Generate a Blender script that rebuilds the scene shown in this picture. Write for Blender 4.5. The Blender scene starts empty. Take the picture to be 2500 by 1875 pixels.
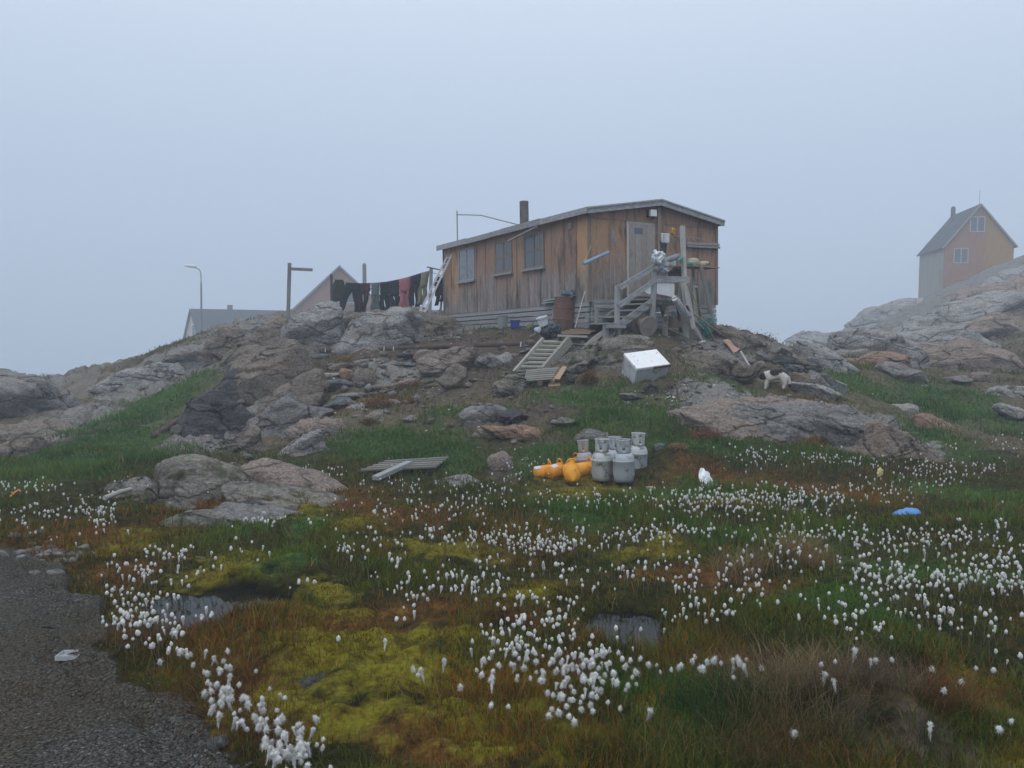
import bpy, bmesh, math, random
import numpy as np
from mathutils import Vector, Matrix, Euler

# ------------------------------------------------------------------ camera, sky, light
scene = bpy.context.scene
COL = scene.collection
F = 1960.0                       # focal length in photo pixels (2500 wide); the camera stands at the origin
TH = math.radians(3.72)          # pitched slightly down
CT, ST = math.cos(TH), math.sin(TH)
cam_d = bpy.data.cameras.new("camera")
cam = bpy.data.objects.new("camera", cam_d)
COL.objects.link(cam)
cam_d.sensor_width = 36.0
cam_d.lens = F / 2500.0 * 36.0
cam_d.clip_start = 0.05
cam_d.clip_end = 3000.0
cam.location = (0, 0, 0)
cam.rotation_euler = (math.radians(90) - TH, 0, 0)
scene.camera = cam

SUN_EL, SUN_AZ = math.radians(48), math.radians(-150)
world = bpy.data.worlds.new("World")
scene.world = world
world.use_nodes = True
nt = world.node_tree
nt.nodes.clear()
w_out = nt.nodes.new("ShaderNodeOutputWorld")
w_bg = nt.nodes.new("ShaderNodeBackground")
w_sky = nt.nodes.new("ShaderNodeTexSky")
w_sky.sky_type = 'NISHITA'
w_sky.sun_disc = False
w_sky.sun_elevation = SUN_EL
w_sky.sun_rotation = SUN_AZ
w_sky.dust_density = 6.0
w_sky.air_density = 1.0
w_co = nt.nodes.new("ShaderNodeTexCoord")
w_sep = nt.nodes.new("ShaderNodeSeparateXYZ")
w_ramp = nt.nodes.new("ShaderNodeValToRGB")       # overcast cloud deck: dim low down, brighter overhead
w_ramp.color_ramp.elements[0].position = 0.0
w_ramp.color_ramp.elements[0].color = (0.39, 0.49, 0.66, 1)
w_ramp.color_ramp.elements[1].position = 1.0
w_ramp.color_ramp.elements[1].color = (1.65, 1.75, 1.88, 1)
e = w_ramp.color_ramp.elements.new(0.16); e.color = (0.49, 0.59, 0.76, 1)
e = w_ramp.color_ramp.elements.new(0.37); e.color = (0.76, 0.85, 0.97, 1)
w_mul = nt.nodes.new("ShaderNodeVectorMath"); w_mul.operation = 'SCALE'
w_mul.inputs['Scale'].default_value = 12.0
w_mix = nt.nodes.new("ShaderNodeMix"); w_mix.data_type = 'RGBA'
w_mix.inputs[0].default_value = 0.92
nt.links.new(w_co.outputs['Generated'], w_sep.inputs[0])
nt.links.new(w_sep.outputs['Z'], w_ramp.inputs[0])
nt.links.new(w_ramp.outputs[0], w_mul.inputs[0])
nt.links.new(w_sky.outputs[0], w_mix.inputs[6])
nt.links.new(w_mul.outputs[0], w_mix.inputs[7])
nt.links.new(w_mix.outputs[2], w_bg.inputs['Color'])
w_bg.inputs['Strength'].default_value = 0.093
nt.links.new(w_bg.outputs[0], w_out.inputs['Surface'])

sun_d = bpy.data.lights.new("sun", 'SUN')
sun_d.energy = 1.1
sun_d.angle = math.radians(40)
sun_d.color = (1.0, 0.975, 0.94)
sun = bpy.data.objects.new("sun", sun_d)
COL.objects.link(sun)
sun.rotation_euler = Vector((math.sin(SUN_AZ) * math.cos(SUN_EL), math.cos(SUN_AZ) * math.cos(SUN_EL), math.sin(SUN_EL))).to_track_quat('Z', 'Y').to_euler()

scene.view_settings.view_transform = 'Standard'
scene.view_settings.look = 'None'
scene.view_settings.exposure = 0.0
scene.view_settings.gamma = 1.0
scene.cycles.max_bounces = 6
scene.cycles.diffuse_bounces = 3
scene.cycles.glossy_bounces = 2
scene.cycles.transmission_bounces = 3
scene.cycles.volume_bounces = 1
scene.cycles.use_denoising = True

HAZE_DENSITY = 0.0042

# ------------------------------------------------------------------ picture <-> place
def ray(px, py):
    x = (px - 1250.0) / F
    y = -(py - 937.5) / F
    dy = CT + y * ST
    return x / dy, (-ST + y * CT) / dy
def P(px, py, d):
    a, b = ray(px, py)
    return Vector((a * d, d, b * d))

# ------------------------------------------------------------------ numpy noise
def _hash(ix, iy, iz, seed):
    h = (ix.astype(np.int64) * 374761393 + iy.astype(np.int64) * 668265263 + iz.astype(np.int64) * 2147483647 + seed * 974711) & 0xFFFFFFFF
    h = ((h ^ (h >> 13)) * 1274126177) & 0xFFFFFFFF
    h = ((h ^ (h >> 16)) * 2246822519) & 0xFFFFFFFF
    return ((h ^ (h >> 15)) & 0xFFFFFF) / float(0xFFFFFF)
def vnoise(x, y, z=None, seed=0):
    x = np.asarray(x, float); y = np.asarray(y, float)
    z = np.zeros_like(x) if z is None else np.asarray(z, float)
    ix, iy, iz = np.floor(x), np.floor(y), np.floor(z)
    fx, fy, fz = x - ix, y - iy, z - iz
    fx = fx * fx * (3 - 2 * fx); fy = fy * fy * (3 - 2 * fy); fz = fz * fz * (3 - 2 * fz)
    r = 0
    for a in (0, 1):
        wx = fx if a else 1 - fx
        for b in (0, 1):
            wy = fy if b else 1 - fy
            for c in (0, 1):
                wz = fz if c else 1 - fz
                r = r + wx * wy * wz * _hash(ix + a, iy + b, iz + c, seed)
    return r * 2 - 1
def fbm(x, y, z=None, seed=0, octv=4, gain=0.5, lac=2.03):
    s, a, f = 0, 1.0, 1.0
    x = np.asarray(x, float); y = np.asarray(y, float)
    zz = None if z is None else np.asarray(z, float)
    for i in range(octv):
        s = s + a * vnoise(x * f + 17.3 * i, y * f - 9.1 * i, None if zz is None else zz * f + 5.7 * i, seed + i)
        a *= gain; f *= lac
    return s
def sstep(a, b, x):
    t = np.clip((x - a) / (b - a), 0, 1)
    return t * t * (3 - 2 * t)

# ------------------------------------------------------------------ tagging
ORG = {}                          # where each object's own origin stands in the place
def tag(o, label=None, cat=None, group=None, kind=None):
    if label: o["label"] = label
    if cat: o["category"] = cat
    if group: o["group"] = group
    if kind: o["kind"] = kind
    return o
def thing(name, label, cat, loc=(0, 0, 0), rotz=0.0, group=None):
    o = bpy.data.objects.new(name, None)
    COL.objects.link(o)
    o.empty_display_size = 0.1
    o.location = loc
    ORG[o.name] = Vector(loc)
    o.rotation_euler = (0, 0, rotz)
    return tag(o, label, cat, group)

# ------------------------------------------------------------------ mesh builder
class MB:
    def __init__(self):
        self.v, self.f, self.uv, self.mi, self.t = [], [], [], [], []
        self.rng = random.Random(7)
    def add(self, verts, faces, uvs=None, mi=0, tint=0.5):
        b = len(self.v)
        self.v += [tuple(p) for p in verts]
        self.t += [tint] * len(verts)
        for k, fc in enumerate(faces):
            self.f.append(tuple(i + b for i in fc))
            self.uv.append(uvs[k] if uvs else [(verts[i][0] + verts[i][1], verts[i][2]) for i in fc])
            self.mi.append(mi)
        return self
    def hexa(self, c, mi=0, tint=0.5, L=1.0, W=0.1):
        # c: 8 corners, 0-3 one end ring, 4-7 other end ring
        o = self.rng.uniform(0, 50)
        fs = [(3, 2, 1, 0), (4, 5, 6, 7), (0, 1, 5, 4), (1, 2, 6, 5), (2, 3, 7, 6), (3, 0, 4, 7)]
        us = [[(o, 0), (o, W), (o + W, W), (o + W, 0)]] * 2 + [[(o, k * W), (o, k * W + W), (o + L, k * W + W), (o + L, k * W)] for k in range(4)]
        return self.add(c, fs, us, mi, tint)
    def box(self, lo, hi, mi=0, tint=0.5):
        x0, y0, z0 = lo; x1, y1, z1 = hi
        d = (x1 - x0, y1 - y0, z1 - z0)
        ax = max(range(3), key=lambda i: d[i])
        L = d[ax]; W = sorted(d)[1]
        if ax == 0:
            c = [(x0, y0, z0), (x0, y0, z1), (x0, y1, z1), (x0, y1, z0), (x1, y0, z0), (x1, y0, z1), (x1, y1, z1), (x1, y1, z0)]
        elif ax == 1:
            c = [(x0, y0, z0), (x1, y0, z0), (x1, y0, z1), (x0, y0, z1), (x0, y1, z0), (x1, y1, z0), (x1, y1, z1), (x0, y1, z1)]
            c = [c[i] for i in (3, 2, 1, 0, 7, 6, 5, 4)]
        else:
            c = [(x0, y0, z0), (x0, y1, z0), (x1, y1, z0), (x1, y0, z0), (x0, y0, z1), (x0, y1, z1), (x1, y1, z1), (x1, y0, z1)]
        if ax != 1: c = [c[i] for i in (3, 2, 1, 0, 7, 6, 5, 4)]
        return self.hexa(c, mi, tint, L, W)
    def bar(self, p, q, w, h, up=(0, 0, 1), mi=0, tint=0.5):
        p, q = Vector(p), Vector(q)
        d = (q - p); L = d.length; d.normalize()
        up = Vector(up)
        s = d.cross(up)
        if s.length < 1e-4: s = d.cross(Vector((1, 0, 0)))
        s.normalize(); u = s.cross(d).normalized()
        s *= w / 2; u *= h / 2
        c = [p - s - u, p - s + u, p + s + u, p + s - u, q - s - u, q - s + u, q + s + u, q + s - u]
        return self.hexa([tuple(k) for k in c], mi, tint, L, w)
    def loft(self, rings, closed_ends=True, mi=0, tint=0.5):
        # rings: lists of n points
        n = len(rings[0]); vs = [p for r in rings for p in r]; fs = []
        for i in range(len(rings) - 1):
            for k in range(n):
                a, b = i * n + k, i * n + (k + 1) % n
                fs.append((a, b, b + n, a + n))
        if closed_ends:
            fs.append(tuple(reversed(range(n))))
            fs.append(tuple(range((len(rings) - 1) * n, len(rings) * n)))
        return self.add(vs, fs, None, mi, tint)
    def tube(self, pts, r, n=8, mi=0, tint=0.5):
        pts = [Vector(p) for p in pts]
        rs = r if isinstance(r, (list, tuple)) else [r] * len(pts)
        rings = []; prev = None
        for i, p in enumerate(pts):
            d = (pts[min(i + 1, len(pts) - 1)] - pts[max(i - 1, 0)]).normalized()
            if prev is None:
                s = d.cross(Vector((0, 0, 1)))
                if s.length < 1e-3: s = d.cross(Vector((1, 0, 0)))
            else:
                s = prev - d * prev.dot(d)
            s.normalize(); prev = s
            u = s.cross(d)
            rings.append([tuple(p + (s * math.cos(2 * math.pi * k / n) - u * math.sin(2 * math.pi * k / n)) * rs[i]) for k in range(n)])
        return self.loft(rings, True, mi, tint)
    def lathe(self, o, prof, n=24, axis=(0, 0, 1), mi=0, tint=0.5):
        # prof: (radius, height along axis)
        a = Vector(axis).normalized(); o = Vector(o)
        s = a.cross(Vector((0, 0, 1)))
        if s.length < 1e-3: s = Vector((1, 0, 0))
        s.normalize(); u = a.cross(s)
        rings = [[tuple(o + a * h + (s * math.cos(2 * math.pi * k / n) + u * math.sin(2 * math.pi * k / n)) * max(r, 1e-4)) for k in range(n)] for r, h in prof]
        return self.loft(rings, True, mi, tint)
    def grid(self, fn, nu, nv, mi=0, tint=0.5):
        vs = [tuple(fn(i / nu, j / nv)) for j in range(nv + 1) for i in range(nu + 1)]
        fs = [(j * (nu + 1) + i, j * (nu + 1) + i + 1, (j + 1) * (nu + 1) + i + 1, (j + 1) * (nu + 1) + i) for j in range(nv) for i in range(nu)]
        us = [[(i / nu, j / nv), ((i + 1) / nu, j / nv), ((i + 1) / nu, (j + 1) / nv), (i / nu, (j + 1) / nv)] for j in range(nv) for i in range(nu)]
        return self.add(vs, fs, us, mi, tint)
    def build(self, name, mats, parent=None, origin=None, local=False, smooth=False, solid=0.0, bevel=0.0):
        me = bpy.data.meshes.new(name)
        off = Vector((0, 0, 0)); loc = Vector((0, 0, 0))
        if parent is not None:
            if not local: off = ORG[parent.name]
        elif origin is not None:
            off = Vector(origin); loc = off
        me.from_pydata([(a - off.x, b - off.y, c - off.z) for a, b, c in self.v], [], self.f)
        ul = me.uv_layers.new(name="UVMap")
        flat = [x for face in self.uv for pt in face for x in pt]
        ul.data.foreach_set("uv", flat)
        at = me.attributes.new("tint", 'FLOAT', 'POINT')
        at.data.foreach_set("value", self.t)
        for m in (mats if isinstance(mats, (list, tuple)) else [mats]): me.materials.append(m)
        me.polygons.foreach_set("material_index", self.mi)
        if smooth: me.polygons.foreach_set("use_smooth", [True] * len(self.f))
        me.update()
        o = bpy.data.objects.new(name, me)
        COL.objects.link(o)
        o.location = loc
        ORG[o.name] = off
        if parent is not None: o.parent = parent
        if solid:
            m = o.modifiers.new("thickness", 'SOLIDIFY'); m.thickness = solid; m.offset = 0
        if bevel:
            m = o.modifiers.new("edge", 'BEVEL'); m.width = bevel; m.segments = 2; m.limit_method = 'ANGLE'
        return o

def np_mesh(name, V, loops, starts, mats, attrs=None, smooth=False, link=True):
    me = bpy.data.meshes.new(name)
    me.vertices.add(len(V)); me.vertices.foreach_set("co", np.ascontiguousarray(V, np.float32).ravel())
    me.loops.add(len(loops)); me.loops.foreach_set("vertex_index", np.ascontiguousarray(loops, np.int32))
    me.polygons.add(len(starts)); me.polygons.foreach_set("loop_start", np.ascontiguousarray(starts, np.int32))
    if smooth: me.polygons.foreach_set("use_smooth", np.ones(len(starts), bool))
    for k, a in (attrs or {}).items():
        if a.ndim == 2:
            at = me.attributes.new(k, 'FLOAT_COLOR', 'POINT'); at.data.foreach_set("color", np.ascontiguousarray(a, np.float32).ravel())
        else:
            at = me.attributes.new(k, 'FLOAT', 'POINT'); at.data.foreach_set("value", np.ascontiguousarray(a, np.float32))
    for m in mats: me.materials.append(m)
    me.update(calc_edges=True); me.validate()
    o = bpy.data.objects.new(name, me)
    if link: COL.objects.link(o)
    return o

# ------------------------------------------------------------------ material helpers
class NT:
    def __init__(self, name):
        self.m = bpy.data.materials.new(name); self.m.use_nodes = True
        self.t = self.m.node_tree
        self.b = self.t.nodes["Principled BSDF"]
        self.out = self.t.nodes["Material Output"]
    def n(self, ty, **kw):
        x = self.t.nodes.new(ty)
        for k, v in kw.items():
            if k in ('op',): x.operation = v
            elif k.startswith('i_'): x.inputs[k[2:]].default_value = v
            else: setattr(x, k, v)
        return x
    def l(self, a, b): self.t.links.new(a, b)
    def pos(self): return self.n("ShaderNodeNewGeometry").outputs['Position']
    def obj(self): return self.n("ShaderNodeTexCoord").outputs['Object']
    def uvm(self): return self.n("ShaderNodeUVMap", uv_map="UVMap").outputs[0]
    def attr(self, nm, out='Fac'): return self.n("ShaderNodeAttribute", attribute_name=nm).outputs[out]
    def mapping(self, src, scale=(1, 1, 1), rot=(0, 0, 0)):
        m = self.n("ShaderNodeMapping"); m.inputs['Scale'].default_value = scale; m.inputs['Rotation'].default_value = rot
        self.l(src, m.inputs['Vector']); return m.outputs[0]
    def noise(self, src, scale, detail=5, rough=0.55, dist=0.0):
        x = self.n("ShaderNodeTexNoise"); x.inputs['Scale'].default_value = scale; x.inputs['Detail'].default_value = detail
        x.inputs['Roughness'].default_value = rough; x.inputs['Distortion'].default_value = dist
        self.l(src, x.inputs['Vector']); return x.outputs['Fac']
    def ramp(self, fac, stops, interp='LINEAR'):
        r = self.n("ShaderNodeValToRGB"); cr = r.color_ramp; cr.interpolation = interp
        while len(cr.elements) > 1: cr.elements.remove(cr.elements[0])
        for i, (p, c) in enumerate(stops):
            el = cr.elements[0] if i == 0 else cr.elements.new(p)
            el.position = p
            c = (c, c, c) if isinstance(c, (int, float)) else c
            el.color = (*c, 1)
        self.l(fac, r.inputs[0]); return r.outputs[0]
    def math(self, op, a, b=None, clamp=False):
        x = self.n("ShaderNodeMath", op=op); x.use_clamp = clamp
        for i, v in enumerate((a, b)):
            if v is None: continue
            if isinstance(v, (int, float)): x.inputs[i].default_value = v
            else: self.l(v, x.inputs[i])
        return x.outputs[0]
    def mix(self, fac, a, b, blend='MIX'):
        x = self.n("ShaderNodeMix"); x.data_type = 'RGBA'; x.blend_type = blend
        for i, v in ((0, fac), (6, a), (7, b)):
            if isinstance(v, (int, float)): x.inputs[i].default_value = v if i == 0 else (v, v, v, 1)
            elif isinstance(v, tuple): x.inputs[i].default_value = (*v, 1)
            else: self.l(v, x.inputs[i])
        return x.outputs[2]
    def bump(self, h, strength=0.4, dist=0.02, prev=None):
        b = self.n("ShaderNodeBump"); b.inputs['Strength'].default_value = strength; b.inputs['Distance'].default_value = dist
        self.l(h, b.inputs['Height'])
        if prev is not None: self.l(prev, b.inputs['Normal'])
        return b.outputs[0]
    def done(self, color, rough=0.8, normal=None, spec=0.3, metal=0.0):
        if isinstance(color, tuple): self.b.inputs['Base Color'].default_value = (*color, 1)
        else: self.l(color, self.b.inputs['Base Color'])
        if isinstance(rough, (int, float)): self.b.inputs['Roughness'].default_value = rough
        else: self.l(rough, self.b.inputs['Roughness'])
        self.b.inputs['Specular IOR Level'].default_value = spec
        self.b.inputs['Metallic'].default_value = metal
        if normal is not None: self.l(normal, self.b.inputs['Normal'])
        return self.m

def plain(name, c1, c2=None, scale=6, rough=0.7, bump=0.2, bscale=30, spec=0.3, metal=0.0, spot=None, spot_at=0.62, spot_scale=9, coords='obj', stretch=(1, 1, 1)):
    k = NT(name)
    src = {'obj': k.obj, 'pos': k.pos, 'uv': k.uvm}[coords]()
    src = k.mapping(src, stretch)
    c2 = c2 or tuple(x * 0.7 for x in c1)
    col = k.ramp(k.noise(src, scale, 6), [(0.3, c1), (0.7, c2)])
    if spot:
        m = k.ramp(k.noise(src, spot_scale, 8, 0.65), [(spot_at - 0.04, 0.0), (spot_at + 0.05, 1.0)])
        col = k.mix(m, col, spot)
    nb = k.bump(k.noise(src, bscale, 6), bump, 0.01) if bump else None
    return k.done(col, rough, nb, spec, metal)
def wood(name, base, dark, grain=14.0, rough=0.85, grey=None):
    k = NT(name)
    src = k.uvm()
    g1 = k.noise(k.mapping(src, (1.2, grain, 1)), 6, 6, 0.6, 0.3)
    g2 = k.noise(k.mapping(src, (0.5, 3, 1)), 3, 3)
    col = k.ramp(g1, [(0.3, dark), (0.62, base), (0.8, tuple(min(1, x * 1.25) for x in base))])
    col = k.mix(k.math('MULTIPLY', g2, 0.5), col, grey or tuple(x * 0.6 for x in base))
    t = k.attr("tint")
    col = k.mix(1.0, col, k.ramp(t, [(0.0, 0.55), (0.5, 1.0), (1.0, 1.5)]), 'MULTIPLY')
    return k.done(col, rough, k.bump(g1, 0.5, 0.006), 0.2)
# ------------------------------------------------------------------ ground
CTRL = {  # column in the photo: (row, distance) pairs
    -500: [(1875, 3), (1500, 5), (1290, 8), (1180, 11.5), (1080, 17), (1000, 23), (940, 27)],
    0: [(1875, 3), (1600, 4.2), (1495, 5), (1400, 6), (1290, 8), (1220, 10), (1180, 11.5), (1120, 15), (1060, 19), (1010, 22), (965, 25.5)],
    250: [(1875, 3), (1500, 5), (1290, 7.9), (1220, 9.8), (1150, 12.5), (1080, 16), (1000, 20), (940, 23.5), (905, 27.5)],
    430: [(1168, 12), (1080, 15.5), (1000, 19), (920, 23), (850, 27), (835, 29)],
    520: [(1875, 3), (1495, 5), (1284, 8), (1214, 10), (1168, 12), (1100, 14), (1010, 17.5), (900, 22), (850, 25), (808, 28)],
    620: [(1168, 12), (1090, 14.8), (1000, 17.3), (900, 20.5), (830, 24), (778, 27)],
    750: [(1875, 3), (1495, 5), (1250, 9), (1150, 12.3), (1090, 14), (1000, 16.5), (930, 18.3), (870, 21), (800, 24.5), (772, 27)],
    1000: [(1284, 8), (1168, 12), (1100, 13.5), (1000, 16), (930, 18), (870, 20), (840, 21.3), (805, 23.5), (772, 25.5)],
    1250: [(1875, 3), (1495, 5), (1284, 8), (1214, 10), (1168, 12), (1100, 13.1), (1030, 14.7), (960, 16.0), (880, 17.8), (842, 19.2), (818, 20.4), (803, 21.2), (797, 22.3)],
    1380: [(1168, 12), (1090, 13.1), (1000, 15), (950, 16), (880, 17.2), (845, 17.9), (818, 18.3), (803, 18.85), (797, 20)],
    1500: [(1875, 3), (1495, 5), (1284, 8), (1214, 10), (1168, 12), (1090, 13), (1000, 14.8), (950, 15.8), (880, 16.9), (835, 17.4), (808, 18.0), (795, 19.5)],
    1750: [(1495, 5), (1214, 10), (1168, 12), (1090, 13), (1000, 14.6), (950, 15.8), (880, 17.6), (838, 19.2), (806, 20.7)],
    1900: [(1875, 3), (1495, 5), (1284, 8), (1168, 12), (1100, 12.9), (1010, 14.6), (955, 16.2), (900, 18.5), (850, 20.8), (832, 22)],
    2100: [(1495, 5), (1240, 9.2), (1140, 12.3), (1060, 14.0), (1000, 15.8), (950, 18), (905, 20.8), (870, 24.5), (812, 36)],
    2250: [(1875, 3), (1495, 5), (1214, 10), (1140, 12.4), (1060, 15), (1000, 17.2), (940, 20), (900, 23.2), (850, 28.5), (780, 39), (738, 53)],
    2400: [(1495, 5), (1214, 10), (1145, 12.5), (1060, 15.5), (1000, 18), (940, 21), (900, 24), (850, 28.5), (780, 36), (700, 46), (672, 54)],
    2500: [(1875, 3), (1495, 5), (1214, 10), (1145, 12.5), (1060, 15.5), (1000, 18), (940, 21), (900, 24), (840, 28), (760, 35), (680, 44), (626, 54)],
    2800: [(1495, 5), (1214, 10), (1060, 15.5), (940, 21), (880, 24), (780, 30), (680, 40), (580, 54)],
    3200: [(1495, 5), (1214, 10), (1060, 15.5), (900, 22), (760, 29), (650, 38)],
}
pts = []
for cx, lst in CTRL.items():
    for py, d in lst:
        if cx >= 2100 and d > 24: d = 24 + (d - 24) * 1.6
        v = P(cx, py, d); pts.append((v.x, v.y, v.z))
# behind the skyline and round the camera, where the photo shows nothing
pts += [(-45, 40, -6), (-60, 75, -13), (-25, 36, -4.2), (-17, 42, -3.4), (-11, 38, -.6), (-6, 36, -.2), (0, 34, .0), (3, 30, -.2), (6, 30, -1.4), (8, 28, -1.6),
        (12, 34, -2.2), (14, 45, -4), (-10, 60, -3.0), (-30, 75, -8.0), (-20, 60, -4.0), (0, 55, -3.0), (10, 60, -6), (20, 80, -7), (18, 50, -2.6),
        (44, 96, 1.0), (53, 92, 6.0), (37, 92, -3), (31, 80, -2.5), (60, 90, 9), (40, 120, -3), (60, 120, 2), (0, 100, -10), (-50, 110, -16), (70, 110, 6),
        (0, 160, -14), (-90, 160, -20), (90, 160, -2), (-90, 20, -4), (-60, 30, -4), (60, 20, -1), (60, 40, 5),
        (0, 1, -1.56), (3, 1, -1.55), (-3, 1, -1.6), (0, -4, -1.5), (6, -4, -1.5), (-6, -4, -1.6), (-15, 3, -1.8), (15, 3, -1.75), (0, -15, -1.4), (-20, -15, -1.6), (20, -15, -1.4), (-12, 8, -1.95), (12, 8, -1.95)]
pts = np.array(pts)
def tps_fit(p, lam):
    n = len(p)
    d2 = ((p[:, None, :2] - p[None, :, :2]) ** 2).sum(-1)
    K = np.where(d2 > 0, 0.5 * d2 * np.log(np.maximum(d2, 1e-12)), 0) + lam * np.eye(n)
    Q = np.c_[np.ones(n), p[:, :2]]
    A = np.block([[K, Q], [Q.T, np.zeros((3, 3))]])
    return np.linalg.solve(A, np.r_[p[:, 2], np.zeros(3)])
TPW = tps_fit(pts, 0.05)
def base(x, y):
    x = np.asarray(x, float); y = np.asarray(y, float); sh = x.shape
    x = x.ravel(); y = y.ravel(); out = np.empty(len(x))
    for i in range(0, len(x), 20000):
        d2 = (x[i:i + 20000, None] - pts[None, :, 0]) ** 2 + (y[i:i + 20000, None] - pts[None, :, 1]) ** 2
        out[i:i + 20000] = (0.5 * d2 * np.log(np.maximum(d2, 1e-12))) @ TPW[:len(pts)] + TPW[-3] + TPW[-2] * x[i:i + 20000] + TPW[-1] * y[i:i + 20000]
    return out.reshape(sh)
DS = np.concatenate([np.linspace(1.5, 30, 700), np.linspace(30.2, 90, 300)])
def hit(px, py, fn=base, far=60.0):
    a, b = ray(px, py)
    h = fn(a * DS, DS)
    k = np.where(b * DS <= h)[0]
    if len(k) == 0: return Vector((a * far, far, float(fn(np.array([a * far]), np.array([far]))[0])))
    i = k[0]
    if i == 0: d = DS[0]
    else:
        g0 = b * DS[i - 1] - h[i - 1]; g1 = b * DS[i] - h[i]
        d = DS[i - 1] + (DS[i] - DS[i - 1]) * g0 / (g0 - g1 + 1e-9)
    return Vector((a * d, d, float(fn(np.array([a * d]), np.array([d]))[0])))

# ground cover patches: kind, column, row, half width, half height in the photo; each becomes a patch of ground in the place
PATCH = {
    'rock': [(640, 850, 210, 90), (850, 810, 210, 60), (520, 840, 120, 50), (1030, 795, 150, 35), (600, 1010, 130, 100), (2280, 770, 260, 100), (2120, 850, 200, 50), (2450, 720, 200, 120),
             (1880, 1000, 250, 45), (2150, 1050, 130, 50), (1960, 880, 120, 50), (60, 960, 110, 50), (70, 1060, 150, 50), (420, 900, 170, 45), (1480, 850, 110, 35), (1780, 870, 120, 45), (500, 1180, 150, 50), (1000, 900, 120, 40)],
    'green': [(250, 1090, 230, 50), (360, 990, 160, 55), (130, 1150, 200, 40), (930, 1080, 190, 50), (1060, 1110, 120, 40), (1500, 1020, 130, 40), (1430, 970, 120, 28), (2330, 1000, 170, 50), (2250, 1060, 150, 35), (1700, 1090, 170, 30), (1800, 950, 110, 20), (1640, 1000, 150, 25), (2100, 940, 120, 30), (1330, 1120, 120, 35),
              (640, 1400, 110, 45), (1650, 1210, 200, 30), (2450, 1420, 130, 60), (2150, 1500, 140, 50), (1980, 1110, 150, 22), (2400, 1290, 160, 40), (2250, 1400, 260, 60), (1900, 1330, 220, 40), (2380, 1210, 140, 30), (1600, 1750, 120, 60), (1450, 1260, 160, 24), (770, 1290, 60, 25), (560, 1300, 110, 25), (1750, 1790, 130, 90)],
    'soil': [(1150, 910, 240, 45), (1000, 900, 190, 45), (1350, 1000, 120, 30), (1750, 900, 150, 30), (2470, 900, 130, 55), (1250, 855, 170, 30), (420, 1060, 90, 30), (1250, 1140, 60, 30), (200, 960, 60, 60), (1640, 960, 70, 18), (1900, 985, 90, 18), (880, 870, 170, 40), (2350, 850, 60, 30), (1700, 830, 140, 18), (1050, 850, 200, 20), (1950, 830, 80, 20), (2300, 1820, 120, 50)],
    'moss': [(1180, 1680, 150, 40), (820, 1500, 140, 22), (1250, 1790, 140, 36), (520, 1430, 90, 24), (1100, 1340, 130, 16), (1560, 1330, 140, 18), (1750, 1240, 160, 14), (300, 1330, 90, 22), (760, 1620, 190, 60), (900, 1690, 200, 70), (700, 1800, 260, 60), (600, 1720, 120, 60), (1000, 1600, 130, 35), (1050, 1790, 170, 50), (2440, 1830, 100, 50), (2150, 1680, 110, 28), (760, 1260, 70, 22), (640, 1250, 80, 18), (560, 1390, 90, 28), (1380, 1200, 80, 20), (900, 1285, 70, 14), (1450, 1190, 120, 18), (1250, 1440, 90, 22), (2420, 1610, 60, 20), (840, 1440, 90, 22), (1650, 1800, 90, 30), (1350, 1850, 160, 40)],
    'rust': [(800, 1550, 280, 36), (1120, 1720, 220, 50), (520, 1610, 130, 50), (900, 1845, 260, 36), (330, 1400, 120, 30), (1000, 1270, 160, 20), (1420, 1560, 160, 40), (420, 1590, 110, 50), (530, 1690, 100, 60), (640, 1830, 110, 60), (350, 1540, 90, 30), (1150, 1530, 170, 60), (1000, 1500, 150, 40), (1300, 1680, 180, 60), (1800, 1180, 260, 25), (1500, 1180, 160, 22), (2060, 1720, 180, 60), (1900, 1650, 150, 40), (2000, 1850, 200, 60), (480, 1250, 110, 30), (180, 1330, 130, 50), (500, 1220, 120, 25), (2000, 1210, 200, 20), (860, 1230, 120, 30), (1720, 1400, 140, 40), (1950, 1460, 130, 40), (1250, 1330, 140, 25), (2350, 1640, 140, 50), (900, 880, 60, 14), (900, 985, 90, 18), (1210, 880, 70, 20), (2000, 985, 110, 14), (1720, 1065, 60, 14), (1980, 1075, 60, 14)],
}
def compile_patches(lst):
    o = []
    for (cx, cy, rx, ry) in lst:
        c = hit(cx, cy); n = hit(cx, cy + ry); f = hit(cx, cy - ry)
        yr = min(max((f.y - n.y) / 2, 0.15), 9.0)
        o.append((c.x, (c.y * 2 + n.y + f.y) / 4, max(rx * c.y / F, 0.1), yr))
    return o
PATCH = {k: compile_patches(v) for k, v in PATCH.items()}
def cover(kind, x, y):
    wx = x + 0.25 * fbm(x * 1.1, y * 1.1, seed=31, octv=3) + 0.06 * vnoise(x * 6, y * 6, seed=5)
    wy = y + 0.30 * fbm(x * 1.1, y * 1.1, seed=37, octv=3) + 0.06 * vnoise(x * 6, y * 6, seed=6)
    m = np.zeros_like(x)
    for (cx, cy, rx, ry) in PATCH[kind]:
        m = np.maximum(m, np.exp(-0.9 * (((wx - cx) / rx) ** 2 + ((wy - cy) / ry) ** 2)))
    return m

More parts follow.
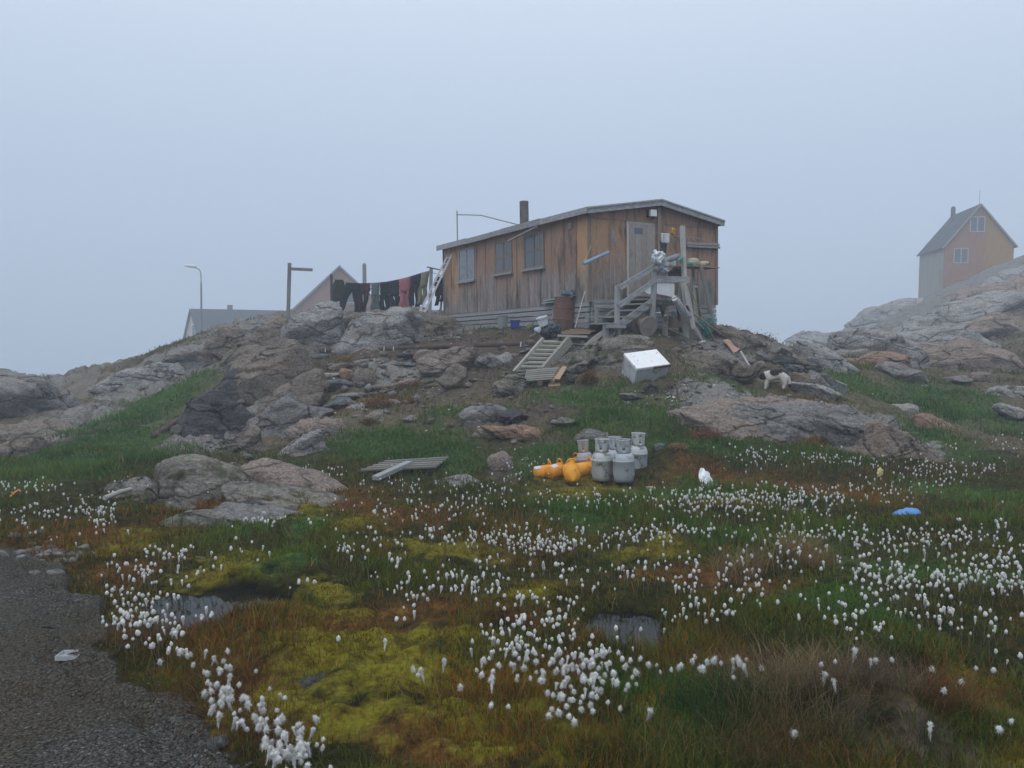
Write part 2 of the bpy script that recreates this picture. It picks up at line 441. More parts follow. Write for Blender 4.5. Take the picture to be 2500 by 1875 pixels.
# gravel road edge (x at distance y), from the edge the photo shows
EDGE = [hit(px, py) for px, py in ((-40, 1305), (60, 1345), (130, 1385), (215, 1470), (250, 1530), (300, 1610), (400, 1690), (480, 1760), (560, 1830), (640, 1890))]
EY = np.array([e_.y for e_ in EDGE][::-1]); EX = np.array([e_.x for e_ in EDGE][::-1])
EY = np.r_[-60, 0, EY, EY[-1] + 1.5, EY[-1] + 30]; EX = np.r_[10.0, 0.4, EX, EX[-1] - 2.5, EX[-1] - 70]
def road_sd(x, y):
    return x - (np.interp(y, EY, EX) + 0.15 * fbm(x * 2.1, y * 2.1, seed=71, octv=5, gain=.6))

POOLS = []
for (cx, cy, rx, ry) in ((560, 1476, 150, 52), (1525, 1532, 115, 40), (2080, 1618, 190, 34), (1245, 1545, 60, 12), (2420, 1100, 60, 10)):
    c = hit(cx, cy); n = hit(cx, cy + ry); f = hit(cx, cy - ry)
    POOLS.append((c.x, (n.y + f.y) / 2, rx * c.y / F, max((f.y - n.y) / 2, 0.12), float(base(np.array([c.x]), np.array([(n.y + f.y) / 2]))[0]) - 0.03))

def pool_mask(x, y):
    m = np.zeros_like(x)
    for (cx, cy, rx, ry, z) in POOLS:
        r = np.sqrt(((x - cx) / rx) ** 2 + ((y - cy) / ry) ** 2) + 0.5 * fbm(x * 2.3, y * 2.3, seed=43, octv=4)
        m = np.maximum(m, sstep(1.12, 0.8, r))
    return m

def height(x, y, full=False):
    x = np.asarray(x, float); y = np.asarray(y, float)
    z = base(x, y)
    r0 = cover('rock', x, y); mo = cover('moss', x, y); gr = cover('green', x, y)
    far = sstep(30, 45, y)
    rock = np.clip(r0 * 1.25, 0, 1)
    rock = np.maximum(rock, far * 0.9)
    sd = road_sd(x, y)
    rd = sstep(0.12, -0.12, sd)
    dist = np.maximum(y, 3)
    # soft hummocks of the bog
    hum = 0.055 * fbm(x * 1.3, y * 1.3, seed=3, octv=3) + 0.035 * fbm(x * 4.2, y * 4.2, seed=9, octv=3)
    hum = hum + mo * (0.05 * np.abs(fbm(x * 2.6, y * 2.6, seed=13, octv=3)) + 0.02 * vnoise(x * 14, y * 14, seed=12))
    # ledges of the rock: strata dipping across the slope
    s = (x * 0.72 + y * 0.35 + z * 1.0) * 1.15 + 0.6 * fbm(x * .5, y * .5, seed=21, octv=3)
    saw = np.abs((s % 1.0) - 0.35)
    led = -0.22 * np.exp(-(saw / 0.10) ** 2) + 0.22 * fbm(x * 0.8, y * 0.8, seed=23, octv=5, gain=0.5) + 0.05 * fbm(x * 5, y * 5, z * 5, seed=29, octv=3)
    hill = sstep(12.5, 15, y)
    rough = hill * 0.07 * fbm(x * 1.7, y * 1.7, seed=51, octv=5, gain=0.6)
    cab = sstep(1.2, 0.2, np.maximum(np.abs((x - 1.4) * 0.8 - 0.0) - 2.6, np.abs(y - 22.2) - 4.6))    # flattened where the cabin stands
    amp = (1 - rd) * (1 - 0.85 * cab)
    z = z + amp * ((1 - rock) * hum + rock * led * np.where(y > 30, 0.25, 1.0) + np.where(y > 30, 0.35 * fbm(x * .16, y * .16, seed=91, octv=4) * far, 0) + rough)
    z = z + rd * (0.012 * fbm(x * 3, y * 3, seed=61, octv=3))
    z = z - 0.05 * np.exp(-((sd + 0.25) / 0.12) ** 2) * sstep(9, 6, y)
    pm = pool_mask(x, y)
    for (cx, cy, rx, ry, pz) in POOLS:
        w = pm * (np.abs(x - cx) < rx * 1.6) * (np.abs(y - cy) < ry * 1.8)
        z = z * (1 - w) + (pz - 0.07) * w
    # tussock mound with torn peat
    for (mx, my, rr, hh) in MOUNDS:
        z = z + hh * np.exp(-(((x - mx) / rr) ** 2 + ((y - my) / (rr * .7)) ** 2))
    if full: return z, rock, rd, pm, mo, gr
    return z
MOUNDS = []
for (cx, cy, rr, hh) in ((1900, 1760, .42, .14), (2180, 1780, .36, .16), (1720, 1700, .4, .07), (1150, 1560, .5, .06), (640, 1600, .5, .05), (400, 1600, .3, .06), (1560, 1240, .8, .10), (1900, 1230, 1.0, .08), (2330, 1330, .8, .12), (1660, 1120, .7, .12), (480, 1400, .5, .10), (700, 1330, .5, .08)):
    c = hit(cx, cy); MOUNDS.append((c.x, c.y, rr, hh))

def on(px, py):
    """where the line of sight through a photo point meets the finished ground"""
    return hit(px, py, height)
def gz(x, y): return float(height(np.array([x]), np.array([y]))[0])

# the ground sheet: fine near the road, coarse out to the fog
def axis_rows():
    r = [-60, -35, -20, -10, -5, -2, 0, 1, 1.7]
    y = 2.0
    while y < 33: r.append(y); y *= 1.0052
    while y < 75: r.append(y); y *= 1.013
    while y < 420: r.append(y); y *= 1.12
    return np.array(r)
rows = axis_rows()
tcol = np.r_[np.linspace(-6, -1.4, 14)[:-1], np.linspace(-1.4, -0.72, 60)[:-1], np.linspace(-0.72, 0.72, 560), np.linspace(0.72, 1.4, 60)[1:], np.linspace(1.4, 6, 14)[1:]]
YY, TT = np.meshgrid(rows, tcol, indexing='ij')
wid = np.maximum(np.abs(YY), 2.0) + 0.3
XX = TT * wid
GZ, GROCK, GROAD, GPOOL, GMOSS, GGREEN = height(XX, YY, True)
nr, nc = XX.shape
idx = np.arange(nr * nc).reshape(nr, nc)
q = np.stack([idx[:-1, :-1], idx[:-1, 1:], idx[1:, 1:], idx[1:, :-1]], -1).reshape(-1, 4)
g_attrs = {'rock': GROCK.ravel(), 'moss': GMOSS.ravel(), 'green': GGREEN.ravel(), 'wet': GPOOL.ravel(), 'road': GROAD.ravel(),
           'soil': cover('soil', XX, YY).ravel(), 'rust': cover('rust', XX, YY).ravel(), 'dist': YY.ravel()}

def rock_color(k, p, tone=(1, 1, 1)):
    """gneiss: grey and pinkish bands, dark lichen, ochre stains"""
    b1 = k.noise(k.mapping(p, (0.9, 0.9, 2.2), (0.5, 0.25, 0.4)), 1.3, 6, 0.6, 0.6)
    b2 = k.noise(k.mapping(p, (1, 1, 6), (0.6, 0.2, 0.5)), 3.5, 8, 0.7, 0.8)
    fine = k.noise(p, 34, 6, 0.7)
    mid = k.noise(p, 7, 8, 0.7)
    T = lambda c: tuple(a * b for a, b in zip(c, tone))
    col = k.ramp(b1, [(0.28, T((.13, .12, .115))), (0.42, T((.225, .22, .215))), (0.55, T((.295, .285, .275))), (0.70, T((.25, .20, .165)))])
    col = k.mix(k.ramp(b2, [(0.42, 0.0), (0.62, 0.65)]), col, T((.33, .32, .305)))
    col = k.mix(k.ramp(mid, [(0.56, 0.0), (0.68, 0.75)]), col, T((.07, .068, .066)))
    col = k.mix(k.ramp(k.noise(p, 2.1, 5), [(0.62, 0.0), (0.74, 0.6)]), col, T((.20, .14, .07)))
    col = k.mix(1.0, col, k.ramp(fine, [(0.3, 0.42), (0.5, 1.0), (0.7, 1.5)]), 'MULTIPLY')
    col = k.mix(1.0, col, k.ramp(k.noise(k.mapping(p, (1, 1, 2.5), (.5, .3, .4)), 13, 6, .7), [(0.3, .5), (0.5, 1.0), (0.7, 1.35)]), 'MULTIPLY')
    wp = k.n("ShaderNodeVectorMath", operation='ADD'); k.l(k.mapping(p, (.42, .7, 1.9), (0.55, 0.35, 0.5)), wp.inputs[0])
    wn = k.n("ShaderNodeTexNoise"); wn.inputs['Scale'].default_value = 1.1; wn.inputs['Detail'].default_value = 5; k.l(p, wn.inputs['Vector'])
    ws = k.n("ShaderNodeVectorMath", operation='SCALE'); ws.inputs['Scale'].default_value = 1.1; k.l(wn.outputs['Color'], ws.inputs[0]); k.l(ws.outputs[0], wp.inputs[1])
    vo = k.n("ShaderNodeTexVoronoi", feature='DISTANCE_TO_EDGE'); vo.inputs['Scale'].default_value = 1.0; k.l(wp.outputs[0], vo.inputs['Vector'])
    crk = k.ramp(vo.outputs['Distance'], [(0.0, 0.0), (0.02, 0.75), (0.06, 1.0)])
    crk = k.mix(k.ramp(k.noise(p, .8, 4), [(.45, 0.0), (.6, .85)]), crk, 1.0)
    col = k.mix(1.0, col, k.ramp(crk, [(0.0, .22), (1.0, 1.0)]), 'MULTIPLY')
    k.crack = crk
    return col, fine, mid, b2

def ground_material():
    k = NT("tundra_ground")
    p = k.pos()
    rc, fine, mid, b2 = rock_color(k, p, (.60, .585, .565))
    n1 = k.noise(p, 1.7, 6, 0.6); n2 = k.noise(p, 9, 7, 0.65); n3 = k.noise(p, 40, 5, 0.6)
    def mask(a, lo, hi, amt=0.55):
        v = k.math('ADD', k.attr(a), k.math('MULTIPLY', k.math('SUBTRACT', n2, 0.5), amt))
        v = k.math('ADD', v, k.math('MULTIPLY', k.math('SUBTRACT', n1, 0.5), 0.5))
        return k.ramp(v, [(lo, 0.0), (hi, 1.0)])
    bog = k.ramp(n2, [(0.3, (.010, .011, .005)), (0.5, (.026, .026, .009)), (0.66, (.055, .038, .012)), (0.78, (.042, .05, .013))])
    hillc = k.ramp(n2, [(0.3, (.04, .035, .026)), (0.5, (.095, .08, .055)), (0.7, (.145, .115, .075))])
    hm = k.ramp(k.attr("dist"), [(0.0, 0.0), (1.0, 1.0)])
    mr = k.n("ShaderNodeMapRange"); mr.inputs[1].default_value = 12.6; mr.inputs[2].default_value = 14.5
    k.l(k.attr("dist"), mr.inputs[0])
    col = k.mix(mr.outputs[0], bog, hillc)
    col = k.mix(mask('rust', .25, .95, 1.0), col, k.ramp(n2, [(0.35, (.045, .022, .009)), (0.6, (.12, .058, .018)), (0.75, (.17, .10, .03))]))
    col = k.mix(mask('soil', .3, .8, .8), col, k.ramp(n2, [(0.3, (.035, .028, .023)), (0.6, (.095, .074, .057)), (0.75, (.17, .14, .115))]))
    col = k.mix(mask('green', .25, .95, .9), col, k.ramp(n2, [(0.3, (.02, .04, .012)), (0.55, (.045, .085, .022)), (0.75, (.075, .115, .03))]))
    col = k.mix(mask('moss', .25, .85, 1.9), col, k.ramp(n2, [(0.3, (.05, .04, .008)), (0.45, (.13, .10, .012)), (0.58, (.14, .135, .016)), (0.75, (.17, .095, .016))]))
    col = k.mix(mask('rock', .42, .60, .7), col, rc)
    col = k.mix(k.ramp(k.attr('wet'), [(0.2, 0.0), (0.7, 1.0)]), col, (.012, .011, .008))
    col = k.mix(k.ramp(k.attr('road'), [(0.3, 0.0), (0.7, 1.0)]), col, (.06, .057, .05))
    col = k.mix(1.0, col, k.ramp(n3, [(0.25, 0.55), (0.5, 1.0), (0.75, 1.45)]), 'MULTIPLY')
    nb = k.bump(n2, 0.6, 0.06)
    nb = k.bump(n3, 0.7, 0.02, nb)
    nb = k.bump(b2, 0.35, 0.05, nb)
    nb = k.bump(k.mix(mask('rock', .42, .60, .7), 1.0, k.crack), 0.8, 0.08, nb)
    return k.done(col, 1.0, nb, 0.02)
M_GROUND = ground_material()
ground = np_mesh("ground", np.c_[XX.ravel(), YY.ravel(), GZ.ravel()], q.ravel(), np.arange(len(q)) * 4, [M_GROUND], g_attrs, smooth=True)
tag(ground, "boggy tundra slope rising to bare rock under the cabin", "ground", kind='structure')

# gravel road: its own sheet lying just above the ground
def gravel_material(name, tone=1.0):
    k = NT(name); p = k.pos()
    v = k.n("ShaderNodeTexVoronoi"); v.inputs['Scale'].default_value = 64; k.l(p, v.inputs['Vector'])
    v2 = k.n("ShaderNodeTexVoronoi"); v2.inputs['Scale'].default_value = 150; k.l(p, v2.inputs['Vector'])
    big = k.noise(p, 0.9, 5, 0.6)
    sep = k.n("ShaderNodeSeparateColor"); k.l(v.outputs['Color'], sep.inputs[0])
    c = k.ramp(sep.outputs[0], [(0.0, tuple(tone * x for x in (.052, .053, .05))), (0.5, tuple(tone * x for x in (.085, .083, .078))), (0.88, tuple(tone * x for x in (.12, .115, .105))), (0.97, tuple(tone * x for x in (.2, .19, .18)))])
    c = k.mix(k.ramp(big, [(0.42, 0.0), (0.6, 0.75)]), c, (.085 * tone, .074 * tone, .055 * tone))
    for (sx, sy), rr in (((30, 1760), .36), ((0, 1600), .25)):     # patches of bare sandy mud
        q_ = hit(sx, sy); dv = k.n("ShaderNodeVectorMath", operation='DISTANCE'); k.l(k.mapping(p, (1, .45, 0)), dv.inputs[0]); dv.inputs[1].default_value = (q_.x, q_.y * .45, 0)
        m_ = k.ramp(k.math('ADD', k.math('DIVIDE', dv.outputs['Value'], rr), k.math('MULTIPLY', k.math('SUBTRACT', k.noise(p, 4, 6, .65), .5), 1.6)), [(0.6, .85), (1.0, 0.0)])
        c = k.mix(m_, c, (.115, .098, .074))
    c = k.mix(1.0, c, k.ramp(v.outputs['Distance'], [(0.0, 1.15), (0.5, 0.75), (0.75, 0.35)]), 'MULTIPLY')
    nb = k.bump(v.outputs['Distance'], 1.0, 0.03); nb = k.bump(v2.outputs['Distance'], 0.6, 0.01, nb)
    return k.done(c, 0.9, nb, 0.08)
M_GRAVEL = gravel_material("grey_gravel", 1.3)
sdv = road_sd(XX, YY)
selq = (sdv.ravel()[q].max(1) < 0.0) & (YY.ravel()[q].max(1) < 30) & (np.abs(XX.ravel()[q]).max(1) < 40)
def sheet_from_ground(name, sel, mat, lift):
    qq = q[sel]
    u, inv = np.unique(qq.ravel(), return_inverse=True)
    z = GZ.ravel()[u] + lift
    return np_mesh(name, np.c_[XX.ravel()[u], YY.ravel()[u], z], inv, np.arange(len(qq)) * 4, [mat], None, smooth=True)
road = sheet_from_ground("gravel_road", selq, M_GRAVEL, 0.012)
tag(road, "grey gravel road running along the bog", "road", kind='structure')
# trodden path up the left slope
PC = [hit(px, py) for px, py in ((130, 985), (185, 968), (215, 925), (205, 895), (240, 930), (300, 910), (345, 895))]
def path_d(x, y):
    d = np.full(x.shape, 9.0)
    for a, b in ((0, 1), (1, 2), (2, 3), (2, 5), (5, 6), (1, 2)):
        A, B = PC[a], PC[b]
        ex, ey = B.x - A.x, B.y - A.y; L2 = ex * ex + ey * ey + 1e-9
        t = np.clip(((x - A.x) * ex + (y - A.y) * ey) / L2, 0, 1)
        w = 0.42 if b < 4 else 0.17
        d = np.minimum(d, np.hypot(x - A.x - t * ex, y - A.y - t * ey) / w)
    return d + 0.3 * fbm(x * 2, y * 2, seed=77, octv=3)
far_ok = (YY > 16) & (XX < -7) & (YY < 32)
pd_ = np.where(far_ok, path_d(np.where(far_ok, XX, 0), np.where(far_ok, YY, 0)), 9)
pth = sheet_from_ground("path", pd_.ravel()[q].max(1) < 1.0, plain("path_dirt", (.125, .108, .09), (.08, .068, .056), 3, 0.9, 0.5, 14, coords='pos'), 0.012)
tag(pth, "trodden grey dirt path forking on the grassy slope", "path", kind='structure')

# bog pools
def water_material():
    k = NT("bog_water")
    w = k.noise(k.mapping(k.pos(), (1, 0.5, 1)), 9, 3)
    k.b.inputs['IOR'].default_value = 1.33
    return k.done((.010, .010, .009), 0.06, k.bump(w, 0.35, 0.01), 0.22)
M_WATER = water_material()
for i, (cx, cy, rx, ry, pz) in enumerate(POOLS):
    b = MB()
    n = 40
    b.add([(cx + 1.5 * rx * math.cos(2 * math.pi * k / n), cy + 1.5 * ry * math.sin(2 * math.pi * k / n), pz - 0.02) for k in range(n)], [tuple(range(n))])
    tag(b.build("water", M_WATER, None, (cx, cy, pz - 0.02)), ("dark bog pool reflecting the pale sky near the road", "dark bog pool among cotton grass in the middle", "shallow brown pool beside the tussock mound", "thin sliver of water in the brown grass", "small puddle at the far edge of the bog")[i], "pool", kind='structure')

# the air: one even body of fog round everything
ZMIN, ZMAX = float(GZ.min()), float(GZ.max()); 
hz = MB(); hz.box((-2700, -75, ZMIN - 1), (2700, 430, max(15.6, ZMAX + .3)))
mh = bpy.data.materials.new("fog"); mh.use_nodes = True
t_ = mh.node_tree; t_.nodes.clear()
ho = t_.nodes.new("ShaderNodeOutputMaterial"); hv = t_.nodes.new("ShaderNodeVolumePrincipled")
hv.inputs['Color'].default_value = (0.80, 0.89, 1.0, 1); hv.inputs['Density'].default_value = HAZE_DENSITY; hv.inputs['Anisotropy'].default_value = 0.0
t_.links.new(hv.outputs[0], ho.inputs['Volume'])
tag(hz.build("haze", mh), "pale sea fog over the whole place", "fog", kind='stuff')
# ------------------------------------------------------------------ rock
_ICO = {}
def ico(n):
    if n not in _ICO:
        bm = bmesh.new(); bmesh.ops.create_icosphere(bm, subdivisions=n, radius=1.0)
        V = np.array([v.co[:] for v in bm.verts]); Fc = np.array([[v.index for v in f.verts] for f in bm.faces]); bm.free()
        _ICO[n] = (V, Fc)
    return _ICO[n]
def rotm(yaw=0, roll=0, pitch=0):
    return np.array(Matrix.Rotation(math.radians(yaw), 3, 'Z') @ Matrix.Rotation(math.radians(-roll), 3, 'Y') @ Matrix.Rotation(math.radians(pitch), 3, 'X'))
def lump(n, half, seed, ang=9.0, planes=13, rough=0.10, crack=0.06, strike=(0.5, 0.2, 0.8), spacing=0.5, R=None, rooted=False):
    D, Fc = ico(n)
    rs = np.random.RandomState(seed)
    N = rs.normal(size=(planes, 3)); N /= np.linalg.norm(N, axis=1)[:, None]
    h = rs.uniform(0.72, 1.02, planes)
    g = np.maximum(D @ N.T / h, 1e-6) ** ang
    r = np.clip(g.sum(1) ** (-1 / ang), 0.6, 1.25)
    half = np.array(half)
    Pn = D * r[:, None] * half
    m = float(np.sort(half)[1])
    if rooted:            # bedrock: below its shoulder it runs straight down into the hill
        lo = D[:, 2] < 0
        k_ = 1 / np.sqrt(np.maximum(1 - D[:, 2] ** 2, 0.12))
        Pn[lo, 0] *= k_[lo]; Pn[lo, 1] *= k_[lo]; Pn[lo, 2] *= 2.2
    q_ = Pn / m
    d = rough * m * fbm(q_[:, 0] * 1.3 + seed, q_[:, 1] * 1.3, q_[:, 2] * 1.3, seed, 6, 0.55)
    st = np.array(strike) / np.linalg.norm(strike)
    s = Pn @ st / (spacing * m) + 0.35 * fbm(q_[:, 0] + seed, q_[:, 1], q_[:, 2], seed + 3, 3)
    fr = np.abs((s % 1.0) - 0.5)
    keep = _hash(np.floor(s).astype(int), np.zeros(len(s), int), np.zeros(len(s), int), seed)
    d = d - crack * m * np.exp(-(fr / 0.07) ** 2) * (0.3 + keep) + crack * 0.5 * m * (keep - 0.5)
    Pn = Pn + D * d[:, None]
    if R is not None: Pn = Pn @ R.T
    return Pn, Fc
def rock_mat(name, tone, moss=0.0):
    k = NT(name); p = k.pos()
    rc, fine, mid, b2 = rock_color(k, p, tone)
    if moss:
        g = k.n("ShaderNodeNewGeometry").outputs['Normal']; sp = k.n("ShaderNodeSeparateXYZ"); k.l(g, sp.inputs[0])
        rc = k.mix(k.math('MULTIPLY', k.ramp(k.noise(p, 4, 6), [(0.5, 0.0), (0.6, 1.0)]), moss), rc, (.05, .055, .02))
    w = k.noise(k.mapping(p, (1, 1, 5), (0.55, 0.25, 0.5)), 4.5, 9, 0.72, 1.2)
    nb = k.bump(w, 0.9, 0.09); nb = k.bump(k.crack, 0.9, 0.10, nb); nb = k.bump(fine, 0.6, 0.02, nb)
    return k.done(rc, 0.92, nb, 0.12)
ROCKM = {'g': rock_mat("grey_gneiss", (.72, .72, .72)), 'l': rock_mat("pale_gneiss", (.98, .99, 1.0)), 'p': rock_mat("pink_gneiss", (.88, .74, .66)),
         'd': rock_mat("dark_rock", (.30, .30, .32)), 'o': rock_mat("rust_gneiss", (.92, .64, .48)), 'b': rock_mat("brown_gneiss", (.68, .60, .52)),  # the dark tone is the same gneiss, only much darker
         'm': rock_mat("lichen_rock", (.72, .69, .62), 0.7), 's': rock_mat("slate_blue_rock", (.50, .55, .60))}
def rock(name, cx, cy, w, h, rot, tone, label, group=None, ang=8, depth=None, dep=0.75, sub=None, cat=None, rough=0.15, crack=0.10, seed=None):
    seed = seed if seed is not None else int(cx * 7 + cy * 13)
    if depth is None: depth = hit(cx, min(cy + 0.46 * h, 1870), base).y
    rooted = name == 'rock_outcrop'
    a = w / 2 * depth / F; c = h / 2 * depth / F
    if rooted: a *= 1.06; c *= 1.45; ang = max(ang, 11) if ang > 6.5 else ang
    b = max(a, c) * dep
    depth = depth + b * (0.5 if rooted else 0.45)
    ctr = P(cx, cy + (h * 0.24 if rooted else h * 0.08), depth)
    px = w * 1024 / 2500
    n = sub or (6 if px > 110 else 5 if px > 30 else 4 if px > 12 else 3)
    R = rotm(0, rot, 0)
    V, Fc = lump(n, (a, b, c), seed, ang, 12 + seed % 5, rough, crack, (0.4 + (seed % 7) * .1, 0.3, 1.0), 0.45, R, rooted)
    V = V * (1 / 0.93)
    o = np_mesh(name, V, Fc.ravel(), np.arange(len(Fc)) * 3, [ROCKM[tone]], None, smooth=True)
    o.location = ctr
    return tag(o, label, cat or ("rock" if name == 'rock_outcrop' else "boulder" if name == 'boulder' else "stone"), group)

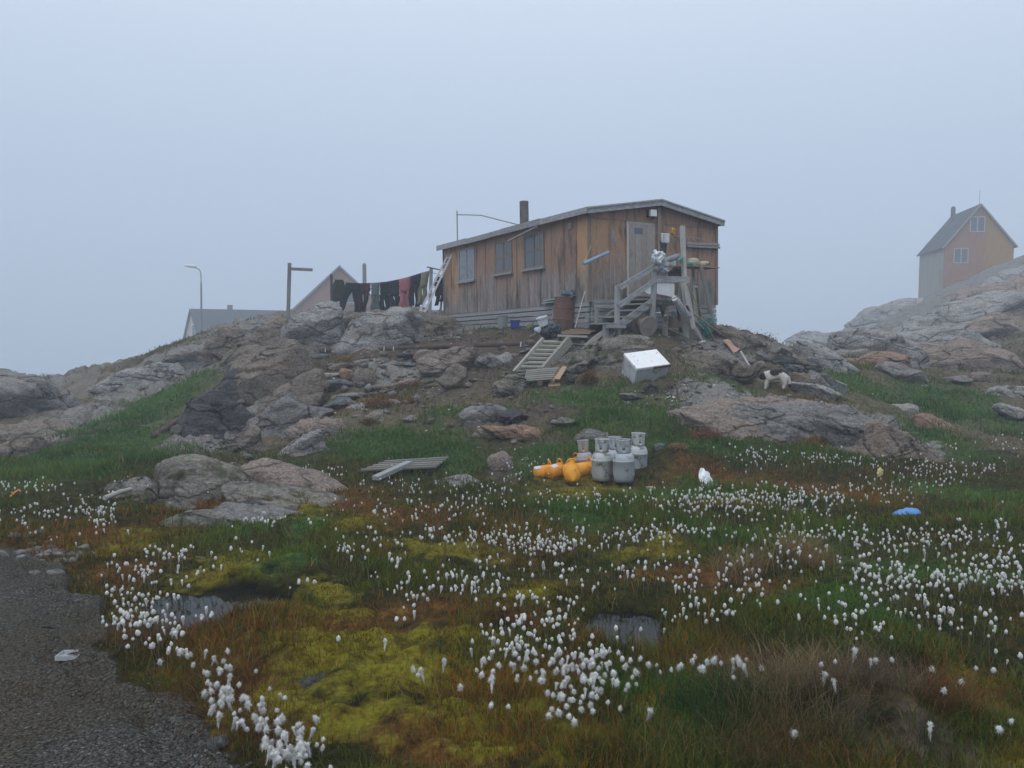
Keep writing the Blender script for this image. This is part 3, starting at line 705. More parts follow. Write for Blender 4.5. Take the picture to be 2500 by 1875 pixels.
O = 'rock_outcrop'; B = 'boulder'; S = 'stone'
ROCKS = [
 # the rock shoulder left of the cabin
 (O, 615, 855, 190, 60, 47, 'b', "steep brown-grey rock rib running down from the signpost"),
 (O, 655, 800, 100, 70, 25, 'g', "rounded grey rock top at the foot of the signpost", 8),
 (O, 770, 815, 190, 78, 28, 'l', "pale grey whaleback rock left of the rusty pipe bend"),
 (O, 915, 815, 250, 66, 18, 'l', "long pale rock slope above the rusty pipe, under the washing"),
 (O, 870, 780, 150, 40, 2, 'b', "brownish rock crest right below the hanging trousers"),
 (O, 1035, 795, 170, 46, -8, 'b', "rounded brown rock under the ladder foot beside the cabin"),
 (O, 545, 835, 130, 50, 30, 'b', "dark rock shoulder in front of the long grey roof"),
 (O, 470, 870, 150, 36, 22, 'g', "low rock ledge on the skyline below the lamp post"),
 (O, 360, 915, 170, 30, 22, 'l', "pale slab sloping along the left skyline"),
 (O, 280, 930, 120, 20, 20, 'l', "thin pale ledge in the grass near the forking path"),
 (O, 640, 915, 180, 110, 40, 'b', "big brown rounded bedrock face beside the loose stones", 7),
 (O, 690, 985, 190, 50, 40, 'b', "slanting brown rock slab below the big bedrock face"),
 (O, 640, 1040, 230, 42, 43, 'g', "long narrow grey rock rib running down into the grass"),
 (O, 570, 960, 150, 60, 42, 'd', "dark rock flank above the black gully"),
 (O, 520, 1020, 150, 90, 20, 'd', "black crumbled rock gully beside the slanting pipe", 9),
 (O, 755, 1045, 120, 62, 18, 'p', "smooth pinkish rock dome at the top of the green hollow", 6),
 (O, 735, 1092, 135, 40, 27, 'l', "pale tilted slab at the lower edge of the green hollow"),
 (O, 600, 1080, 90, 50, 35, 'b', "small brown slab pair beside the smooth dome"),
 # foreground left outcrop
 (O, 505, 1168, 280, 112, -10, 'm', "large cracked grey outcrop standing in the bog near the road", 6),
 (O, 410, 1195, 110, 66, 42, 'm', "split grey shoulder on the left end of the large outcrop", 8),
 (O, 750, 1180, 250, 58, -17, 'p', "pinkish rounded ridge trailing right from the large outcrop", 6),
 (O, 720, 1215, 270, 34, -12, 'm', "low grey rock tongue in front of the pinkish ridge"),
 (O, 430, 1240, 70, 38, 12, 'm', "small grey rock at the foot of the large outcrop"),
 (O, 480, 1270, 170, 36, 4, 'm', "flat grey slab in the brown grass below the large outcrop"),
 (O, 670, 1262, 250, 34, -9, 'g', "long flat pale slab beside the white flower clump"),
 (O, 690, 1235, 80, 30, -6, 'm', "small wedge of rock above the long flat pale slab"),
 # far left
 (O, 60, 970, 260, 90, -4, 'g', "broad grey outcrop on the skyline at the far left edge", 6),
 (O, 20, 935, 120, 44, 0, 'p', "pinkish top of the far left outcrop"),
 (O, 60, 1045, 230, 40, 4, 'b', "flat rock shelf beside the dirt path"),
 (O, 30, 1095, 150, 40, 14, 'b', "rock ledge at the left edge above the grass"),
 # the outcrop on the right of the bog
 (O, 1760, 1010, 280, 50, -3, 'p', "pinkish layered end of the long right outcrop"),
 (O, 1920, 1022, 300, 66, -9, 'g', "long dark-banded middle of the right outcrop", 7),
 (O, 2080, 1050, 200, 80, -18, 'g', "bulging grey head of the right outcrop", 6),
 (O, 2220, 1095, 250, 58, -31, 'p', "pink tapering tail of the right outcrop in the cotton grass"),
 (O, 1890, 985, 200, 36, -4, 'p', "flat pink rock where the dog stands"),
 (O, 1990, 952, 120, 26, -18, 'l', "pale slab just right of the dog"),
 # boulders right of the cabin
 (O, 1800, 822, 190, 32, -14, 'b', "dark rock edge on the skyline right of the cabin"),
 (O, 2010, 868, 130, 46, -30, 'l', "smooth pale whaleback right of the boulder heap", 6),
 (O, 1740, 888, 120, 62, -4, 'b', "brown rounded bedrock with ochre stain left of the dog", 6),
 (B, 1735, 892, 44, 52, 5, 'o', "ochre orange rounded boulder above the grass left of the dog"),
 (B, 1775, 895, 34, 44, 8, 'g', "small upright grey boulder next to the ochre boulder"),
 (B, 1805, 905, 60, 50, -30, 'b', "slanting brown boulder with a fallen board"),
 (B, 1862, 868, 36, 24, -20, 'g', "pale small boulder under the reddish tussocks"),
 (B, 1905, 860, 56, 30, -6, 'g', "flat grey boulder at the top of the boulder heap"),
 (B, 1915, 880, 60, 26, -4, 'd', "dark slab in the boulder heap"),
 (B, 1930, 900, 44, 34, 10, 's', "bluish boulder in the middle of the boulder heap"),
 (B, 1855, 905, 40, 46, 0, 'b', "dark boulder right behind the dog"),
 (B, 1950, 925, 60, 44, -15, 'b', "brown boulder at the foot of the boulder heap"),
 (B, 1985, 930, 70, 46, -30, 'g', "grey tilted boulder beside the dark boards"),
 (B, 1960, 890, 34, 46, 0, 'b', "upright dark boulder next to the tilted one"),
 (B, 1985, 885, 40, 30, -25, 'g', "grey boulder above the tilted one"),
 (O, 2035, 935, 90, 20, -30, 's', "dark blue slab leaning at the right end of the boulder heap"),
 # right slope
 (O, 1990, 830, 170, 42, -3, 'l', "low pale rock hump on the skyline between the two hills", 6),
 (O, 2090, 838, 230, 80, 22, 'l', "broad grey rock flank at the start of the right hill", 6),
 (O, 2140, 838, 60, 70, -30, 'p', "pink rib across the grey flank"),
 (O, 2165, 760, 170, 44, 24, 'l', "pale skyline rock below the orange house"),
 (O, 2290, 800, 330, 60, 24, 'l', "long pale rock band slanting up the right hill"),
 (O, 2400, 735, 330, 50, 27, 'p', "pinkish rock band below the orange house"),
 (O, 2460, 690, 260, 46, 30, 'l', "pale upper rock band at the right edge"),
 (O, 2270, 835, 260, 44, 16, 'l', "grey layered rock in the middle of the right hill"),
 (O, 2400, 800, 200, 40, 26, 'p', "pink-beige ledge above the brown hollow"),
 (O, 2100, 880, 170, 34, 6, 'o', "low rust-pink rock at the foot of the right hill"),
 (O, 2330, 870, 240, 52, 6, 'p', "pinkish rock wall above the meadow boulders"),
 (B, 2190, 908, 120, 36, -14, 'g', "long grey boulder half sunk in the meadow"),
 (B, 2390, 921, 56, 34, 2, 'p', "rounded pinkish boulder at the meadow edge", 5),
 (B, 2332, 926, 62, 20, 0, 'g', "low wedge boulder beside the rounded pinkish one"),
 (B, 2258, 946, 20, 16, 0, 'g', "single small round boulder in the meadow"),
 (O, 2470, 955, 110, 22, 2, 'l', "pale flat rock at the right edge of the meadow"),
 (B, 2480, 1010, 80, 30, -22, 'l', "pale slanting boulder at the right edge of the green patch"),
 (O, 2205, 992, 60, 14, 0, 'l', "thin pale rock showing in the meadow grass"),
 (O, 2290, 1035, 90, 22, -20, 'o', "rust coloured rock strip in the green meadow"),
 # the slope in front of the cabin
 (O, 1468, 868, 190, 46, 18, 'm', "grey rock hump under the wooden stairs", 7),
 (O, 1420, 885, 120, 26, 22, 'm', "mossy rock edge right of the wooden ramp"),
 (B, 1100, 880, 150, 62, 8, 'p', "big pinkish rock below the rusty pipe", 8),
 (B, 1235, 877, 50, 42, -10, 'l', "pale round boulder leaning beside the wooden ramp", 6),
 (B, 1190, 880, 60, 40, 0, 'g', "grey boulder between the pinkish rock and the pale round one"),
 (B, 1110, 925, 70, 60, 20, 'b', "brown upright rock below the pinkish rock"),
 (B, 1245, 938, 84, 46, -4, 'm', "rounded lichen boulder left of the pallet", 6),
 (B, 1391, 927, 26, 26, 0, 'd', "dark wedge stone touching the pallet"),
 (O, 1190, 1003, 110, 42, 10, 'g', "grey rough ledge above the black bag"),
 (B, 1262, 1052, 134, 40, -4, 'o', "smooth rust-orange boulder under the black bag", 6),
 (B, 1185, 1060, 60, 26, 6, 'p', "small pink rock on the left of the orange boulder"),
 (B, 1378, 1030, 58, 24, 0, 'm', "low mossy boulder in the soil below the pallet", 6),
 (B, 1592, 949, 32, 32, 0, 'd', "dark round stone in front of the white freezer", 5),
 (B, 1541, 966, 44, 18, -6, 'g', "flat pale stone left of the dark round one"),
 (B, 1610, 1092, 36, 30, 0, 's', "lone bluish stone in the grass right of the gas cylinders", 10),
 (O, 1450, 1064, 90, 30, -12, 'g', "low grey rock just behind the gas cylinders"),
 (B, 1000, 1023, 40, 16, 0, 'g', "smooth pale stone at the top of the green hollow", 5),
 (O, 910, 1015, 60, 14, 28, 'm', "half buried brown slab above the green hollow"),
 (O, 1105, 1178, 120, 24, 6, 'g', "flat grey slab in the cotton grass right of the duckboard"),
 (B, 1225, 1130, 60, 46, 10, 'p', "brown pinkish bank rock left of the orange cylinders"),
 (B, 1290, 855, 40, 12, 10, 'g', "small pale ledge under the black sack"),
 # near bog
 (B, 486, 1372, 44, 30, 0, 'm', "round mossy stone in the bog above the left pool", 6),
 (B, 488, 1392, 60, 30, -5, 'l', "pale stone with cotton grass above the left pool", 6),
 (B, 640, 1483, 110, 24, 4, 'm', "low wet stone on the rim of the left pool"),
 (B, 755, 1666, 110, 36, 6, 'd', "dark flat stone sunk in the yellow moss"),
 (B, 186, 1290, 24, 14, 0, 'l', "pale pebble boulder under the left cotton grass clump", 5),
]
for r in ROCKS:
    nm, cx, cy, w, h, rot, tn, lb = r[:8]
    an = r[8] if len(r) > 8 else 9
    sm_ = 0.45 if cy > 1130 else 1.0
    rock(nm, cx, cy, w, h, rot, tn, lb, None, an + (5 if nm == B and an == 9 else 0), rough=.15 * sm_, crack=.10 * sm_)
# loose stones of the tumbled heap below the pipe (rows read off the heap, nearest last)
HEAP = [(290, 755, 380, 80, 8, 'm', "long mossy slab at the left end of the stone heap"), (270, 830, 240, 74, 0, 'g', "dark flat stone wedged under the long mossy slab"), (480, 885, 120, 140, -20, 's', "leaning bluish stone beside the big squared block"),
        (715, 795, 300, 80, 4, 'l', "pale flat stone lying on the big squared block"), (790, 935, 430, 150, -4, 's', "big squared grey block low in the stone heap"), (960, 765, 160, 160, 30, 'o', "ochre stained round stone in the stone heap"),
        (1230, 810, 360, 200, -4, 'b', "largest brown block of the stone heap"), (1275, 965, 100, 100, 10, 'l', "small white-veined stone under the largest block"), (1505, 775, 120, 70, 0, 'm', "mossy stone right of the largest block"),
        (1440, 950, 210, 76, 6, 'b', "flat brown stone right of the white-veined one"), (1780, 910, 260, 120, 4, 'p', "isolated pinkish block right of the stone heap"), (1830, 640, 250, 50, -6, 's', "thin slab roofing a dark gap in the stones"),
        (2060, 620, 150, 130, 0, 'g', "upright grey stone next to the slab roof"), (2070, 780, 200, 80, -6, 'm', "mossy flat stone below the upright grey one"), (2060, 530, 260, 150, 0, 'p', "large pinkish stone under the rusty pipe"),
        (1790, 510, 220, 56, 2, 'd', "dark low stone under the middle of the pipe"), (1230, 590, 260, 60, 0, 's', "bluish flat stone above the largest block"), (1975, 1110, 80, 100, 10, 'l', "small whitish upright stone with rusty plant beside it"),
        (1110, 1245, 260, 80, 10, 'l', "pale pointed slab below the stone heap"), (860, 1190, 360, 120, 8, 's', "blue-grey rounded slab below the squared block"), (1000, 1072, 430, 50, 4, 'g', "long thin slab under the squared block"),
        (540, 1130, 150, 130, 20, 'b', "brown stone left of the blue-grey slab"), (525, 1015, 110, 80, -30, 'g', "tilted small stone left of the squared block"), (1350, 1340, 260, 70, 26, 'm', "half buried curved slab lowest in the heap"),
        (560, 530, 250, 70, 6, 's', "bluish slab under the bend of the pipe"), (230, 560, 230, 70, 6, 'l', "whitish broken slab left of the pipe bend"), (60, 600, 130, 80, 10, 'd', "dark broken stone left of the whitish slab"),
        (870, 660, 260, 80, 14, 'b', "brown turf covered stone above the pale flat one"), (600, 740, 160, 60, 6, 'm', "mossy stone left of the turf covered one"), (1390, 580, 150, 40, 0, 'g', "thin grey flake above the largest block"),
        (1490, 480, 110, 56, 4, 'g', "small grey stone touching the pipe"), (1290, 470, 120, 30, 0, 'g', "flat grey flake under the pipe"), (780, 1160, 130, 160, -14, 'b', "brown stone wedge beside the rust coloured plants"),
        (1880, 470, 160, 90, 0, 'b', "brown stone under the right part of the pipe"), (1060, 655, 200, 40, 0, 'd', "dark flat stone above the ochre one"), (1700, 1180, 110, 60, -10, 'p', "small pink stone above the bare soil")]
for x, y, w, h, rot, tn, lb in HEAP:
    rock(S, 680 + x / 5.82, 780 + y / 5.82, w / 5.82 * 1.08, h / 5.82 * 1.2, rot, tn, lb, "loose stones tumbled below the rusty pipe", 13, rough=0.05, crack=0.03, dep=0.6)
# small scree here and there: uncountable chips
rs = np.random.RandomState(4)
def scatter_stones(name, spots, label, mats, cat, size):
    Vs, Fs, off = [], [], 0
    D, Fc = ico(1)
    for (cx, cy, rx, ry, n) in spots:
        for i in range(n):
            c = hit(cx + rs.normal() * rx, cy + rs.normal() * ry)
            sz = size * rs.uniform(.4, 1.6)
            V = D * (1 + 0.3 * rs.normal(size=(len(D), 1)).clip(-1, 1)) * np.array([sz, sz * rs.uniform(.6, 1), sz * rs.uniform(.3, .6)])
            V = V @ rotm(rs.uniform(0, 360)).T + np.array([c.x, c.y, gz(c.x, c.y) + sz * .1])
            Vs.append(V); Fs.append(Fc + off); off += len(V)
    Fa = np.concatenate(Fs)
    return tag(np_mesh(name, np.concatenate(Vs), Fa.ravel(), np.arange(len(Fa)) * 3, mats), label, cat, kind='stuff')
scatter_stones("rubble", [(1000, 930, 100, 30, 70), (1200, 960, 80, 40, 60), (900, 1000, 60, 20, 30), (1700, 985, 140, 14, 60), (1650, 960, 60, 10, 30), (1120, 830, 60, 8, 30), (560, 1060, 50, 30, 60), (700, 900, 40, 30, 30), (2400, 900, 60, 20, 25), (2200, 840, 60, 20, 20), (1290, 1100, 60, 14, 20), (130, 1350, 60, 20, 25), (80, 1330, 40, 14, 12)],
               "small grey stone chips strewn over the slope", [ROCKM['g']], "rubble", 0.05)
scatter_stones("rubble", [(800, 930, 90, 40, 60), (960, 900, 120, 40, 70), (560, 1050, 60, 30, 40), (1080, 960, 100, 40, 45), (1880, 890, 70, 25, 40), (1750, 860, 70, 18, 25), (1260, 900, 80, 30, 30), (680, 1000, 70, 40, 40), (2330, 870, 90, 20, 30), (1050, 820, 120, 14, 40)],
               "broken grey and brown stones between the boulders", [ROCKM['b']], "rubble", 0.10)
scatter_stones("quartz_chips", [(1030, 960, 120, 30, 25), (1640, 975, 60, 10, 14), (880, 1010, 40, 10, 9), (1900, 1010, 60, 10, 8), (1560, 985, 60, 10, 8), (230, 1060, 90, 30, 8), (950, 850, 80, 20, 10), (1700, 840, 70, 14, 10), (1350, 1150, 80, 20, 6), (2330, 960, 90, 14, 6)],
               "tiny white chips and litter scattered on the soil", [plain("white_chip", (.62, .61, .58), (.5, .49, .46), 9, .8)], "litter", 0.024)
# ------------------------------------------------------------------ the cabin
M_GREYW = wood("weathered_grey_wood", (.33, .33, .335), (.15, .15, .155), 16)
M_PALEW = wood("pale_grey_wood", (.43, .41, .385), (.22, .21, .195), 16)
M_DARKW = wood("dark_old_wood", (.085, .08, .08), (.03, .03, .03), 16)
M_TANW = wood("tan_wood", (.33, .24, .16), (.16, .11, .075), 14)
M_OLIVEW = wood("mossy_grey_wood", (.31, .30, .26), (.145, .142, .115), 16)
def wall_material():
    k = NT("plywood_wall")
    p = k.obj()
    t = k.attr("tint")
    streak = k.noise(k.mapping(p, (6, 6, .6)), 2.4, 6, 0.65, 0.3)
    fine = k.noise(k.mapping(p, (40, 40, 3)), 2, 5, 0.7)
    big = k.noise(p, 0.8, 5, 0.6)
    base_c = k.ramp(k.math('ADD', k.math('ADD', k.math('MULTIPLY', streak, 0.45), k.math('MULTIPLY', big, 0.28)), k.math('MULTIPLY', t, 0.5)), [(0.3, (.12, .082, .072)), (0.46, (.20, .13, .10)), (0.62, (.285, .175, .12)), (0.85, (.39, .235, .125))])
    sep = k.n("ShaderNodeSeparateXYZ"); k.l(p, sep.inputs[0])
    # bleached grey band low on the boards, with a ragged upper edge
    hgt = k.math('ADD', k.math('MULTIPLY', sep.outputs['Z'], -0.42), k.math('ADD', k.math('MULTIPLY', big, 1.0), k.math('MULTIPLY', streak, 0.5)))
    grey = k.ramp(hgt, [(0.06, 0.0), (0.36, 0.92)])
    gc = k.ramp(streak, [(0.3, (.10, .095, .095)), (0.52, (.21, .192, .182)), (0.75, (.34, .31, .285))])
    col = k.mix(grey, base_c, gc)
    dk = k.ramp(k.noise(k.mapping(p, (2, 2, .5)), 1.6, 6, 0.7), [(0.52, 0.0), (0.64, 0.75)])
    col = k.mix(dk, col, (.065, .055, .052))
    col = k.mix(1.0, col, k.ramp(fine, [(0.25, 0.5), (0.5, 1.0), (0.75, 1.4)]), 'MULTIPLY')
    return k.done(col, 0.85, k.bump(fine, 0.4, 0.004), 0.2)
M_WALL = wall_material()
M_DOOR = wood("bleached_door", (.34, .305, .28), (.18, .16, .145), 10)
M_BROWNW = wood("brown_trim_wood", (.24, .18, .145), (.12, .09, .075), 16)
M_FELT = plain("roof_felt", (.16, .165, .175), (.10, .105, .115), 5, .9, .4, 50)
M_GLASS = NT("window_glass").done((.075, .09, .11), 0.12, None, 0.6)
M_GLASS_CURTAIN = plain("curtained_glass", (.20, .225, .26), (.11, .125, .15), 7, .18, 0, 1, 0.6)  # paler mottled pane, the curtain's own tone put into the glass colour
M_CHIM = plain("sooty_chimney", (.16, .13, .125), (.075, .068, .07), 4, .9, .4, 30, spot=(.05, .045, .045))
M_WHITE = plain("worn_white_paint", (.66, .68, .69), (.55, .57, .58), 5, .6, .1, 30, spot=(.25, .17, .11), spot_at=.66, spot_scale=6)
M_BLACK = plain("black_plastic", (.018, .018, .02), (.03, .03, .033), 6, .5, .1)
M_METAL = plain("dull_metal", (.33, .34, .35), (.2, .21, .22), 8, .5, .1, 40, metal=.6)

CA = math.radians(31.0)
A0 = Vector((1.79, 18.5, 0.10))
U = Vector((math.cos(CA), math.sin(CA), 0)); Vv = Vector((-math.sin(CA), math.cos(CA), 0))
def CW(x, y, z): return A0 + U * x + Vv * y + Vector((0, 0, z))          # cabin frame -> place
def on_plane(px, py, axis, val):
    """cabin-frame point on the plane x=val or y=val, seen at this photo point"""
    a, b = ray(px, py); d = Vector((a, 1, b))
    n = U if axis == 'x' else Vv
    t = (A0.dot(n) + val) / d.dot(n)
    p = d * t - A0
    return p.dot(U), p.dot(Vv), p.z
G = lambda px, py, off=0.0: on_plane(px, py, 'y', off)
TILT = 0.0225
def L_(px, py, off=0.0):
    x, y, z = on_plane(px, py, 'x', off); return x, y, z + y * TILT

cabin = thing("cabin", "weathered brown plywood cabin with low pitched roof on the rocky rise", "cabin", A0, CA)
cabin.rotation_euler = (-math.atan(TILT), 0, CA)      # it has settled towards the far end
WID, LEN = 3.99, 7.45
ZF = 0.60                                            # bottom of the panels
def eave(y): return 2.66 - 0.0 * y
EZ, RZ = 2.64, 2.96                                  # wall top at eaves and ridge
# walls: panel boards, each a little proud or back of the next
seamsL = sorted([L_(1050 + z / 4.1475, 690)[1] for z in (230, 300, 390, 485, 577, 685, 790, 895, 1015, 1125, 1245, 1372, 1500)])
seamsL = [0.0] + [s for s in seamsL if 0.2 < s < LEN - 0.15] + [LEN]
rnd = random.Random(3)
wl = MB()
for i in range(len(seamsL) - 1):
    y0, y1 = seamsL[i], seamsL[i + 1]
    o = rnd.uniform(0, .008)
    tn = (0.95, 0.35, .45, .4, .55, .5, .6, .55, .4, .35, .45, .6, .9, .7)[min(i, 13)]
    wl.box((-0.02 - o, y0 + .003, ZF - rnd.uniform(0, .03)), (0.05, y1 - .003, EZ), tint=tn)
for s in seamsL[1:-1]:
    if rnd.random() < .8: wl.box((-0.04, s - .018, ZF + .01), (-0.0225, s + .018, EZ - .01), tint=rnd.uniform(0, .5))
wl.build("wall", M_WALL, cabin, local=True)
wg = MB()
seamsG = [0.0] + [G(1400 + z / 4.1475, 620)[0] for z in (370, 545, 800, 910, 1100, 1262)] + [WID]
def roof_z(x): return EZ + (RZ - EZ) * (1 - abs(x - WID / 2) / (WID / 2))
top_row = 2.50
for i in range(len(seamsG) - 1):
    x0, x1 = seamsG[i] + .004, seamsG[i + 1] - .004
    tn = (.75, .55, .3, .35, .55, .5, .45)[i]; o = rnd.uniform(0, .008)
    wg.box((x0, -0.02 - o, ZF - .02), (x1, .05, top_row - .004), tint=tn)
    ps = [x0, x1] if not (x0 < WID / 2 < x1) else [x0, WID / 2, x1]
    low = [(p, -0.018 - o, top_row + .004) for p in ps] ; hi = [(p, -0.018 - o, roof_z(p)) for p in ps]
    n = len(ps)
    fr = low + hi[::-1]; bk = [(a, .05, c) for a, b, c in fr]
    m = len(fr)
    wg.add(fr + bk, [tuple(range(m)), tuple(range(2 * m - 1, m - 1, -1))] + [(k, k + m, (k + 1) % m + m, (k + 1) % m) for k in range(m)], tint=tn + rnd.uniform(-.2, .1))
for s in seamsG[1:-1]: wg.box((s - .02, -0.04, ZF), (s + .02, -.0285, top_row), tint=rnd.uniform(.1, .5))
wg.box((0.03, -0.036, top_row - .018), (WID - .03, -.029, top_row + .018), tint=.25)
wg.build("wall", M_WALL, cabin, local=True)
wb = MB()
wb.box((0.06, LEN - .07, ZF), (WID - .06, LEN - .001, EZ), tint=.4)
wb.box((WID - .05, 0.056, ZF), (WID + .02, LEN - .08, EZ), tint=.4)
wb.build("wall", M_WALL, cabin, local=True)
for x, y in ((-.03, -.045), (WID - .03, -.045), (-.03, LEN + .002)):
    cb = MB(); cb.box((x - .022, y - .004, ZF - .02), (x + .055, y + .045, EZ)); cb.build("corner_board", M_BROWNW, cabin, local=True)
# roof: two felted slopes, a fascia of grey boards all round
rf = MB(); OV = 0.17
for sgn in (-1, 1):
    ov = OV if sgn < 0 else .07
    xe = WID / 2 + sgn * (WID / 2 + ov); sl = (RZ - EZ) / (WID / 2)
    ze = EZ - sl * ov
    a = [(xe, -OV, ze + .02), (WID / 2, -OV, RZ + .02), (WID / 2, LEN + OV, RZ + .02), (xe, LEN + OV, ze + .02)]
    b_ = [(x, y, z + .07) for x, y, z in a]
    rf.add(a + b_, [(0, 1, 2, 3), (7, 6, 5, 4), (0, 4, 5, 1), (1, 5, 6, 2), (2, 6, 7, 3), (3, 7, 4, 0)])
roof = rf.build("roof", M_FELT, cabin, local=True)
fa = MB()
slz = (RZ - EZ) / (WID / 2)
for i in range(4):          # eave fascia in butted lengths, one of them sagging
    y0, y1 = -OV + i * (LEN + 2 * OV) / 4, -OV + (i + 1) * (LEN + 2 * OV) / 4
    z = EZ - slz * OV + .025
    fa.bar((-OV - .015, y0 + .004, z + (.012 if i == 1 else 0)), (-OV - .015, y1 - .004, z - (.02 if i == 2 else 0)), .03, .14 + .012 * (i % 2), tint=(.62, .42, .5, .66)[i])
for sgn in (-1, 1):
    xe = WID / 2 + sgn * (WID / 2 + (OV if sgn < 0 else .07) + .03)
    fa.bar((xe, -OV - .02, EZ - slz * OV + .018), (WID / 2 + sgn * .003, -OV - .02, RZ + .025), .03, .15, up=(0, 0, 1), tint=.55)
    fa.bar((xe, -OV - .045, EZ - slz * OV + .075), (WID / 2 + sgn * .003, -OV - .045, RZ + .085), .025, .035, up=(0, 0, 1), tint=.8)
fa.bar((WID + .085, -OV, EZ - slz * .07 + .02), (WID + .085, LEN + OV, EZ - slz * .07 + .02), .03, .14, tint=.5)
fa.build("fascia", M_GREYW, roof, local=True)
lo = MB()
pa, pb = L_(1243, 588, -.20), L_(1313, 553, -.22)
lo.bar((pa[0], pa[1], pa[2]), (pb[0], pb[1], pb[2]), .05, .03, tint=.6)
lo.build("loose_batten", M_GREYW, roof, local=True)
# skirting of lapped boards below the panels
sk = MB()
for side in ('L', 'G', 'B', 'R'):
    for k in range(6):
        z1 = ZF - .012 - k * .115; z0 = z1 - .098; o = .012 + .012 * (k % 2) + rnd.uniform(0, .01)
        tn = rnd.uniform(.25, .65)
        if side == 'L' and k < 5: sk.box((-o, .02, z0 - .01 * k), (.03, LEN - rnd.uniform(0, .05) - (.9 if k > 2 else 0), z1 - .01 * k), tint=tn)
        if side == 'G': sk.box((.05, -o, z0), (WID + rnd.uniform(-.03, .03), .03, z1), tint=tn)
        if side == 'R': sk.box((WID - .03, .05, z0), (WID + .01, LEN, z1), tint=tn)
        if side == 'B' and k < 4: sk.box((.05, LEN - .03, z0), (WID, LEN + .01, z1), tint=tn)
sk.build("skirting", M_GREYW, cabin, local=True)
# windows on the long wall
def window(px0, px1, py0, py1, sill_w, glass, trim, lab=None):
    yA = L_(px1, (py0 + py1) / 2)[1]; yB = L_(px0, (py0 + py1) / 2)[1]
    z1 = (L_(px0, py0 + (4 if px1 < 1200 else 8))[2] + L_(px1, py0)[2]) / 2; z0 = (L_(px0, py1)[2] + L_(px1, py1 - 3)[2]) / 2
    fr = MB(); X = -.052
    w = .05
    fr.box((X, yA - w, z0 - w), (-.03, yA, z1 + w)); fr.box((X, yB, z0 - w), (-.03, yB + w, z1 + w))
    fr.box((X + .004, yA, z1), (-.03, yB, z1 + w)); fr.box((X + .004, yA, z0 - w), (-.03, yB, z0))
    ym = (yA + yB) / 2
    fr.box((X + .008, ym - .03, z0), (-.03, ym + .03, z1), tint=.35)
    if trim:
        zm = z0 + (z1 - z0) * .52
        fr.box((X + .012, yA, zm - .02), (-.03, ym - .03, zm + .02), tint=.35); fr.box((X + .012, ym + .03, zm - .02), (-.03, yB, zm + .02), tint=.35)
    f = fr.build("window", M_BROWNW if trim else M_GREYW, cabin, local=True)
    if lab: f["label"] = lab
    pn = MB(); pn.box((-.034, yA + .002, z0 + .002), (-.028, yB - .002, z1 - .002)); pn.build("pane", glass, f, local=True)
    s = MB(); s.bar((-.075, yA - w - .05, z0 - w - .03), (-.075, yB + w + .05, z0 - w - .03), .09, .05); s.build("sill", M_GREYW, f, local=True)
    return f
window(1126, 1161, 608, 683, 0, M_GLASS_CURTAIN, False, "hazy window half covered inside by a pale curtain")
window(1215, 1253, 588, 664, 0, M_GLASS, True)
window(1287, 1331, 569, 651, 0, M_GLASS, True)
# door in the gable
dx0, dx1 = G(1535, 620)[0], G(1592, 620)[0]
dz1 = 2.44; dz0 = ZF + .14
dm = MB()
for k in range(4): dm.box((dx0 + (dx1 - dx0) * k / 4 + .002, -.062 - .003 * (k % 2), dz0), (dx0 + (dx1 - dx0) * (k + 1) / 4 - .002, -.044, dz1), tint=(.5, .6, .45, .55)[k])
door = dm.build("door", M_DOOR, cabin, local=True); door["label"] = "bleached grey plank door with a small dark pane"
df = MB()
df.box((dx0 - .07, -.058, dz0), (dx0 - .004, -.042, dz1 + .05), tint=.7); df.box((dx1 + .004, -.058, dz0), (dx1 + .07, -.042, dz1 + .05), tint=.35); df.box((dx0 - .003, -.056, dz1 + .003), (dx1 + .003, -.042, dz1 + .05), tint=.4)
df.build("door_frame", M_PALEW, door, local=True)
pg = MB(); xg0, _, zg1 = G(1549, 556); xg1, _, zg0 = G(1568, 572); pg.box((xg0, -.072, zg0), (xg1, -.066, zg1)); pg.build("pane", M_GLASS, door, local=True)
hd = MB(); xh, _, zh = G(1539, 616); hd.tube([(xh, -.068, zh + .06), (xh, -.11, zh + .05), (xh, -.11, zh - .05), (xh, -.068, zh - .06)], .009, 6); hd.build("handle", M_METAL, door, local=True)
# chimney pipe, wire mast, vent, flood light
_, yc, zc_ = L_(1283, 547, .85)
zr = roof_z(.85) + .09
ch = MB(); ch.lathe((.85, yc, zr - .12), [(.0, 0), (.125, 0), (.125, .86), (.115, .865), (.105, .865), (.1, .80), (0, .80)], 20)
ch.build("chimney", M_CHIM, roof, local=True, smooth=False)
_, ym_, _ = L_(1119, 587, .3)
pm_ = MB(); zt = L_(1115, 515, .3)
pm_.tube([(.3, ym_, roof_z(.3)), (.3, ym_ - .0, zt[2])], .02, 8)
bar0, bar1 = L_(1116, 524, .3), L_(1313, 542, .9)
pm_.tube([(.3, ym_, bar0[2]), (.45, ym_ + (bar1[1] - ym_) * .35, bar0[2] * .68 + bar1[2] * .32 + .03), (.75, ym_ + (bar1[1] - ym_) * .8, bar1[2] + .02), (.9, bar1[1], bar1[2])], .018, 6)
pm_.build("wire_mast", M_GREYW, roof, local=True)
v0, v1 = L_(1394, 559), L_(1402, 544)
vm = MB(); vm.box((-.06, v1[1], v0[2]), (-.03, v0[1], v1[2]))
for k in range(5): vm.box((-.066, v1[1] + .01, v0[2] + .02 + k * (v1[2] - v0[2] - .03) / 5), (-.06, v0[1] - .01, v0[2] + .03 + k * (v1[2] - v0[2] - .03) / 5), tint=.1)
vm.build("vent", M_PALEW, cabin, local=True)
f0, f1 = G(1582, 529), G(1597, 513)
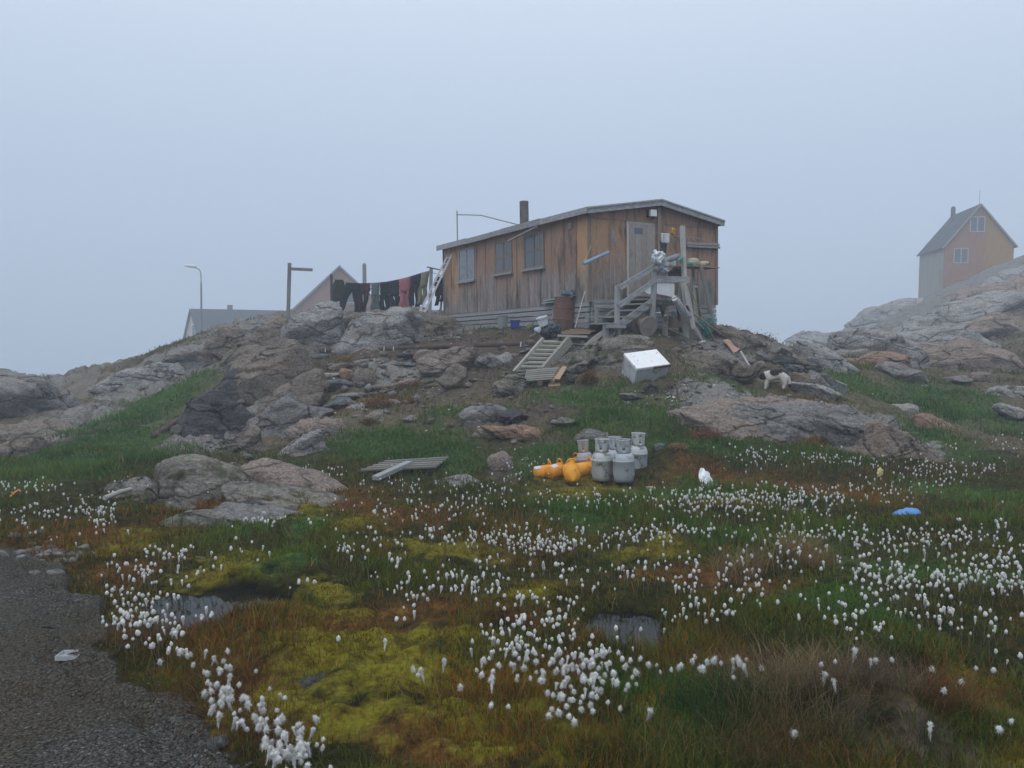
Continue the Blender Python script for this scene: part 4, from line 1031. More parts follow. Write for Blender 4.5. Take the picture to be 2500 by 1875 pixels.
fl = MB(); fl.box((f0[0] - .02, -.09, f0[2] - .02), (f1[0] + .02, -.03, f1[2] + .01)); fx = fl.build("wall_lamp", M_BLACK, cabin, local=True)
fl = MB(); fl.box((f0[0], -.17, f0[2]), (f1[0], -.091, f1[2] - .01)); fl.build("lamp_housing", M_WHITE, fx, local=True, bevel=.01)
# gable king board and the long grey pair of boards on the right
kb = MB(); kx = G(1608, 600)[0]
kb.box((kx - .045, -.075, .75), (kx + .045, -.043, RZ - .04), tint=.75)
kb.build("king_board", M_BROWNW, cabin, local=True)
hb = MB()
for k, yy in enumerate((594, 601)):
    a = G(1674, yy); b2_ = G(1754, yy + 4)
    hb.bar((a[0], -.07 - .02 * k, a[2]), (b2_[0], -.07 - .02 * k, b2_[2]), .035, .055, tint=.5 - .2 * k)
hb.build("wall_rail", M_GREYW, cabin, local=True)

# ------------------------------------------------------------------ porch and stairs
stairs = thing("porch_stairs", "grey wooden stairs with handrail climbing to the cabin door landing", "stairs", A0, CA)
YO = -1.0
def SG(px, py): return G(px, py, YO)
b0 = SG(1506, 812); t0_ = SG(1507, 696)
po = MB(); po.bar((b0[0], YO, b0[2] - .08), (t0_[0], YO, t0_[2]), .085, .085, up=(0, 1, 0), tint=.6); po.build("post", M_GREYW, stairs, local=True)
b1 = SG(1593, 776); t1 = SG(1597, 655)
po = MB(); po.bar((b1[0], YO, b1[2] - .3), (t1[0], YO, t1[2]), .085, .085, up=(0, 1, 0), tint=.65); po.build("post", M_GREYW, stairs, local=True)
b2p = SG(1676, 705); t2 = SG(1666, 551)
po = MB(); po.bar((b2p[0] + .02, YO, -.25), (t2[0], YO, t2[2]), .085, .085, up=(0, 1, 0), tint=.75); po.build("post", M_PALEW, stairs, local=True)
m1 = SG(1634, 720)
po = MB(); po.bar((m1[0], YO + .12, -.35), (m1[0], YO + .12, m1[2]), .09, .09, up=(0, 1, 0), tint=.55); po.build("post", M_OLIVEW, stairs, local=True)
for (xa, ya, xb, yb, w) in ((1513, 704, 1592, 651, .12), (1511, 748, 1596, 683, .11)):
    p, q_ = SG(xa, ya), SG(xb, yb)
    r_ = MB(); r_.bar((p[0] - .06, YO - .055, p[2]), (q_[0] + .03, YO - .055, q_[2]), .028, w, up=(0, 0, 1), tint=.6); r_.build("handrail", M_GREYW, stairs, local=True)
p, q_ = SG(1598, 681), SG(1676, 683)
r_ = MB(); r_.bar((p[0] - .04, YO - .058, p[2]), (q_[0] + .03, YO - .058, q_[2]), .03, .135, tint=.65); r_.build("rail_board", M_GREYW, stairs, local=True)
LZ = .66                                             # landing floor
ld = MB()
for k in range(6): ld.box((1.06, YO + .03 + k * .155, LZ - .03), (2.05, YO + .17 + k * .155, LZ), tint=rnd.uniform(.35, .65))
ld.build("landing", M_GREYW, stairs, local=True)
jo = MB(); jo.box((1.05, YO - .02, LZ - .16), (2.06, YO + .02, LZ - .032), tint=.3); jo.box((1.05, -.10, LZ - .16), (2.06, -.06, LZ - .032), tint=.3); jo.build("joist", M_DARKW, stairs, local=True)
st0, st1 = SG(1500, 806), SG(1590, 733)
for yy in (YO + .03, -.12):
    s = MB(); s.bar((st0[0] - .02, yy, st0[2]), (1.06, yy, LZ - .06), .04, .16, up=(0, 0, 1), tint=.5); s.build("stringer", M_GREYW, stairs, local=True)
NS = 4
for k in range(NS):
    zt_ = .02 + (LZ - .02) * (k + .55) / (NS + .3); xt = st0[0] + .08 + (1.0 - st0[0]) * k / NS
    s = MB(); s.box((xt - .03, YO - .02, zt_ - .035), (xt + .22, -.07, zt_), tint=.5 + .1 * (k % 2)); s.build("tread", M_OLIVEW if k % 2 else M_GREYW, stairs, local=True)
# side boards of the old step at the wall foot
for k, (ya, yb) in enumerate(((735, 736), (747, 748))):
    a, b = G(1446, ya, -.06), G(1560, yb, -.06)
    s = MB(); s.bar((a[0], -.12 - .02 * k, a[2]), (a[0] + .95, -.12 - .02 * k, a[2]), .03, .085, tint=.45 + .1 * k); s.build("side_board", M_GREYW, stairs, local=True)
s = MB(); a = G(1452, 752, -.1); s.bar((a[0], -.17, -.05), (a[0], -.17, a[2] + .02), .07, .06, up=(0, 1, 0), tint=.5); s.build("post", M_OLIVEW, stairs, local=True)
lw = MB()                                            # low platform before the first step
for k in range(4): lw.box((-.42 + .14 * k, -1.15, .06 + rnd.uniform(-.008, .008)), (-.29 + .14 * k, -.1, .09), tint=rnd.uniform(.2, .45))
lw.build("step_platform", M_GREYW, stairs, local=True)
lb_ = MB(); a = SG(1470, 802); lb_.box((-.42, -1.19, -.02), (.1, -1.153, .055), tint=.5); lb_.box((-.4, -1.1, -.3), (-.3, -1.0, .055), tint=.3); lb_.box((-.05, -1.1, -.3), (.03, -1.0, .055), tint=.3); lb_.build("support_board", M_GREYW, stairs, local=True)
# ------------------------------------------------------------------ what stands and hangs round the cabin
M_TARP = plain("grey_blue_tarp", (.13, .16, .19), (.07, .085, .10), 5, .6, .5, 12)
M_DTARP = plain("dark_tarp", (.05, .058, .07), (.025, .028, .035), 6, .5, .6, 10)
M_RUST = plain("rusted_steel", (.16, .085, .065), (.085, .048, .042), 5, .95, .4, 30, spot=(.22, .10, .06), spot_at=.6)
M_DRUST = plain("old_pipe_rust", (.095, .06, .05), (.045, .032, .03), 5, .95, .4, 30, spot=(.16, .09, .07), spot_at=.6)
M_BAG = plain("white_plastic_bag", (.72, .75, .78), (.5, .53, .57), 6, .35, .5, 14)
M_BAGG = plain("grey_plastic_film", (.36, .38, .41), (.25, .265, .29), 6, .4, .5, 14)
M_BLUE = plain("blue_plastic", (.02, .035, .25), (.015, .025, .16), 5, .45, .05)
M_PBLUE = plain("pale_blue_plastic", (.34, .46, .60), (.26, .36, .5), 5, .45, .1)
M_GREYP = plain("grey_plastic", (.22, .24, .24), (.15, .165, .165), 5, .6, .1)
M_TEAL = plain("teal_net", (.03, .19, .16), (.015, .09, .085), 9, .8, .9, 60)
M_BUOY = plain("beige_float", (.42, .36, .25), (.32, .27, .18), 6, .7, .2)
M_YEL = plain("yellow_cloth", (.50, .33, .03), (.30, .19, .02), 8, .8, .4, 20)
M_YELW = plain("yellow_paint_wood", (.42, .37, .16), (.30, .26, .12), 9, .8, .2)
M_CLOTHG = plain("grey_cloth", (.25, .25, .27), (.17, .17, .19), 9, .95, .5, 25)
M_CLOTHW = plain("white_cloth", (.55, .55, .58), (.42, .42, .45), 9, .95, .4, 25)
M_CLOTHD = plain("dark_blue_cloth", (.05, .055, .075), (.03, .033, .045), 9, .95, .4, 25)
M_CARD = plain("brown_cardboard", (.30, .21, .14), (.2, .14, .1), 6, .9, .2)
M_PINKB = plain("pinkish_board", (.42, .26, .20), (.30, .18, .14), 6, .9, .2)
M_CONC = plain("concrete_grey", (.27, .26, .25), (.19, .185, .18), 7, .95, .4, 40)

M_DRIFT = plain('silvery_driftwood', (.60, .61, .62), (.34, .345, .355), 7, .9, .5, 30, coords='obj', stretch=(4, 4, .8))
def blob(name, ctr, half, seed, mat, label=None, cat=None, group=None, parent=None, rough=.22, ang=4, R=None, n=4, wr=None):
    V, Fc = lump(max(n, 5) if rough >= .25 else n, half, seed, ang, 10, rough, 0.0, R=R)
    if rough >= .25:      # crumpled sheeting: sharp creases between slack folds
        mm = float(np.mean(half)); qv = V / mm * 1.5
        cr_ = .22 - np.abs(fbm(qv[:, 0] + seed, qv[:, 1], qv[:, 2], seed + 9, 4, .55))
        V = V * (1 + .55 * cr_[:, None])
    o = np_mesh(name, V, Fc.ravel(), np.arange(len(Fc)) * 3, [mat], None, smooth=True)
    if parent is not None: o.parent = parent; o.location = Vector(ctr) - ORG[parent.name]
    else: o.location = ctr; ORG[o.name] = Vector(ctr)
    if label: tag(o, label, cat, group)
    return o
def stick(name, p, q, r, mat, label, cat, square=False, group=None):
    b = MB()
    if square: b.bar(p, q, r * 2.4, r * 1.2)
    else: b.tube([p, Vector(p).lerp(Vector(q), .5) + Vector((0, 0, .01)), q], [r, r * .95, r * .85], 7)
    return tag(b.build(name, mat, None, p), label, cat, group)
def CWp(t): return CW(*t)

# shelf on slanting legs right of the porch
sh = thing("outdoor_shelf", "narrow wooden shelf on slanting legs right of the porch", "shelf", CW(*G(1715, 780, -.6)))
a, b = G(1674, 651, -.65), G(1742, 651, -.65); SZ = a[2]
m = MB(); m.add([CWp(p) for p in ((a[0], -.85, SZ), (b[0] + .05, -.80, SZ - .01), (b[0] - .02, -.40, SZ - .02), (a[0], -.40, SZ - .02), (a[0], -.85, SZ + .022), (b[0] + .05, -.80, SZ + .012), (b[0] - .02, -.40, SZ + .002), (a[0], -.40, SZ + .002))],
      [(3, 2, 1, 0), (4, 5, 6, 7), (0, 1, 5, 4), (1, 2, 6, 5), (2, 3, 7, 6), (3, 0, 4, 7)])
m.build("shelf_board", M_TANW, sh)
def leg(p, q, w, mat, par): 
    m = MB(); m.bar(p, q, w * 1.1, w * .8, up=(0, 1, 0), tint=.95); return m.build("leg", mat, par)
g1 = on(1747, 806); leg(CW(G(1711, 654, -.8)[0], -.8, SZ - .002), g1 - Vector((0, 0, .05)), .075, M_PALEW, sh)
l2 = G(1700, 772, -.45); leg(CW(G(1692, 656, -.45)[0], -.45, SZ - .022), CW(l2[0], -.45, -.1), .065, M_OLIVEW, sh)
for (cx, cy, w, h, sd, lb) in ((1692, 642, 30, 20, 3, "domed beige fishing float on the porch shelf"), (1718, 646, 28, 14, 5, "flat beige fishing float with dark slots on the porch shelf")):
    g = G(cx, cy, -.62); r = w / 2 / 103
    m = MB(); hh = h / 103
    m.lathe(CW(g[0], -.62, SZ + .025), [(0, 0), (r, 0), (r, hh * .45), (r * .93, hh * .72), (r * .7, hh * .92), (r * .25, hh), (0, hh)], 20)
    f = m.build("fishing_float", M_BUOY, None, CW(g[0], -.62, SZ + .025), smooth=True); tag(f, lb, "float", "floats on the porch shelf")
    if sd == 5:
        m = MB()
        for dx in (-.035, .03): m.box(tuple(CW(g[0] + dx, -.62, SZ) + Vector((.07 - .008, -.14, .06))), tuple(CW(g[0] + dx, -.62, SZ) + Vector((.07 + .008 + (.02 if dx > 0 else 0), -.12, .10))))
        m.build("slot", M_BLACK, f)
g = G(1681, 643, -.6); blob("fishing_net", CW(g[0], -.66, SZ + .07), (.10, .10, .075), 5, plain("pale_teal_net", (.20, .42, .38), (.12, .3, .28), 9, .8, .8, 50), "pale teal net bundle beside the domed float", "net")
# porch line with its washing
ln = [CW(*G(px, py, -.62)) for px, py in ((1588, 566), (1612, 570), (1640, 575), (1672, 577), (1712, 583), (1752, 596))]
m = MB(); m.tube(ln, .007, 5); tag(m.build("washing_line", M_GREYW, None, ln[0]), "thin cord strung along the gable beside the door", "line")
def hung(name, px0, px1, py0, py1, off, mat, label, cat, seed=1, taper=0, thick=.02):
    p00 = CW(*G(px0, py0, off)); p10 = CW(*G(px1, py0, off)); zb = CW(*G(px0, py1, off)).z
    m = MB()
    def fn(u, v):
        p = p00.lerp(p10, u); w = (u - .5) * taper * v
        q = p + (p10 - p00) * w
        return (q.x + .02 * math.sin(u * 9 + seed) * v, q.y - .03 * math.sin(u * 7 + seed * 2) * v - .01, p00.z + (zb - p00.z) * v * (1 + .05 * math.sin(u * 11 + seed)))
    m.grid(fn, 10, 10)
    return tag(m.build(name, mat, None, p00, smooth=True, solid=thick), label, cat)
hung("towel", 1614, 1634, 569, 592, -.68, M_CLOTHW, "small pale towel hanging on the porch cord", "towel")
hung("dark_cloth", 1611, 1629, 588, 619, -.60, M_CLOTHD, "dark blue cloth hanging behind the pale towel", "cloth", 3, -.2)
g = G(1642, 564, -.6); blob("yellow_bundle", CW(g[0], -.6, g[2]), (.06, .05, .105), 8, M_YEL, "yellow cloth bundle tied on the porch cord", "bundle", rough=.3)
m = MB(); pp = [CW(*G(px, py, -.7)) for px, py in ((1634, 593), (1642, 606), (1647, 621))]; m.tube(pp, .008, 5); tag(m.build("yellow_rope", M_YELW, None, pp[0]), "short yellow rope hanging below the pale towel", "rope")
# things on the landing
g = G(1599, 640, YO - .02)
bagroot = thing("plastic_bag", "big translucent white plastic bag tied to the stair post", "bag", CW(g[0], YO - .05, g[2] - .3))
blob("bag_top", CW(G(1598, 628, YO)[0], YO - .09, G(1598, 626, YO)[2]), (.19, .14, .185), 11, M_BAG, parent=bagroot, rough=.3, ang=3)
blob("bag_skirt", CW(G(1608, 648, YO)[0], YO - .075, G(1608, 651, YO)[2]), (.20, .10, .17), 17, M_BAGG, parent=bagroot, rough=.35, ang=3, R=rotm(0, 30))
m = MB(); p, q_ = CW(*G(1616, 640, YO + .1)), CW(*G(1657, 625, YO + .1)); m.tube([p, p.lerp(q_, .5), q_], [.055, .07, .065], 10); tag(m.build("rolled_mat", M_CLOTHG, None, p), "rolled grey mat lying on the porch rail", "mat")
def boxthing(name, px0, px1, py0, py1, off, dep, mat, label, cat, bevel=.008):
    a, b = G(px0, py1, off), G(px1, py0, off); m = MB()
    root = CW(a[0], off, a[2])
    x0, x1, z0, z1 = a[0], b[0], a[2], b[2]
    c = [CW(x, y, z) for x, y, z in ((x0, off, z0), (x0, off + dep, z0), (x1, off + dep, z0), (x1, off, z0), (x0, off, z1), (x0, off + dep, z1), (x1, off + dep, z1), (x1, off, z1))]
    m.hexa([tuple(k) for k in c], 0, .6, .5, .3)
    return tag(m.build(name, mat, None, root, bevel=bevel), label, cat)
boxthing("white_crate", 1621, 1651, 636, 648, YO + .25, .3, M_WHITE, "white crate under the rolled mat", "crate")
boxthing("cardboard_box", 1604, 1630, 652, 676, YO + .12, .25, M_CARD, "stained brown box behind the porch rail board", "box")
g = G(1655, 666, YO + .15); blob("refuse_bag", CW(g[0], YO + .2, g[2]), (.185, .15, .14), 23, M_BLACK, "full black rubbish bag behind the porch rail board", "bag", rough=.3)
g = G(1660, 634, YO - .05); blob("green_net", CW(g[0], YO - .07, g[2]), (.075, .04, .055), 27, plain("mint_net", (.12, .40, .30), (.07, .25, .2), 9, .8, .8, 50), "mint green net scrap hooked on the tall porch post", "net", rough=.35, R=rotm(0, 40))
# under the landing
a, b = G(1603, 722, YO - .03), G(1648, 689, YO - .03)
wp = thing("propped_sheet", "white panel with a yellow right edge propped under the landing", "panel", CW(a[0], YO - .03, a[2] - .03))
m = MB(); c = [CW(x, y, z) for x, y, z in ((a[0], YO - .04, a[2] + .05), (a[0], YO, a[2] + .05), (b[0] - .03, YO, a[2] - .025), (b[0] - .03, YO - .04, a[2] - .025), (a[0], YO - .04, b[2]), (a[0], YO, b[2]), (b[0] - .03, YO, b[2] - .01), (b[0] - .03, YO - .04, b[2] - .01))]
m.hexa([tuple(k) for k in c]); m.build("panel_sheet", M_WHITE, wp)
m = MB(); m.bar(CW(b[0] - .012, YO - .02, a[2] - .03), CW(b[0] - .012, YO - .02, b[2] - .01), .03, .045, up=(0, 1, 0)); m.build("edge_strip", M_YEL, wp)
g = G(1582, 709, -.75); m = MB(); m.lathe(CW(g[0], -.75, g[2]), [(0, .0), (.08, 0), (.13, .05), (.135, .055), (.12, .05), (.07, .012), (0, .012)], 18, axis=tuple(-Vv + Vector((0, 0, .5)) - U * .2)); tag(m.build("basin", M_WHITE, None, CW(g[0], -.75, g[2]), smooth=True), "white enamel basin leaning behind the stair post", "basin")
# cable drum
dg = on(1578, 826)
dc0 = P(1583, 797, dg.y + .08); dc1 = P(1561, 788, dg.y + .36); ax = (dc1 - dc0)
drum = thing("cable_drum", "small wooden cable drum standing on edge in front of the stairs", "cable drum", dg)
R_ = .235
for c, r, nm in ((dc0, R_, "disc"), (dc1, R_ * .97, "disc")):
    m = MB(); m.lathe(c - ax.normalized() * .02, [(0, 0), (r, 0), (r, .035), (0, .035)], 32, axis=tuple(ax)); d_ = m.build(nm, plain("drum_wood", (.25, .215, .19), (.17, .145, .13), 5, .9, .4, 25), drum)
    if c is dc0:
        m = MB()
        for k in range(5): 
            an = k * 1.26 + .3; m.lathe(c - ax.normalized() * .024 + Vector((math.cos(an), 0.2 * math.sin(an), math.sin(an))) * .055 + Vector((.01, 0, -.01)), [(0, 0), (.014, 0), (.014, .003), (0, .003)], 8, axis=tuple(ax))
        m.build("bolt_holes", M_BLACK, d_)
m = MB(); m.lathe(dc0, [(0, .012), (.13, .012), (.13, ax.length - .02), (0, ax.length - .02)], 20, axis=tuple(ax)); m.build("core", M_BROWNW, drum)
# timber leaning right of the stairs
p, q_ = P(1647, 728, 17.75), on(1712, 830)
m = MB(); m.tube([p, p.lerp(q_, .33), p.lerp(q_, .7), q_], [.075, .095, .085, .05], 7); tag(m.build("driftwood_beam", M_DRIFT, None, q_), "thick silvery driftwood beam leaning against the porch", "beam")
p, q_ = P(1668, 735, 17.6), on(1716, 828)
stick("board", P(1676, 745, 17.7), q_, .022, M_BROWNW, "thin brown lath leaning beside the driftwood beam", "lath", True)
p, q_ = P(1674, 690, 18.0), P(1694, 775, 17.9)
stick("board", p, q_ - Vector((0, 0, .25)), .055, M_PALEW, "broad grey board leaning on the tall porch post", "board", True)
stick("board", P(1664, 690, 18.2), P(1672, 742, 18.1), .028, M_GREYW, "short pale board beside the broad leaning one", "board", True)
stick("pole", P(1676, 690, 17.75), on(1745, 832), .016, M_YELW, "long yellowish pole leaning from the porch to the ground", "pole")
stick("pole", P(1686, 762, 17.95), P(1760, 815, 18.6), .02, M_TANW, "brown pole lying across behind the yellowish pole", "pole")
stick("pole", P(1619, 795, 17.35), on(1706, 842) + Vector((0, 0, .02)), .014, M_TANW, "pale thin pole lying on the slope below the porch", "pole")
stick("stick", P(1633, 735, 17.5), P(1660, 720, 17.8), .012, M_BROWNW, "thin brown stick poking out under the white panel", "stick")
for (x0, y0, d0, x1, y1, rr, mt, lb) in ((1612, 742, 18.0, 1630, 806, .03, M_DARKW, "dark board propped under the porch landing"), (1655, 748, 17.9, 1662, 812, .03, M_BROWNW, "brown board propped behind the driftwood beam"), (1625, 770, 17.9, 1668, 760, .022, M_PALEW, "pale lath lying across under the porch landing"),
                                         (1684, 770, 17.8, 1722, 812, .028, M_GREYW, "grey board leaning right of the driftwood beam"), (1700, 700, 18.6, 1712, 800, .022, M_PALEW, "pale thin board leaning between the shelf legs"), (1732, 790, 18.9, 1764, 820, .03, M_DARKW, "dark board end lying by the cabin corner")):
    stick("board", P(x0, y0, d0), on(x1, y1) + Vector((0, 0, .02)), rr, mt, lb, "board", True)
ng = on(1722, 824); blob("fishing_net", ng + Vector((0, .15, .17)), (.18, .17, .24), 31, M_TEAL, "dark teal fishing net heaped by the cabin corner", "net", rough=.3, R=rotm(0, -20))
ng = on(1640, 806); blob("fertiliser_bag", P(1641, 784, ng.y + .1), (.12, .1, .19), 33, M_TARP, "grey blue sack standing under the porch", "sack", rough=.25)
boxthing("wooden_crate", 1652, 1668, 776, 800, YO + .0, .3, M_BROWNW, "broken brown crate under the porch", "crate")
# at the long wall
dg = on(1376, 806)
drumb = thing("oil_drum", "rust brown oil drum standing at the cabin wall", "oil drum", dg)
axd = Vector((.09, .05, 1)).normalized(); br = .27
m = MB(); pr = [(0, -.06), (br, -.06), (br + .008, -.05), (br, -.03)]
for zz in (.26, .53): pr += [(br, zz - .02), (br + .012, zz), (br, zz + .02)]
pr += [(br, .76), (br + .01, .77), (br + .01, .785), (br - .02, .785), (br - .02, .77), (0, .77)]
m.lathe(dg + Vector((0, .25, -.02)), pr, 28, axis=tuple(axd)); m.build("drum_body", M_RUST, drumb)
top = dg + Vector((0, .25, 0)) + axd * .78
blob("tarpaulin", top + Vector((.14, 0, .05)), (.24, .25, .13), 41, M_TARP, "grey blue tarpaulin bunched on the rusty oil drum", "tarpaulin", rough=.35, ang=3)
blob("dark_tarpaulin", top + Vector((.36, .10, -.22)), (.09, .2, .34), 43, M_DTARP, "dark plastic sheet hanging behind the rusty oil drum", "plastic sheet", rough=.3, ang=3)
stick("pole", P(1428, 711, 18.35), P(1404, 800, 17.75), .013, M_PALEW, "pale broom pole leaning right of the rusty oil drum", "pole")
for k, yy in enumerate((735, 741)):
    a, b = L_(1330, yy + 3, -.06), L_(1357, yy - 1, -.06)
    m = MB(); m.bar(CW(-.07 - .03 * k, a[1], a[2]), CW(-.07 - .03 * k, b[1], b[2]), .10, .022, tint=.6); tag(m.build("teal_board", plain("faded_teal_paint", (.33, .42, .41), (.25, .33, .33), 7, .8, .2), None, CW(-.07, b[1], b[2])), ("upper", "lower")[k] + " of two faded teal boards stuck on the cabin skirting", "board", "faded teal boards")
bg = on(1230, 803)
def tub(name, c, r0, r1, h, mat, label, cat, axis=(0, 0, 1), handle=False):
    root = thing(name, label, cat, c); m = MB()
    m.lathe(c, [(0, 0), (r0, 0), (r1, h), (r1 + .012, h), (r1 + .012, h - .02), (r1 + .001, h - .02 + .0005), (r1 - .012, h - .002), (r0 - .01, .02), (0, .02)], 24, axis=axis); m.build("body", mat, root, smooth=False)
    if handle:
        A = Vector(axis).normalized(); s = A.cross(Vector((0, 1, 0))).normalized(); m = MB()
        m.tube([Vector(c) + A * (h - .03) + s * r1 * math.cos(t) + (Vector((0, -1, 0)) * 1.0 - A * .35).normalized() * r1 * 1.05 * math.sin(t) for t in [math.pi * k / 10 for k in range(11)]], .005, 5); m.build("handle", M_METAL, root)
    return root
tub("plastic_tub", bg, .155, .175, .36, M_GREYP, "tall grey green plastic tub by the cabin skirting", "tub")
cg = on(1264, 803); cr = thing("blue_crate", "blue plastic crate by the cabin skirting", "crate", cg)
m = MB(); w_, d_, h_ = .36, .26, .20
for (x0, y0, x1, y1) in ((-w_ / 2, 0, w_ / 2, .015), (-w_ / 2, d_, w_ / 2, d_ + .015), (-w_ / 2, .016, -w_ / 2 + .015, d_ - .001), (w_ / 2 - .015, .016, w_ / 2, d_ - .001)): m.box(tuple(cg + Vector((x0, y0, .02))), tuple(cg + Vector((x1, y1, h_))))
m.box(tuple(cg + Vector((-w_ / 2, 0, 0))), tuple(cg + Vector((w_ / 2, d_, .018)))); m.build("crate_body", M_BLUE, cr)
m = MB(); m.box(tuple(cg + Vector((-w_ / 2 - .02, -.02, h_ + .002))), tuple(cg + Vector((w_ / 2 + .02, -.002, h_ + .03)))); m.box(tuple(cg + Vector((-w_ / 2 - .02, d_ + .017, h_ + .002))), tuple(cg + Vector((w_ / 2 + .02, d_ + .035, h_ + .03)))); m.build("rim", M_BLUE, cr)
stick("stick", P(1279, 795, cg.y - .1), P(1290, 797, cg.y - .2), .01, M_WHITE, "short white stick beside the blue crate", "stick")
cg2 = on(1294, 806); m = MB(); m.lathe(cg2, [(0, -.03), (.12, -.03), (.115, .2), (.09, .205), (.085, .1), (0, .1)], 18); tag(m.build("concrete_block", M_CONC, None, cg2), "pale round concrete block right of the blue crate", "block")
sg = on(1342, 833)
blob("dark_sack", sg + Vector((0, .2, .17)), (.27, .22, .24), 51, M_DTARP, "dark tarpaulin sack slumped below the white bucket", "sack", rough=.3, ang=3)
blob("grey_tarp", sg + Vector((.05, .22, .33)), (.22, .2, .12), 53, M_TARP, "grey tarpaulin folded over the dark sack", "tarpaulin", rough=.3, ang=3, R=rotm(0, -14))
bk_ax = Vector((.28, -.25, 1)).normalized()
tub("bucket", P(1328, 795, sg.y + .12), .10, .125, .21, M_WHITE, "white plastic bucket tipped on top of the dark sack", "bucket", tuple(Vector((-.3, -.15, 1)).normalized()), True)
blob("jerrycan", P(1312, 806, sg.y + .08), (.075, .07, .09), 57, plain("milky_blue_plastic", (.42, .5, .62), (.35, .43, .55), 6, .4, .1), "milky blue container left of the white bucket", "container", rough=.06, ang=9)
stick("stick", on(1296, 824) + Vector((0, 0, .03)), P(1316, 811, sg.y), .02, M_PALEW, "pale board end sticking out left of the dark sack", "board", True)
# tube and cloth hanging on the gable
p, q_ = CW(*G(1424, 644, -.35)), CW(*G(1485, 616, -.12))
tb = thing("hanging_tube", "pale blue plastic tube hung slanting at the cabin corner", "tube", p)
m = MB(); m.tube([p, q_], .042, 12); m.build("tube_body", plain("faded_blue_plastic", (.22, .32, .42), (.17, .25, .34), 5, .5, .1), tb)
m = MB(); m.tube([p + Vector((.02, 0, .04)), CW(*G(1443, 600, -.06))], .006, 5); m.build("cord", M_YELW, tb)
g = G(1495, 584, -.05); blob("hanging_cloth", CW(g[0], -.07, g[2]), (.045, .03, .16), 61, M_CLOTHG, "narrow grey cloth hanging on the gable left of the door", "cloth", rough=.12, ang=3)
# boards and sheets on the ground to the right
c0 = on(1766, 842); m = MB()
qd = [on(1764, 840), on(1782, 838), on(1806, 862), on(1790, 866)]
m.grid(lambda u, v: tuple(qd[0].lerp(qd[1], u).lerp(qd[3].lerp(qd[2], u), v) + Vector((0, 0, .07 + .03 * math.sin(u * 3 + v * 4)))), 6, 6)
tag(m.build("cardboard_sheet", M_PINKB, None, qd[0], solid=.02), "torn pinkish board lying on the rocks right of the cabin", "board")
stick("plank", on(1808, 868) + Vector((0, 0, .1)), on(1828, 900) + Vector((0, 0, .08)), .018, M_PALEW, "pale broken lath below the torn pinkish board", "lath", True)
stick("plank", P(1998, 918, on(2000, 925).y - .15), on(2062, 950) + Vector((0, 0, .05)), .07, M_DARKW, "dark tarred plank leaning on the right boulder heap", "plank", True)
stick("plank", P(2022, 922, on(2025, 925).y - .25), on(2068, 946) + Vector((0, 0, .04)), .03, M_PALEW, "pale grey lath on the dark tarred plank", "lath", True)
g = on(1715, 838); blob("white_rag", g + Vector((0, 0, .02)), (.07, .05, .035), 63, M_WHITE, "white rag on the ground below the driftwood beam", "rag", rough=.3)
for i, (x0, y0, x1, y1) in enumerate(((1570, 848, 1596, 858), (1574, 854, 1604, 862))):
    stick("lath", on(x0, y0) + Vector((0, 0, .04)), on(x1, y1) + Vector((0, 0, .04)), .012, M_TANW, ("longer", "shorter")[1 - i] + " tan lath lying above the white freezer", "lath", True, "tan laths above the freezer")
# ------------------------------------------------------------------ washing, ladder, posts, far houses
DL = 25.6
lp_top = P(1053, 655, DL); lp_bot = P(1048, 772, DL)
wpost = thing("washing_post", "grey post with a crossbar holding the washing line near the cabin", "post", lp_bot)
m = MB(); m.bar(lp_bot - Vector((0, 0, .3)), lp_top, .10, .10, up=(0, 1, 0), tint=.5); m.build("post_shaft", M_GREYW, wpost)
m = MB(); m.bar(P(1043, 652, DL - .12), P(1076, 659, DL - .5), .045, .035); m.build("crossbar", M_DARKW, wpost)
lpts = [(805, 676), (822, 684), (846, 690), (876, 692), (910, 691), (940, 689), (975, 682), (1003, 675), (1030, 666), (1050, 661)]
line = [P(x, y, 26.6 - (x - 805) / 245 * 1.0) for x, y in lpts]
lpost = on(808, 764)
m = MB(); pb_ = P(810, 770, 26.65); m.bar(pb_ - Vector((0, 0, .4)), P(809, 670, 26.65), .07, .07, up=(0, 1, 0)); tag(m.build("post", M_DARKW, None, pb_), "dark post hidden behind the dark green jacket", "post")
m = MB(); m.tube(line, .008, 5); tag(m.build("washing_line", M_BLACK, None, line[0]), "long sagging washing line left of the cabin", "line")
def line_at(px):
    xs = [a for a, _ in lpts]; k = max(i for i in range(len(xs)) if xs[i] <= px or i == 0); k = min(k, len(xs) - 2)
    t = (px - xs[k]) / (xs[k + 1] - xs[k]); return line[k].lerp(line[k + 1], t)
CLO = {'olive': plain("dark_olive_cloth", (.030, .036, .030), (.018, .022, .02), 7, .95, .4, 20), 'black': plain("black_cloth", (.016, .017, .022), (.010, .011, .014), 7, .95, .4, 20), 'plum': plain("dark_plum_cloth", (.03, .018, .026), (.018, .012, .018), 7, .95, .4, 20),
       'sage': plain("sage_grey_cloth", (.10, .13, .13), (.065, .09, .092), 7, .95, .4, 20), 'navy': plain("navy_cloth", (.020, .022, .036), (.012, .014, .024), 7, .95, .4, 20), 'pink': plain("dusty_pink_cloth", (.33, .12, .14), (.24, .08, .10), 7, .95, .4, 20),
       'khaki': plain("khaki_cloth", (.20, .18, .13), (.13, .115, .085), 7, .95, .4, 20), 'red': plain("red_cloth", (.13, .03, .035), (.08, .02, .024), 7, .95, .4, 20)}
